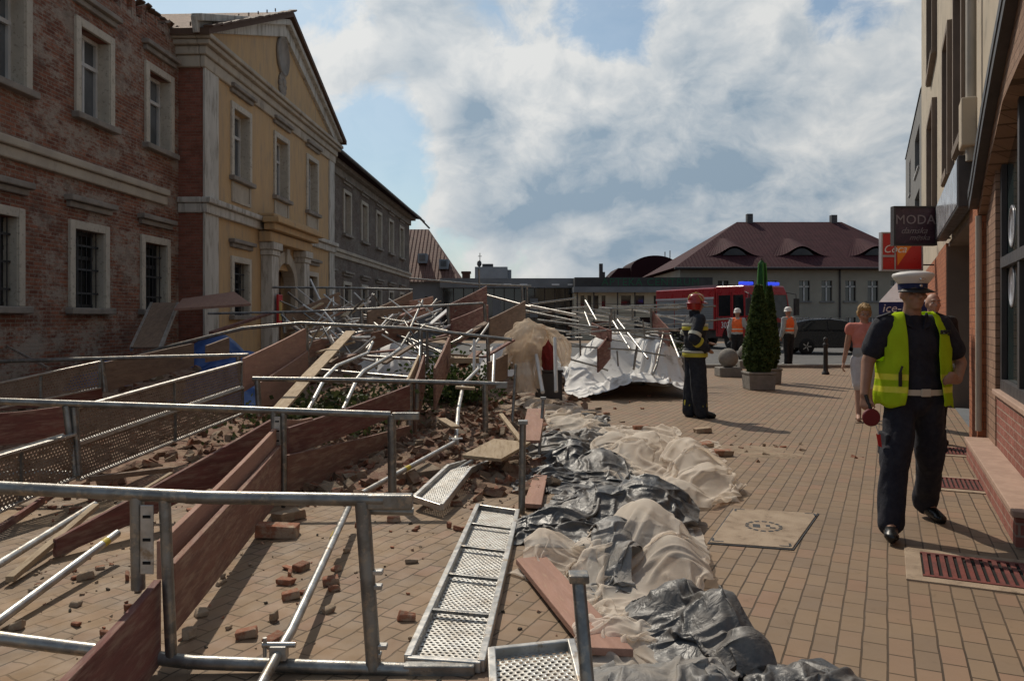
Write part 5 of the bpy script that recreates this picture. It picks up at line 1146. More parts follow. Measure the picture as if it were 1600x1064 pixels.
tube('bent pole over the bushes, the left one of two', [(482, 640, 8.9), (508, 590, 9.8), (526, 572, 10.4), (574, 552, 12.0), (582, 535, 12.6)], .026)
tube('bent pole over the bushes, the right one of two', [(536, 640, 8.9), (558, 592, 9.8), (568, 580, 10.2), (610, 556, 11.8), (625, 545, 12.4)], .026)
tube('white pole standing upright beyond the pale square board', [(741, 580, 11.3), (741, 531, 11.6)], .022, 'white_paint')
tube('white pole leaning under the draped netting, the left one', [(848, 613, 12.6), (838, 555, 13.4)], .032, 'white_paint')
tube('white pole leaning under the draped netting, the right one', [(869, 612, 12.6), (867, 528, 13.2)], .032, 'white_paint')
tube('thin grey tube from the left edge to the second frame post', [(-30, 718, 6.6), (100, 680, 6.7)], .018)
tube('thin dark tube crossing the sand by the red boards', [(220, 770, 6.3), (268, 748, 6.8)], .014)
rnd = random.Random(21)
far_t = [([(0, 535, 14), (75, 575, 12)], 'tube end poking out of the dark corner at the far left'), ([(540, 500, 15.8), (640, 490, 17.2)], 'thin tube lying across the heap in front of the grey wing'),
 ([(565, 492, 16.5), (640, 505, 15.2), (700, 518, 14.0)], 'sagging pale tube across the heap centre'), ([(585, 505, 15), (606, 522, 14)], 'short bright tube end pointing at the camera in the heap'),
 ([(610, 515, 15), (660, 553, 13.6)], 'bright diagonal tube in the middle of the heap'), ([(596, 520, 15), (588, 575, 13)], 'steep pale tube under the heap centre'), ([(625, 508, 15), (690, 483, 16.8)], 'curved tube rising to the large red board'),
 ([(735, 548, 13), (765, 505, 15)], 'pale tube leaning left of the netting'), ([(760, 461, 19), (830, 480, 17)], 'tube sloping right from the large red board'), ([(830, 475, 19), (900, 466, 20)], 'long pale tube pointing at the cream shop'),
 ([(826, 477, 18), (900, 492, 17)], 'upper of the parallel tubes behind the netting'), ([(822, 486, 17.4), (905, 503, 16.4)], 'lower of the parallel tubes behind the netting'), ([(840, 500, 16.5), (935, 512, 15.8)], 'grey tube reaching onto the white sheets'),
 ([(915, 470, 17.5), (932, 500, 16.6)], 'white broken tube sticking up left of the white sheets'), ([(914, 488, 17), (923, 512, 16.4)], 'second white tube sticking up beside the broken one'), ([(965, 500, 16.6), (1012, 560, 14.8)], 'slender tube leaning down the white sheets'),
 ([(958, 502, 16.4), (984, 545, 15)], 'slender tube left of the other leaning one on the sheets'), ([(1038, 515, 16.6), (1026, 570, 15.2), (1020, 585, 14.8)], 'bent pale tube at the right end of the sheets'), ([(1044, 515, 16.4), (1062, 560, 15)], 'tube leaning against the shrub planter'),
 ([(484, 520, 14), (560, 502, 15.6)], 'pale tube in the tangle left of the heap'), ([(488, 530, 13.6), (580, 528, 14)], 'level tube low in the tangle'), ([(560, 556, 12.8), (660, 562, 12)], 'level tube over the bushes, the back one'), ([(495, 578, 10.6), (640, 590, 10)], 'level tube over the bushes, the front one'),
 ([(640, 515, 14), (660, 470, 16)], 'steep tube left of the large red board'), ([(770, 600, 10), (772, 555, 11)], 'upright tube stub at the right end of the third frame'), ([(520, 455, 18.4), (522, 500, 17)], 'thin upright tube beside the brown board'),
 ([(655, 575, 11.5), (657, 520, 12.6)], 'upright tube behind the leaning boards'), ([(602, 512, 15), (572, 545, 13.6)], 'tangled brace leaning left in the heap centre'), ([(640, 520, 14.6), (615, 560, 13)], 'tangled brace leaning right in the heap centre'), ([(668, 560, 13), (640, 530, 14)], 'short brace by the leaning boards')]
for pts, lab in far_t: tube(lab, pts, .022, rnd.choice(['galv_bright', 'galv_bright', 'galv_steel']))
rt_ = random.Random(77)
for k in range(74):       # the tangle itself: thin bent tubes nothing tells apart
    px, py = rt_.uniform(470, 700), rt_.uniform(478, 560); Yk = 11.5+(575-py)*.065+rt_.uniform(-.4, .4); l_ = rt_.uniform(25, 75); a_ = rt_.choice([rt_.uniform(-.5, .35), rt_.uniform(.5, 1.3), rt_.uniform(1.9, 2.7)])
    pts = [(px, py, Yk), (px+l_*.5*math.cos(a_), py-l_*.4*math.sin(a_)+rt_.uniform(-4, 4), Yk+rt_.uniform(-.2, .5)), (px+l_*math.cos(a_), py-l_*.8*math.sin(a_), Yk+rt_.uniform(-.4, .9))]
    tube('thin bent tube in the tangle at the heart of the heap', pts, rt_.choice([.014, .018, .022]), rt_.choice(['galv_bright', 'white_paint', 'galv_steel']), name='bent_tube')
for k in range(34):
    px, py = rt_.uniform(780, 1050), rt_.uniform(478, 530); Yk = 15.4+(535-py)*.06; l_ = rt_.uniform(40, 120); a_ = rt_.uniform(-.28, .2)
    tube('thin tube in the fallen rails around the white sheets', [(px, py, Yk), (px+l_, py-l_*math.sin(a_), Yk+rt_.uniform(-.6, .9))], rt_.choice([.014, .018]), rt_.choice(['galv_bright', 'galv_steel', 'galv_steel']), name='bent_tube')
for k in range(26):
    px, py = rt_.uniform(440, 760), rt_.uniform(490, 575); Yk = 11.5+(580-py)*.06; l_ = rt_.uniform(25, 60)
    strip3('splintered board end among the tubes of the heap', [(px, py, Yk), (px+l_, py-rt_.uniform(-6, 30), Yk+rt_.uniform(.2, 1.2))], rt_.uniform(.08, .2), rt_.choice(['board_pale', 'board_rust', 'board_brown', 'board_red']))
PG = 'upright posts along the pavement'
def post(label, a, b, r, plate):
    A, B = P(*a), P(*b); t = thing('base_jack', label, 'post', (B.x, B.y, 0), 0, PG); q = MB(); q.path([Vector((B.x, B.y, min(B.z, .01))), A], r, 12); build('tube', q, 'galv_steel', t)
    q = MB(); q.box(A+Vector((0, 0, .012)), (plate, plate, .03)); build('head_plate', q, 'galv_steel', t, bevel=.004)
post('round capped steel post in front of the black plastic', (817, 662, 6.05), (815, 802, 6.05), .026, .075)
post('steel post with square head plate nearest the camera', (904, 906, 2.98), (926, 1080, 2.75), .026, .075)
post('thin leaning post at the far end of the black plastic', (849, 624, 8.6), (842, 702, 8.4), .018, .06)
post('dark thin post with a red brick wedged behind it', (806, 572, 11.0), (800, 668, 10.6), .02, .04)

# ------------------------------------------------------------------ bricks and rubble
def rock(rnd, s, boxy):
    q = MB(); pts = []
    for z in (0, 1):
        for sx, sy in ((-1, -1), (1, -1), (1, 1), (-1, 1)):
            j_ = .12 if boxy else .38
            pts.append(Vector((sx*s[0]/2*(1+rnd.uniform(-j_, j_)), sy*s[1]/2*(1+rnd.uniform(-j_, j_)), z*s[2]*(1+rnd.uniform(-j_, j_)))))
    q.hexa(pts); return q
def brick_at(p, rz, kind, lab, grp, s=None, tilt=0):
    rnd = random.Random(hash((round(p.x*100), round(p.y*100))) & 0xffff); sz = s or ((.24, .115, .065) if kind == 'brick' else (rnd.uniform(.025, .085), rnd.uniform(.02, .06), rnd.uniform(.014, .042)))
    q = rock(rnd, sz, kind == 'brick'); me = q.mesh('broken_brick'); o = link('broken_brick' if kind == 'brick' else 'brick_fragment', me, 'broken_brick' if rnd.random() < .72 else 'mortar_lump')
    o.location = p; o.rotation_euler = (tilt+rnd.uniform(-.1, .1), rnd.uniform(-.12, .12), rz)
    b = o.modifiers.new('bevel', 'BEVEL'); b.width = .007; b.segments = 2
    return tag(o, lab, 'brick', grp)
B = [((432, 838), .15, 'large orange red brick lying by the broad board'), ((452, 812), .9, 'brick with a pale top tilted by the broad board'), ((517, 912), .3, 'curved red tile shard beside the long pale brace'), ((470, 890), 1.2, 'grey crusted shard left of the long pale brace'),
 ((455, 935), .4, 'brown lump beside the long pale brace'), ((386, 995), .2, 'small dark red lump near the nearest frame'), ((430, 1005), 1.0, 'brown lump at the foot of the long pale brace'), ((548, 750), .35, 'pale topped brick under the second frame'),
 ((615, 815), .1, 'dark crusted lump under the second frame spigot'), ((655, 752), .5, 'large pale mortar block beside the bent deck'), ((920, 650), .1, 'brick lying alone on the open pavers'), ((935, 640), .2, 'small brick behind the lone one on the pavers'),
 ((948, 648), .2, 'brick shard right of the lone one on the pavers'), ((912, 633), .1, 'small brick far out on the open pavers'), ((885, 632), .5, 'dark brick by the white pole foot'), ((1002, 672), .1, 'dark brick at the edge of the pale netting'),
 ((1100, 700), .3, 'dark brick beside the brick dust patch'), ((1128, 712), .2, 'dark slab at the right edge of the pale netting'), ((1098, 676), .1, 'flat orange brick in the dust patch'), ((640, 745), 1.1, 'brick leaning by the second frame spigot'),
 ((780, 700), .6, 'red brick propped beside the tan board'), ((760, 690), 1.3, 'upright orange brick left of the tan board'), ((798, 612), .2, 'orange brick wedged behind the dark thin post'), ((700, 650), .4, 'brick on the rubble by the pale pole')]
for (x, y), rz, lab in B:
    big = any(w_ in lab for w_ in ('large', 'upright', 'pale topped')); p = G(x, y); sm = any(w_ in lab for w_ in ('small', 'shard', 'lump'))
    s = (.27, .16, .085) if big else ((.095, .065, .04) if sm else (.22, .12, .065))
    if 'mortar block' in lab: s = (.36, .26, .12)
    if 'wedged' in lab: s = (.25, .12, .07)
    brick_at(p+Vector((0, 0, .52)) if 'wedged' in lab else p, rz, 'brick', lab, 'fallen bricks', s, R(80) if 'wedged' in lab else 0)
rnd = random.Random(11); n = 0
zones = [((280, 650), (800, 1000), 24, 'loose brick crumb on the pavers behind the nearest frame rail'), ((20, 330), (690, 800), 42, 'brick fragment on the sand below the grey decks'), ((20, 220), (860, 1000), 16, 'brick crumb on the pavers by the taped tube'),
         ((640, 800), (610, 770), 60, 'brick fragment in the rubble by the pale pole'), ((480, 640), (735, 790), 30, 'brick fragment between the second frame and the red brown board'), ((880, 1100), (615, 700), 14, 'brick crumb scattered on the open pavers'), ((640, 800), (780, 830), 8, 'brick crumb near the bent deck')]
for (xa, xb), (ya, yb), cnt, lab in zones:
    for k in range(cnt):
        p = G(rnd.uniform(xa, xb), rnd.uniform(ya, yb)); brick_at(p, rnd.uniform(0, 3), 'frag', lab, lab.replace('brick fragment', 'brick fragments').replace('brick crumb', 'brick crumbs').replace('loose ', ''))
# rubble beds (uncountable): low mounds of debris with chips
def mound(name, bumps, x0, x1, y0, y1, mat, chips, seed, nx=70, label=None, cs=(.03, .11)):
    rnd = random.Random(seed); ny = int(nx*(y1-y0)/(x1-x0)); rs = np.random.RandomState(seed)
    X_, Y_ = np.meshgrid(np.linspace(x0, x1, nx), np.linspace(y0, y1, ny)); Z = np.full(X_.shape, -.03)
    for bx, by, rx, ry, h in bumps: Z = np.maximum(Z, -.03+(h+.03)*np.exp(-((X_-bx)/rx)**2-((Y_-by)/ry)**2))
    Z = Z+(rs.rand(*Z.shape)-.5)*.05*np.clip(Z*6, 0, 1)
    hf = lambda x, y: float(Z[min(ny-1, max(0, int((y-y0)/(y1-y0)*(ny-1)))), min(nx-1, max(0, int((x-x0)/(x1-x0)*(nx-1))))])
    q = MB(); q.add([(x, y, z) for x, y, z in zip(X_.ravel(), Y_.ravel(), Z.ravel())], [(j*nx+i, j*nx+i+1, (j+1)*nx+i+1, (j+1)*nx+i) for j in range(ny-1) for i in range(nx-1)], True)
    for k in range(chips):
        x, y = rnd.uniform(x0, x1), rnd.uniform(y0, y1); z = hf(x, y)
        if z < -.012 and rnd.random() > .12: continue
        c = rock(rnd, (rnd.uniform(*cs)*1.5, rnd.uniform(*cs), rnd.uniform(*cs)*.7), False); M3 = Euler((rnd.uniform(-.6, .6), rnd.uniform(-.6, .6), rnd.uniform(0, 3))).to_matrix()
        c.v = [M3@p+Vector((x, y, max(0, z)-.01)) for p in c.v]; q.add(c.v, c.f, mi=0 if rnd.random() < .5 else rnd.choice([1, 1, 2]))
    o = build(name, q, [mat, 'broken_brick', 'mortar_lump']); tag(o, label, 'rubble', None, 'stuff'); return o
mound('rubble', [(-1.0, 8.6, 1.0, 1.6, .12), (-.5, 9.8, .8, 1.5, .16), (-1.3, 10.5, .8, 1.0, .2), (-.2, 7.6, .5, .8, .08)], -2.2, .6, 6.4, 12.2, 'rubble', 900, 1, label='bed of brick rubble around the pale pole under the third frame')
mound('rubble', [(-4.6, 9.2, 1.4, 1.6, .10), (-3.4, 7.6, 1.0, 1.0, .05), (-5.4, 11, 1.2, 1.5, .16), (-3.6, 10.6, .8, 1.2, .12)], -7.0, -2.4, 6.2, 12.8, 'rubble', 700, 2, label='bed of brick rubble and sand under the grey decks')
mound('rubble', [(-6.4, 16, 1.2, 3, .55), (-4.4, 17, 2.2, 2.6, .75), (-2.0, 17.5, 2.0, 2.4, .6), (-2.6, 14.2, 1.6, 1.6, .3), (0, 17.6, 1.6, 2.0, .45), (-6.6, 12.5, .8, 1.4, .3)], -8.2, 1.4, 11.0, 21.0, 'rubble', 700, 3, nx=90, label='high mound of rubble buried under the far scaffold tangle', cs=(.05, .16))
mound('dirt', [(1.3, 9.7, .35, .12, .03), (2.6, 9.0, .7, .35, .025), (2.9, 8.6, .4, .2, .03)], .9, 3.9, 8.2, 10.2, 'mortar_lump', 160, 5, nx=40, label='patch of orange brick dust on the pavers beside the netting', cs=(.012, .05))
# dust, crumbs and splinters over the plaza
rc_ = random.Random(31); q = MB()
for k in range(4200):
    y = 3.1+9.5*rc_.random()**.8; x = rc_.uniform(-.62, .12 if y < 6 else .02)*y; s_ = rc_.uniform(.004, .017)*(.45+.09*y)
    if y < 6.2 and rc_.random() < (.80 if x > -1.8 else .55): continue
    c = rock(rc_, (s_*1.6, s_, s_*.8), False); M3 = Euler((rc_.uniform(-.5, .5), rc_.uniform(-.5, .5), rc_.uniform(0, 3))).to_matrix(); c.v = [M3@p_+Vector((x, y, 0)) for p_ in c.v]; q.add(c.v, c.f, mi=rc_.choice([0, 0, 1, 1, 2]))
tag(build('crumbs', q, ['broken_brick', 'mortar_lump', 'dark_soil'], org=Vector((0, 0, 0))), 'fine brick crumbs and grit strewn over the left pavers', 'grit', None, 'stuff')
# bushes crushed under the scaffold
t = thing('crushed_bush', 'dark green bush crushed under the bent poles and planks', 'bush', (-2.4, 10.6, 0)); rnd = random.Random(8); q = MB()
for k in range(9): q.path([(-2.4+rnd.uniform(-.8, .8), 10.6+rnd.uniform(-.8, .8), 0), (-2.4+rnd.uniform(-1.2, 1.2), 10.6+rnd.uniform(-1.2, 1.2), rnd.uniform(.3, .55))], .014, 6)
build('branches', q, 'dark_soil', t); q = MB(); leafy(q, 2600, lambda r: ((-2.4+r.gauss(0, .62), 10.9+r.gauss(0, .85), .06+abs(r.gauss(0, .20))), 1), .075, rnd); build('foliage', q, 'shrub_green', t)
t = thing('crushed_bush', 'dark green bush left standing behind the pale square board', 'bush', (-.9, 13.4, 0)); q = MB()
for k in range(6): q.path([(-.9+rnd.uniform(-.5, .5), 13.4+rnd.uniform(-.3, .3), 0), (-.9+rnd.uniform(-.8, .8), 13.4+rnd.uniform(-.5, .5), rnd.uniform(.4, .8))], .014, 6)
build('branches', q, 'dark_soil', t); q = MB(); leafy(q, 2200, lambda r: ((-1.1+r.gauss(0, .38), 13.5+r.gauss(0, .3), .1+abs(r.gauss(0, .33))), 1), .075, rnd); build('foliage', q, 'thuja_green', t)
# leaning deck at the brick wall
t = thing('scaffold_deck', 'grey metal deck leaning against the brick wing with a heap of rubble on it', 'scaffold deck', P(240, 545, 15.5), 0, DG)
a, b, c_, d_ = P(205, 545, 15.2), P(250, 545, 15.2), P(278, 475, 17.6), P(237, 475, 17.6); q = MB(); q.hexa([a, b, c_, d_]+[p+Vector((0, -.02, .03)) for p in (a, b, c_, d_)]); build('sheet', q, 'board_brown', t)
q = MB(); q.bar(a, d_, .05, .09); q.bar(b, c_, .05, .09); build('side_rail', q, 'galv_bright', t)
# ================================================================== crumpled sheets (position based cloth, relaxed over the ground and over supports)
def drape(name, label, cat, corners, mats, res=.035, slack=1.35, bumps=(), seed=0, iters=105, amp=.05, group=None, damp=.90, edge=.0, thick=.0, sub=1, warp=.35, stretch_y=None, paint=None, sag=1.0, lift=0.0, crumple=.007):
    rs = np.random.RandomState(seed); c = [np.array(p, float) for p in corners]      # near-left, near-right, far-right, far-left
    wd = (np.linalg.norm(c[1]-c[0])+np.linalg.norm(c[2]-c[3]))/2; ln = (np.linalg.norm(c[3]-c[0])+np.linalg.norm(c[2]-c[1]))/2
    nx = max(8, int(wd*slack/res)); ny = max(8, int(ln*(stretch_y or slack)/res)); nx = min(nx, 120); ny = min(ny, 130)
    u = np.linspace(0, 1, nx)[None, :, None]; w = np.linspace(0, 1, ny)[:, None, None]
    X = (c[0]*(1-u)+c[1]*u)*(1-w)+(c[3]*(1-u)+c[2]*u)*w
    # smooth random displacement starts the folds
    def sm(a, n):
        for _ in range(n):
            a = (a+np.roll(a, 1, 0)+np.roll(a, -1, 0)+np.roll(a, 1, 1)+np.roll(a, -1, 1))/5
        return a
    def fn(n):      # folds run mostly along the strip
        a = sm(rs.randn(ny, nx), n)
        for _ in range(int(n*2.5)): a = (a*2+np.roll(a, 1, 0)+np.roll(a, -1, 0))/4
        return a/(a.std()+1e-9)
    n1, n2, n3 = fn(10), fn(10), fn(6)
    X[:, :, 0] += fn(22)*warp*.12+n1*.02; X[:, :, 1] += fn(22)*warp*.12+n2*.02
    # gaussian supports
    def hf(x, y):
        z = np.zeros_like(x)
        for bx, by, rx, ry, h in bumps: z = np.maximum(z, h*np.exp(-((x-bx)/rx)**2-((y-by)/ry)**2))
        return z
    n4 = fn(2); X[:, :, 2] = hf(X[:, :, 0], X[:, :, 1])+lift+np.abs(n3)*amp+n4*crumple; X[:, :, 0] += fn(2)*crumple*.5; X[:, :, 1] += fn(2)*crumple*.5; X[:, :, 2] = np.maximum(X[:, :, 2], .008); X[:, :, 2] += np.maximum(0, fn(16))*amp*0+.0+np.maximum(0, fn(16))*amp*1.2
    rx_, ry_ = wd*slack/nx, ln*(stretch_y or slack)/ny; dg = math.hypot(rx_, ry_); V = np.zeros_like(X)
    def con(A, B, L, k):
        d = B-A; l = np.sqrt((d*d).sum(-1, keepdims=True))+1e-9; d = d*((l-L)/l*.5*k); A += d; B -= d
    for it in range(iters):
        V *= damp; V[:, :, 2] -= .0016*sag; V += (rs.rand(1)*0)
        O = X.copy(); X += V
        for _ in range(4):
            for p in (0, 1):
                con(X[:, p:-1:2], X[:, p+1::2], rx_, .9) if X[:, p:-1:2].shape[1] == X[:, p+1::2].shape[1] else con(X[:, p:-1:2][:, :X[:, p+1::2].shape[1]], X[:, p+1::2], rx_, .9)
                a = X[p:-1:2]; b = X[p+1::2]; m_ = min(len(a), len(b)); con(a[:m_], b[:m_], ry_, .9)
                a = X[p:-1:2, :-1]; b = X[p+1::2, 1:]; m_ = min(len(a), len(b)); con(a[:m_], b[:m_], dg, .35)
                a = X[p:-1:2, 1:]; b = X[p+1::2, :-1]; m_ = min(len(a), len(b)); con(a[:m_], b[:m_], dg, .35)
            con(X[:, :-2], X[:, 2:], rx_*2, .02); con(X[:-2], X[2:], ry_*2, .02)
            g_ = hf(X[:, :, 0], X[:, :, 1])+.006; hit = X[:, :, 2] < g_; X[:, :, 2] = np.where(hit, g_, X[:, :, 2])
            X[:, :, :2] = np.where(hit[:, :, None], O[:, :, :2]*.75+X[:, :, :2]*.25, X[:, :, :2])
        V = X-O; l = np.sqrt((V*V).sum(-1, keepdims=True)); V *= np.minimum(1, .03/(l+1e-9))
    q = MB(); f = [(j*nx+i, j*nx+i+1, (j+1)*nx+i+1, (j+1)*nx+i) for j in range(ny-1) for i in range(nx-1)]
    q.add([tuple(p) for p in X.reshape(-1, 3)], f, True)
    if paint:
        pn = fn(14); q.mi = [paint(i/nx, j/ny, float(pn[j, i])) for j in range(ny-1) for i in range(nx-1)]
    o = build(name, q, mats)
    if sub: m_ = o.modifiers.new('sub', 'SUBSURF'); m_.levels = sub; m_.render_levels = sub
    return tag(o, label, cat, group)
PL = 'sheets of plastic and netting along the pavement'
def Gs(*pp): return [G(x, y) for x, y in pp]
nb = lambda x, y, rx, ry, h: (G(x, y).x, G(x, y).y, rx, ry, h)
drape('plastic_sheet', 'crumpled grey plastic sheet farthest back beside the thin leaning post', 'plastic sheet', Gs((800, 735), (960, 735), (950, 650), (842, 655)), 'grey_plastic', slack=1.48, seed=1, amp=.07, bumps=[nb(870, 700, .30, .5, .16), nb(910, 690, .2, .3, .14)], group=PL, res=.028)
drape('plastic_sheet', 'black plastic sheet with a dark peaked fold behind the capped post', 'plastic sheet', Gs((800, 768), (985, 775), (975, 695), (850, 700)), 'black_plastic', slack=1.48, seed=2, amp=.07, bumps=[nb(895, 725, .20, .30, .24), nb(940, 735, .25, .3, .20), nb(860, 745, .2, .2, .10)], group=PL, res=.03)
drape('debris_net', 'pale tan netting bundled in a low mound at the back of the strip', 'netting', Gs((930, 745), (1080, 775), (1060, 672), (925, 665)), 'debris_net', slack=1.42, seed=3, amp=.07, bumps=[nb(1010, 720, .36, .45, .30), nb(960, 705, .25, .3, .22), nb(1055, 720, .25, .3, .20)], group=PL, res=.03)
drape('debris_net', 'bright tan netting spread out at the right of the strip', 'netting', Gs((1050, 800), (1155, 782), (1120, 690), (1020, 690)), 'debris_net', slack=1.38, seed=4, amp=.06, bumps=[nb(1075, 740, .25, .5, .33), nb(1105, 765, .25, .25, .22), nb(1060, 785, .2, .2, .18)], group=PL, res=.032)
drape('plastic_sheet', 'wide black plastic sheet with sharp folds across the middle of the strip', 'plastic sheet', Gs((790, 850), (1085, 868), (1075, 775), (880, 770)), 'black_plastic', slack=1.48, seed=5, amp=.06, bumps=[nb(1010, 810, .35, .4, .30), nb(950, 810, .3, .3, .24), nb(880, 825, .3, .25, .12)], group=PL, res=.03)
drape('debris_net', 'large tan netting in the centre foreground, its top swollen over black plastic', 'netting', Gs((880, 965), (1130, 955), (1090, 822), (900, 835)), 'debris_net', slack=1.34, seed=6, amp=.05, bumps=[nb(1010, 870, .26, .42, .36), nb(1050, 905, .2, .4, .24), nb(930, 890, .2, .3, .16)], group=PL, res=.03)
drape('debris_net', 'small fold of tan netting beside the far end of the pinkish plank', 'netting', Gs((795, 895), (880, 915), (905, 855), (822, 848)), 'debris_net', slack=1.36, seed=7, amp=.05, bumps=[nb(850, 870, .16, .2, .17)], group=PL, res=.026)
drape('plastic_sheet', 'grey plastic lying over the swollen netting', 'plastic sheet', Gs((930, 935), (985, 925), (1010, 860), (900, 840)), 'grey_plastic', slack=1.48, seed=8, amp=.05, bumps=[nb(960, 880, .22, .3, .27), nb(985, 905, .15, .2, .22)], group=PL, res=.026)
drape('debris_net', 'tan netting lying flat beside the pinkish plank nearest the camera', 'netting', Gs((900, 1060), (1075, 1050), (1010, 945), (885, 950)), 'debris_net', slack=1.34, seed=9, amp=.04, bumps=[nb(960, 1000, .16, .2, .08), nb(900, 1000, .10, .2, .07)], group=PL, res=.024)
drape('plastic_sheet', 'long black plastic bundle at the right of the strip nearest the camera', 'plastic sheet', Gs((1050, 1062), (1215, 1062), (1100, 950), (975, 945)), 'black_plastic', slack=1.48, seed=10, amp=.05, bumps=[nb(1130, 1005, .22, .22, .24), nb(1060, 970, .2, .15, .20), nb(1170, 1045, .16, .12, .16)], group=PL, res=.024)
drape('plastic_sheet', 'grey plastic sheet cut by the bottom edge of the picture', 'plastic sheet', Gs((880, 1230), (1180, 1230), (1150, 1050), (950, 1052)), 'grey_plastic', slack=1.48, seed=11, amp=.06, bumps=[nb(1000, 1100, .25, .2, .12), nb(1090, 1090, .2, .2, .13)], group=PL, res=.026)
drape('plastic_sheet', 'black plastic tail running out to the right at the bottom edge', 'plastic sheet', Gs((1150, 1140), (1420, 1150), (1330, 1050), (1190, 1055)), 'black_plastic', slack=1.48, seed=12, amp=.05, bumps=[nb(1250, 1085, .22, .12, .09), nb(1330, 1090, .15, .12, .07)], group=PL, res=.026)
drape('debris_net', 'flattened tan netting strip below the draped netting', 'netting', Gs((870, 690), (960, 680), (870, 612), (790, 618)), 'debris_net', slack=1.25, seed=13, amp=.05, bumps=[nb(840, 640, .3, .8, .10), nb(890, 665, .3, .4, .10)], group=PL, res=.045)
tube('white pipe end poking out of the black plastic bundle', [(1080, 1012, 3.55), (1020, 950, 4.0)], .026, 'white_paint')
# far white sheets
drape('white_sheet', 'large white sheet collapsed over the scaffold on the right', 'sheet', [Vector(p) for p in ((1.1, 14.4, 0), (3.5, 14.8, 0), (3.9, 19.0, 0), (.9, 19.0, 0))], 'white_sheet', slack=1.16, seed=14, crumple=.03, amp=.08, bumps=[(2.2, 17.2, 1.0, 1.1, 1.25), (3.0, 16.8, .7, 1.0, 1.2), (1.5, 16.4, .5, .9, .7), (2.4, 15.0, .9, .7, .45)], res=.055, iters=110)
drape('white_sheet', 'low white sheet spread in front of the large collapsed one', 'sheet', Gs((900, 590), (1045, 606), (1075, 560), (890, 560)), 'white_sheet', slack=1.15, seed=15, amp=.07, bumps=[(2.2, 15.2, .7, .6, .30), (1.5, 15.6, .5, .5, .35)], res=.07, iters=110)
drape('white_sheet', 'white sheet caught low in the tangle left of the netting', 'sheet', [Vector(p) for p in ((-3.6, 14.6, 0), (-1.6, 14.6, 0), (-1.4, 17.5, 0), (-3.2, 17.5, 0))], 'white_sheet', slack=1.2, seed=16, amp=.10, bumps=[(-2.4, 16.4, .9, .9, 1.0), (-2.2, 15.2, .5, .5, .8)], res=.08, iters=100)
drape('white_sheet', 'white sheet behind the large red board', 'sheet', [Vector(p) for p in ((-1.0, 16.2, 0), (1.2, 16.0, 0), (1.2, 18.4, 0), (-1.0, 18.4, 0))], 'white_sheet', slack=1.2, seed=17, amp=.10, bumps=[(-.2, 17.2, .8, .8, .95), (.7, 17, .5, .6, .7)], res=.08, iters=100)
drape('blue_tarpaulin', 'blue tarpaulin spread below the yellow house wall', 'tarpaulin', [Vector(p) for p in ((-6.6, 12.6, 0), (-4.0, 12.4, 0), (-4.6, 17.6, 0), (-7.2, 17.6, 0))], 'blue_tarp', slack=1.15, seed=18, amp=.10, bumps=[(-5.2, 15.2, 1.0, 1.4, .85), (-6.2, 16.5, .8, 1.2, 1.2), (-4.7, 13.4, .6, .8, .45)], res=.08, iters=110)
drape('blue_tarpaulin', 'blue tarpaulin scrap at the foot of the brick wing', 'tarpaulin', [Vector(p) for p in ((-8.0, 13.2, 0), (-6.8, 13.2, 0), (-6.9, 15.8, 0), (-8.2, 15.8, 0))], 'blue_tarp', slack=1.15, seed=19, amp=.10, bumps=[(-7.5, 14.6, .6, .9, .75)], res=.08, iters=90)
# netting draped over the scaffold: a hood and hanging tails
def hang(label, pts, rad, seed, mat='debris_net_tan', n=36):
    """a hanging loose tube of netting: rings along a line, radius varies, pleated"""
    rs = np.random.RandomState(seed); q = MB(); P_ = [Vector(p) for p in pts]; rings = []
    ph = rs.rand(6)*6.28; k_ = [3, 5, 7, 9, 11, 13]
    for i, p in enumerate(P_):
        rr = rad[i]
        for j in range(n):
            a = j/n*6.283; pl = sum(math.sin(k_[m]*a+ph[m]+i*.5*(m % 3-1)*.4)*(.13/(1+m*.45)) for m in range(6)); r_ = rr*(1+pl)
            rings.append(p+Vector((r_*math.cos(a)*1.0, r_*math.sin(a)*.8, rs.uniform(-.015, .015))))
    m_ = len(P_); q.add(rings, [(i*n+j, i*n+(j+1) % n, (i+1)*n+(j+1) % n, (i+1)*n+j) for i in range(m_-1) for j in range(n)], True)
    q.add(rings[-n:], [tuple(range(n))], True)
    o = build('debris_net', q, mat); s_ = o.modifiers.new('sub', 'SUBSURF'); s_.levels = 2; s_.render_levels = 2
    tx = bpy.data.textures.new('net_crumple', 'CLOUDS'); tx.noise_scale = .15; dm = o.modifiers.new('d', 'DISPLACE'); dm.texture = tx; dm.strength = .13; dm.texture_coords = 'GLOBAL'
    return tag(o, label, 'netting', 'netting draped on the scaffold')
Yn = 13.6
def C(px, py, dy=0): return P(px, py, Yn+dy)
hang('tan netting heaped like a hood on the scaffold end', [C(818, 566), C(816, 552), C(818, 538), C(822, 525), C(826, 514), C(826, 505), C(823, 499)], [.20, .28, .33, .35, .30, .18, .05], 1)
hang('tan netting tail hanging down to the ground from the hood', [C(822, 612, -.4), C(820, 596, -.3), C(817, 580, -.2), C(816, 565), C(818, 550), C(822, 540)], [.19, .14, .13, .17, .20, .16], 2)
hang('narrow tan netting tail hanging beside the broad one', [C(840, 606, -.3), C(838, 590, -.2), C(837, 570, -.1), C(836, 552), C(836, 538)], [.05, .07, .08, .11, .12], 5)
hang('tan netting tail falling to the left of the hood', [C(781, 592, -.5), C(786, 574, -.3), C(794, 557, -.15), C(802, 543), C(811, 531), C(820, 524)], [.07, .09, .11, .14, .16, .12], 3)
hang('tan netting lobe hanging from a rail at the right of the hood', [C(882, 572), C(882, 560), C(881, 546), C(877, 533), C(868, 523), C(856, 516), C(840, 511)], [.05, .10, .13, .16, .15, .13, .12], 4)
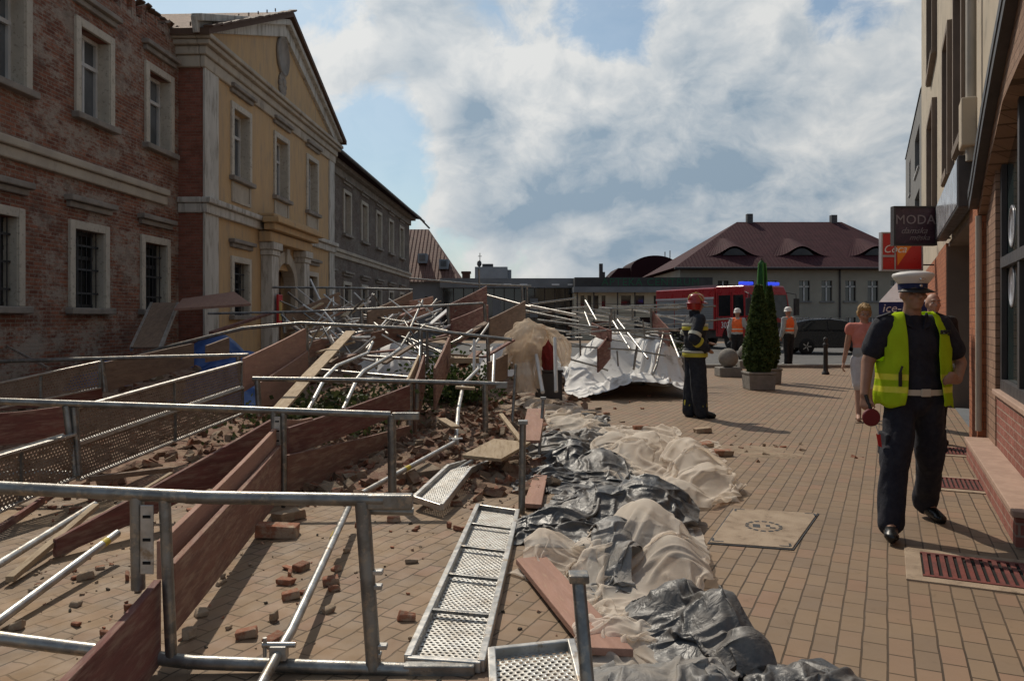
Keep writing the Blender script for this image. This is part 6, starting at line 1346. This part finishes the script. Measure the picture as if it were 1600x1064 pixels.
hang('dark red cloth hanging in the gap under the netting hood', [C(858, 578, .3), C(857, 566, .3), C(856, 552, .3), C(854, 540, .3), C(852, 530, .3)], [.10, .15, .16, .15, .10], 9, mat='red_cloth')
COL.objects['debris_net'].name  # the red one is cloth, not netting
o_ = [o for o in COL.objects if o.get('label', '').startswith('dark red cloth')][0]; o_.name = 'hanging_cloth'; o_['category'] = 'cloth'; del o_['group']
q = MB(); q.b2((C(838, 600).x, Yn+.2, 0), (C(880, 600).x, Yn+.9, .55)); q.b2((C(838, 600).x-.02, Yn+.18, .552), (C(880, 600).x+.02, Yn+.92, .60)); tag(build('dark_crate', q, 'dark_metal', bevel=.02), 'dark crate in shade behind the white poles', 'crate')
# ================================================================== people
def hand(mb, w, d, s, n, curl=.5, k=1.0, fr=.0085):
    """w wrist, d along the hand, s towards the thumb, n the way the palm faces"""
    w, d, s, n = Vector(w), Vector(d).normalized(), Vector(s).normalized(), Vector(n).normalized()
    offs = (.030, .010, -.010, -.029); lens = (.074, .082, .076, .060)
    for o, l in zip(offs, lens):
        kn = w+d*(.092-abs(o)*.25)*k+s*o*k; mb.cone(w+s*o*.55*k, kn, .016*k, .0125*k, 8)
        a = 0; p = kn
        for seg, f in ((0, .45), (1, .32), (2, .25)):
            a += curl*(.75 if seg == 0 else .95); q = p+(d*math.cos(a)+n*math.sin(a))*l*f*k; mb.cone(p, q, fr*k*(1.12-.1*seg), fr*k*(1.02-.1*seg), 8); p = q
    b = w+d*.028*k+s*.026*k; m = b+(d*.62+s*.62+n*.35)*.042*k; mb.cone(b, m, .0145*k, .0115*k, 8); mb.cone(m, m+(d*.85+s*.05+n*.45)*.034*k, .0112*k, .009*k, 8)
def figure(label, pos, rz, J, vox=.012, skin='skin', hair=None, hand_spec=None, build_=1.0, eyes=True, head_tilt=0.0):
    t = thing('person', label, 'person', pos, rz, local=True); V = {k: Vector(v_) for k, v_ in J.items()}; b = build_
    q = MB(); h = V['head']; Rm = Euler((head_tilt, 0, 0)).to_matrix(); hp = lambda x, y, z: h+Rm@Vector((x, y, z))
    q.ell(hp(0, .012, .02), (.076, .094, .105), Rm, 20, 14); q.ell(hp(0, -.018, -.045), (.060, .072, .075), Rm, 16, 10); q.ell(hp(0, -.045, -.088), (.036, .038, .028), Rm, 12, 8)
    q.cone(hp(0, -.088, .01), hp(0, -.112, -.022), .010, .0165, 8); q.ell(hp(0, -.098, -.028), (.020, .016, .012), Rm, 8, 6)       # nose
    q.ell(hp(0, -.082, -.058), (.027, .014, .011), Rm, 10, 6); q.ell(hp(0, -.080, .038), (.058, .018, .012), Rm, 12, 6)             # lips, brow ridge
    for s in (-1, 1): q.ell(hp(s*.078, .012, -.008), (.012, .022, .032), Rm, 10, 7); q.ell(hp(s*.042, -.066, -.018), (.026, .022, .022), Rm, 10, 7)
    q.cone(V['neck']+Vector((0, .01, -.03)), h+Vector((0, .008, -.05)), .062*b, .056, 14)
    for a, bb, ra, rb in (('shL', 'shR', .062, .062), ('shL', 'elL', .058, .044), ('elL', 'wrL', .043, .029), ('shR', 'elR', .058, .044), ('elR', 'wrR', .043, .029), ('hipL', 'kneeL', .088, .056), ('kneeL', 'ankL', .056, .040), ('hipR', 'kneeR', .088, .056), ('kneeR', 'ankR', .056, .040), ('ankL', 'toeL', .040, .032), ('ankR', 'toeR', .040, .032)):
        q.cone(V[a], V[bb], ra*b, rb*b, 12)
    for kn, an in (('kneeL', 'ankL'), ('kneeR', 'ankR')): q.ell(V[kn].lerp(V[an], .28)+Vector((0, .018, 0)), (.05*b, .055*b, .11), n=10, m=7)
    q.ell(V['pelvis'], (.155*b, .115*b, .13), n=16, m=10); q.ell(V['pelvis'].lerp(V['chest'], .5), (.14*b, .105*b, .19), n=16, m=10); q.ell(V['chest'], (.168*b, .118*b, .19), n=16, m=10); q.cone(V['chest']+Vector((0, 0, .08)), V['neck'], .12*b, .058*b, 14)
    for s in 'LR':
        if hand_spec and s in hand_spec: d, sv, n, c = hand_spec[s]
        else: d = V['wr'+s]-V['el'+s]; sv = Vector((0, -1, 0)); n = Vector((1 if s == 'L' else -1, 0, 0)); c = .45
        hand(q, V['wr'+s], d, sv, n, c, fr=max(.0085, vox*.95))
    body = remesh('body', q, vox, skin, t, smooth=3, fac=.45)
    if eyes:
        for s in (-1, 1):
            e = MB(); e.ell(hp(s*.031, -.080, .012), (.0145, .008, .0085), Rm, 10, 6); build('eye', e, 'sash_white', t); e = MB(); e.ell(hp(s*.031, -.0875, .012), (.006, .003, .006), Rm, 8, 6); build('pupil', e, 'pit_black', t)
            e = MB(); e.path([hp(s*.012, -.094, .036), hp(s*.032, -.093, .042), hp(s*.054, -.078, .036)], .0045, 6); build('eyebrow', e, 'hair_grey' if hair != 'hair_blonde' else hair, t)
    return t, V, hp, Rm
fold_rs = random.Random(5)
from mathutils import noise as mn
def folds(a, f, st=(1, 1, .5), off=0):
    return lambda co, no: no*a*(mn.noise(Vector((co.x*f*st[0]+off, co.y*f*st[1], co.z*f*st[2])))+.5*mn.noise(Vector((co.x*f*2.3+off, co.y*f*2.3, co.z*f*2.3*st[2]))))
def trousers(t, V, mat, b=1.0, vox=.012, top=.10, loose=1.0, hem=.93, seed=0):
    q = MB(); q.ell(V['pelvis']+Vector((0, 0, .0)), (.172*b, .128*b, .12+top*.3), n=18, m=10)
    for s in 'LR':
        h_, k_, a_ = V['hip'+s], V['knee'+s], V['ank'+s]; q.cone(h_, k_, .104*b, .078*b*loose, 14); q.cone(k_, k_.lerp(a_, hem), .078*b*loose, .070*b*loose, 14)
    return remesh('trousers', q, vox, mat, t, smooth=4, disp=folds(.016, 9, off=seed))
def shirt(t, V, mat, b=1.0, vox=.012, sleeve=.55, bottom=0.0, name='shirt', seed=0, inflate=.018, paint=None, mats=None, long=False):
    q = MB(); i = inflate; p, c = V['pelvis'], V['chest']
    q.ell(p.lerp(c, .25)+Vector((0, 0, bottom)), (.155*b+i, .118*b+i, .16), n=18, m=10); q.ell(p.lerp(c, .55), (.150*b+i, .115*b+i, .20), n=18, m=10); q.ell(c, (.172*b+i, .122*b+i, .20), n=18, m=10); q.cone(c+Vector((0, 0, .07)), V['neck']+Vector((0, 0, -.03)), .125*b+i*.5, .075*b, 14)
    q.cone(V['shL'], V['shR'], .066+i, .066+i, 12)
    for s in 'LR':
        S, E, Wr = V['sh'+s], V['el'+s], V['wr'+s]
        if long: q.cone(S, E, .066+i, .056+i, 12); q.cone(E, E.lerp(Wr, .93), .056+i, .046+i, 12)
        else: q.cone(S, S.lerp(E, sleeve), .068+i, .066+i, 12)
    return remesh(name, q, vox, mats or mat, t, smooth=4, disp=folds(.010, 9, off=seed+3), paint=paint)
def shoe(t, V, mat, k=1.0, vox=.010):
    for s in 'LR':
        a, o = V['ank'+s], V['toe'+s]; d = (o-a); d.z = 0; d.normalize(); q = MB(); base = Vector((a.x, a.y, a.z)); drop = Vector((0, 0, -.055))
        fwd_ = (o-a).normalized()
        q.cone(a+Vector((0, 0, .05)), a+Vector((0, 0, -.03)), .052*k, .055*k, 12); q.cone(a-fwd_*.03+drop*.5, o+fwd_*.02, .050*k, .040*k, 12); q.ell(o+fwd_*.03, (.046*k, .055*k, .032*k), n=12, m=8); q.cone(a-fwd_*.04+drop*.75, o+fwd_*.05+Vector((0, 0, -.012)), .033*k, .030*k, 10)
        remesh('shoe', q, vox, mat, t, smooth=2)
# ---------------------------------------------------------------- police officer
J = dict(head=(-.01, -.03, 1.675), neck=(.0, .0, 1.50), chest=(.005, .01, 1.30), pelvis=(.02, .0, .95), shL=(-.195, .01, 1.445), elL=(-.305, .03, 1.19), wrL=(-.365, -.05, .965), shR=(.205, .01, 1.445), elR=(.375, .06, 1.18), wrR=(.225, -.17, 1.075),
         hipL=(-.075, 0, .92), kneeL=(-.185, -.12, .50), ankL=(-.275, -.24, .095), toeL=(-.33, -.37, .065), hipR=(.115, 0, .92), kneeR=(.18, .10, .50), ankR=(.27, .34, .105), toeR=(.285, .20, .045))
hs = dict(L=((-.10, -.25, -1), (.5, -1, 0), (.9, .3, -.1), 1.05), R=((-.75, -.55, .15), (.1, -.2, 1), (-.6, .6, -.4), 1.15))
t, V, hp, Rm = figure('police officer in a white cap and yellow reflective vest walking towards the camera', (2.86, 5.6, 0), 0, J, .0085, 'skin', hand_spec=hs, build_=1.06)
trousers(t, V, 'navy_cloth', 1.08, .012, loose=1.14, hem=.98, seed=1)
q = MB()
for s, sx in (('L', -1), ('R', 1)):
    m = V['hip'+s].lerp(V['knee'+s], .72); q.box(m+Vector((sx*.085, .01, 0)), (.03, .13, .17), Euler((.1 if s == 'L' else -.1, 0, 0)).to_matrix())
    build('cargo_pocket', q, 'navy_cloth', t, bevel=.012); q = MB()
shirt(t, V, 'navy_cloth', 1.10, .012, .62, seed=2, name='polo_shirt')
for s in (-1, 1):
    q = MB(); q.hexa([Vector(p) for p in ((s*.02, -.105, 1.415), (s*.085, -.10, 1.455), (s*.088, -.085, 1.455), (s*.02, -.09, 1.41), (s*.055, -.085, 1.52), (s*.092, -.03, 1.545), (s*.08, -.02, 1.545), (s*.05, -.07, 1.52))]); build('collar', q, 'navy_cloth', t, bevel=.004)
    q = MB(); q.box((s*.205, .0, 1.525), (.11, .05, .012), Euler((0, s*.35, 0)).to_matrix()); build('shoulder_board', q, 'navy_cloth', t, bevel=.004)
shoe(t, V, 'leather_black', 1.05, .009)
q = MB(); n = 40; e = .004
rx, ry = .195, .150; vs = []
for z in (.965, 1.005):
    for r_ in (1.0, 1.03):
        for k in range(n): a = k/n*6.283; vs.append((.015+rx*r_*math.cos(a), .0+ry*r_*math.sin(a), z))
for k in range(n):
    k2 = (k+1) % n; q.add([vs[i] for i in (n+k, n+k2, 3*n+k2, 3*n+k)], [(0, 1, 2, 3)], True); q.add([vs[i] for i in (2*n+k, 2*n+k2, 3*n+k2, 3*n+k)], [(0, 1, 2, 3)]); q.add([vs[i] for i in (k, k2, n+k2, n+k)], [(0, 1, 2, 3)])
bt = build('belt', q, 'leather_white', t); q = MB(); q.b2((-.02, -.165, .958), (.05, -.152, 1.012)); build('buckle', q, 'leather_white', bt, bevel=.006)
lev = [(.885, .262, .190), (.93, .268, .192), (.985, .266, .188), (1.02, .262, .184), (1.075, .258, .180), (1.10, .255, .178), (1.2, .252, .170), (1.3, .255, .165), (1.38, .25, .158), (1.44, .235, .140), (1.495, .195, .115), (1.545, .125, .085)]
q = MB(); m = 72
gp = lambda li: [30, 29, 27, 27, 26, 26, 25, 25, 26, 28, 33, 48][li]
pt = {}
for i, (z, rx, ry) in enumerate(lev):
    for k in range(m+1):
        a = R(gp(i)+(360-2*gp(i))*k/m); wv = 1+.022*math.sin(k*.9+i*.7)*max(0, 1-(z-.88)*1.4)+.01*math.sin(k*.37+i)
        pt[i, k] = Vector((.015+rx*math.sin(a)*wv, .02-ry*math.cos(a)*wv+(.0 if i > 1 else -.008*math.sin(k*.5)), z+(.012*math.sin(k*.55) if i == 0 else 0)))
vs = [pt[i, k] for i in range(len(lev)) for k in range(m+1)]
for i in range(len(lev)-1):
    for k in range(m):
        ang = gp(i)+(360-2*gp(i))*(k+.5)/m; side = min(abs(ang-90), abs(ang-270))
        zc = (lev[i][0]+lev[i+1][0])/2
        if 1.22 < zc < 1.50 and side < (30 if zc > 1.28 else 20): continue
        o = [pt[i, k], pt[i, k+1], pt[i+1, k+1], pt[i+1, k]]; q.add(o, [(0, 1, 2, 3)], True, 1 if i == 4 or i == 2 else 0)
vo = build('reflective_vest', q, ['hivis_yellow', 'hivis_band'], t)
me = vo.data; import bmesh
bm = bmesh.new(); bm.from_mesh(me); bmesh.ops.remove_doubles(bm, verts=bm.verts, dist=1e-5); bm.to_mesh(me); bm.free()
s_ = vo.modifiers.new('sub', 'SUBSURF'); s_.levels = 1; s_.render_levels = 1
tx = bpy.data.textures.new('vest_creases', 'CLOUDS'); tx.noise_scale = .11; dm = vo.modifiers.new('creases', 'DISPLACE'); dm.texture = tx; dm.strength = .030; dm.texture_coords = 'LOCAL'
s_ = vo.modifiers.new('solid', 'SOLIDIFY'); s_.thickness = .006; s_.offset = 1
q = MB(); q.b2((-.175, -.168, 1.03), (-.155, -.150, 1.13)); q.tube((-.165, -.16, 1.13), (-.150, -.158, 1.17), .008, 8); build('radio_microphone', q, 'letter_black', vo, bevel=.006)
an = R(38); text('lettering', 'POLICJA', .042, 'letter_black', vo, Matrix.Translation((.168, -.128, 1.405))@Matrix.Rotation(an, 4, 'Z')@axes((1, 0, 0), (0, 0, 1), (0, -1, 0)), depth=.004)
# cap
c0 = hp(0, .008, .085); q = MB(); q.lathe([(.098, -.052), (.100, -.012)], c0, 28, sx=.90, sy=1.08); q.lathe([(.100, -.0115), (.132, .030), (.140, .046), (.132, .060), (.09, .072), (.02, .078)], c0+Vector((0, -.005, 0)), 32, sx=.96, sy=1.08); cap = build('cap', q, 'white_paint', t)
q = MB(); q.lathe([(.101, -.055), (.104, -.013)], c0, 28, sx=.90, sy=1.08); build('cap_band', q, 'band_blue', cap)
q = MB(); n = 14; vs = []
for r_, dz in ((.097, -.052), (.148, -.086)):
    for k in range(n+1): a = R(200+140*k/n); vs.append(c0+Vector((r_*.92*math.cos(a), r_*1.06*math.sin(a), dz+(.012*abs(math.cos(a)) if dz < -.06 else 0))))
q.add(vs, [(k, k+1, n+2+k, n+1+k) for k in range(n)], True); vi = build('visor', q, 'letter_black', cap); s_ = vi.modifiers.new('solid', 'SOLIDIFY'); s_.thickness = .006
q = MB(); q.ell(c0+Vector((0, -.128, .028)), (.026, .012, .030), Euler((-.5, 0, 0)).to_matrix(), 12, 8); q.ell(c0+Vector((0, -.116, -.03)), (.012, .006, .012), n=10, m=6); build('cap_badge', q, 'chrome', cap)
# signal disc held in the officer's right hand
wr = Vector((2.86, 5.6, 0))+V['wrL']; dcn = wr+Vector((.02, -.06, -.155)); sdc = thing('signal_disc', 'dark red signal disc with a dangling red and white tag held by the police officer', 'signal disc', dcn)
q = MB(); q.lathe([(.055, -.012), (.062, -.006), (.062, .006), (.055, .012)], (0, 0, 0), 26); q.v = [dcn+Vector((v_.x, v_.z, v_.y)) for v_ in q.v]; build('disc', q, 'disc_red', sdc)
q = MB(); q.tube(dcn+Vector((-.0, .005, .05)), wr+Vector((-.005, -.03, .0)), .013, 10); build('handle', q, 'letter_black', sdc)
q = MB(); q.path([dcn+Vector((.03, .0, -.05)), dcn+Vector((.045, .0, -.09)), dcn+Vector((.05, 0, -.12))], .004, 6); build('cord', q, 'white_paint', sdc)
q = MB(); q.hexa([dcn+Vector(p) for p in ((.05, -.002, -.20), (.075, -.002, -.21), (.075, .002, -.21), (.05, .002, -.20), (.035, -.002, -.115), (.065, -.002, -.12), (.065, .002, -.12), (.035, .002, -.115))]); build('tag', q, 'cola_red', sdc)
# ---------------------------------------------------------------- standing pose shared by the smaller figures
def stand(H=1.78, step=.05, armL=None, armR=None, lean=0.0):
    k = H/1.78; J = dict(head=(0, -.02-lean*.6, 1.655), neck=(0, .0-lean*.5, 1.49), chest=(0, .0-lean*.3, 1.29), pelvis=(0, 0, .95), shL=(-.19, 0-lean*.4, 1.435), elL=(-.25, .04, 1.15), wrL=(-.25, -.04, .90), shR=(.19, 0-lean*.4, 1.435), elR=(.25, .04, 1.15), wrR=(.25, -.04, .90),
        hipL=(-.09, 0, .92), kneeL=(-.10, -step*.4, .50), ankL=(-.11, -step, .09), toeL=(-.13, -step-.13, .05), hipR=(.09, 0, .92), kneeR=(.10, step*.2, .50), ankR=(.11, step, .09), toeR=(.13, step-.13, .05))
    if armL: J['elL'], J['wrL'] = armL
    if armR: J['elR'], J['wrR'] = armR
    return {a: tuple(x*k for x in b) for a, b in J.items()}
def helmet(t, hp, Rm, mat, brim=.02, crest=None, full=False):
    c = hp(0, .005, .035); q = MB(); q.lathe([(.118+brim, -.012), (.118, .0), (.116, .05), (.098, .10), (.06, .130), (.01, .140)], c, 24, sx=.92, sy=1.1)
    if full: q.lathe([(.112, -.11), (.116, -.06), (.118, .0)], c+Vector((0, .03, 0)), 24, sx=.95, sy=.95)
    h = build('helmet', q, mat, t)
    if crest:
        q = MB(); q.path([c+Vector((0, -.125, .05)), c+Vector((0, -.10, .11)), c+Vector((0, 0, .148)), c+Vector((0, .10, .11)), c+Vector((0, .125, .05))], .013, 8)
        for sx in (-1, 1): q.path([c+Vector((sx*.105, -.06, .03)), c+Vector((sx*.085, -.02, .095)), c+Vector((sx*.03, .02, .138))], .010, 8)
        build('crest', q, crest, h); q = MB(); n = 10; vs = [c+Vector((r_*math.cos(R(200+140*k/n))*.92, r_*math.sin(R(200+140*k/n))*1.1, z)) for r_, z in ((.118, .012), (.165, -.02)) for k in range(n+1)]; q.add(vs, [(k, k+1, n+2+k, n+1+k) for k in range(n)], True); b = build('brim', q, mat, h); s = b.modifiers.new('s', 'SOLIDIFY'); s.thickness = .008
def bands(t, V, specs, mat, name='reflective_band'):
    for (c, rx, ry, h) in specs:
        q = MB(); q.lathe([(1, -h/2), (1.02, -h/2+.004), (1.02, h/2-.004), (1, h/2)], c, 28, sx=rx, sy=ry); build(name, q, mat, t)
def limb_band(t, a, b, f, r, h, mat):
    a, b = Vector(a), Vector(b); p = a.lerp(b, f); d = (b-a).normalized(); q = MB(); q.path([p-d*h/2, p+d*h/2], r, 16); build('reflective_band', q, mat, t)
# firefighter, seen from the side
J = stand(1.84, .05, armL=((-.27, .12, 1.17), (-.19, -.10, 1.02)), armR=((.27, .05, 1.18), (.22, -.24, 1.10)))
fp = G(1086, 652); t, V, hp, Rm = figure('firefighter in a red helmet and dark turnout coat standing side on beside the netting', (fp.x, fp.y, 0), R(97), J, .013, 'skin', build_=1.1, head_tilt=.05)
trousers(t, V, 'fire_coat', 1.18, .014, loose=1.32, hem=1.0, seed=5)
cm = shirt(t, V, 'fire_coat', 1.24, .014, long=True, name='turnout_coat', seed=6, inflate=.028, bottom=-.10)
q = MB(); q.lathe([(.075, 0), (.085, .05), (.078, .10)], V['neck']+Vector((0, .01, -.02)), 18); build('coat_collar', q, 'fire_coat', t)
ch = V['chest']; pv = V['pelvis']
bands(t, V, [(ch+Vector((0, .0, .02)), .240, .186, .055), (pv+Vector((0, 0, -.03)), .218, .182, .06)], 'reflective_yellow'); bands(t, V, [(ch+Vector((0, .0, .075)), .238, .186, .04), (pv+Vector((0, 0, .02)), .222, .184, .03)], 'reflective')
for s in 'LR':
    limb_band(t, V['el'+s], V['wr'+s], .35, .088, .05, 'reflective_yellow'); limb_band(t, V['sh'+s], V['el'+s], .80, .098, .05, 'reflective'); limb_band(t, V['knee'+s], V['ank'+s], .72, .104, .08, 'reflective_yellow')
shoe(t, V, 'leather_black', 1.25, .012); helmet(t, hp, Rm, 'helmet_red', .03, 'gold', True)
# workers in orange vests
def worker(label, pos, rz, J, seed, long=True):
    t, V, hp, Rm = figure(label, pos, rz, J, .016, 'skin', build_=1.02, eyes=False); trousers(t, V, 'black_cloth', 1.1, .016, seed=seed); shirt(t, V, 'grey_cloth', 1.08, .016, long=long, seed=seed)
    q = MB(); c, p = V['chest'], V['pelvis']; q.ell(p.lerp(c, .45), (.195, .15, .24), n=18, m=10); q.ell(c, (.205, .155, .215), n=18, m=10); q.cone(V['shL']+Vector((.05, 0, 0)), V['shR']-Vector((.05, 0, 0)), .085, .085, 12)
    v_ = remesh('safety_vest', q, .016, ['hivis_orange', 'reflective'], t, smooth=4, paint=lambda c_: 1 if abs(c_.z-p.z-.20) < .022 or abs(c_.z-p.z-.09) < .02 else 0); shoe(t, V, 'leather_black', 1.1, .014); helmet(t, hp, Rm, 'white_paint', .022)
worker('worker in an orange vest and white helmet facing the fire engine, beside the concrete ball', (P(1152, 500, 25.5).x, 25.5, 0), R(150), stand(1.80, .06, armL=((-.30, -.02, 1.18), (-.30, -.26, 1.05))), 7)
worker('worker in an orange vest and white helmet standing right of the conifers', (P(1232, 500, 25.0).x, 25.0, 0), R(205), stand(1.84, .04), 8)
# woman in coral top
J = stand(1.70, .17, armL=((-.24, .05, 1.14), (-.285, .06, .90)), armR=((.235, .06, 1.15), (.20, -.05, .92))); fp = G(1345, 657)
t, V, hp, Rm = figure('blonde woman in a coral top and white skirt looking down as she walks', (fp.x+.05, fp.y, 0), R(-14), J, .011, 'skin_pale', hair='hair_blonde', build_=.93, head_tilt=.38)
wz = V['pelvis'].z
shirt(t, V, None, .98, .012, .18, seed=11, inflate=.012, name='sleeveless_top', mats=['coral_cloth', 'grey_cloth'], paint=lambda c_: 1 if c_.z < wz+.17 else 0)
q = MB(); p = V['pelvis']
q.ell(p+Vector((0, 0, .0)), (.175, .135, .14), n=18, m=10); q.cone(V['hipL'], V['kneeL']+Vector((.01, 0, .06)), .108, .098, 14); q.cone(V['hipR'], V['kneeR']+Vector((-.01, 0, .06)), .108, .098, 14); q.cone(p+Vector((0, 0, -.1)), Vector((0, -.02, V['kneeL'].z+.08)), .13, .12, 14); remesh('skirt', q, .013, 'white_cloth', t, smooth=8, disp=folds(.02, 10, (1, 1, .15)))
q = MB(); q.ell(hp(0, .034, .050), (.095, .098, .092), Rm, 18, 12); q.ell(hp(0, .05, -.03), (.085, .07, .09), Rm, 14, 9)
for s in (-1, 1): q.ell(hp(s*.076, .022, .0), (.026, .045, .07), Rm, 10, 7)
q.ell(hp(0, -.045, .100), (.065, .045, .03), Rm, 12, 8); remesh('hair', q, .010, 'hair_blonde', t, smooth=2, disp=folds(.02, 30, (1, 1, .4)))
for s in 'LR': a, o = V['ank'+s], V['toe'+s]; q = MB(); f_ = (o-a); f_.z = 0; f_.normalize(); q.bar(a-f_*.06+Vector((0, 0, -.075)), o+f_*.07+Vector((0, 0, -.045)), .085, .02); q.bar(a+f_*.06+Vector((-.045, 0, -.035)), a+f_*.06+Vector((.045, 0, -.035)), .03, .02); build('sandal', q, 'board_brown', t, bevel=.006)
# man mostly hidden behind the officer
J = stand(1.80, .16); t, V, hp, Rm = figure('bald man in dark clothes walking close behind the police officer', (P(1457, 500, 9.3).x, 9.3, 0), R(-8), J, .013, 'skin_pale', build_=1.05)
trousers(t, V, 'black_cloth', 1.08, .014, seed=14); shirt(t, V, 'black_cloth', 1.08, .014, seed=15); shoe(t, V, 'leather_black', 1.05, .013)
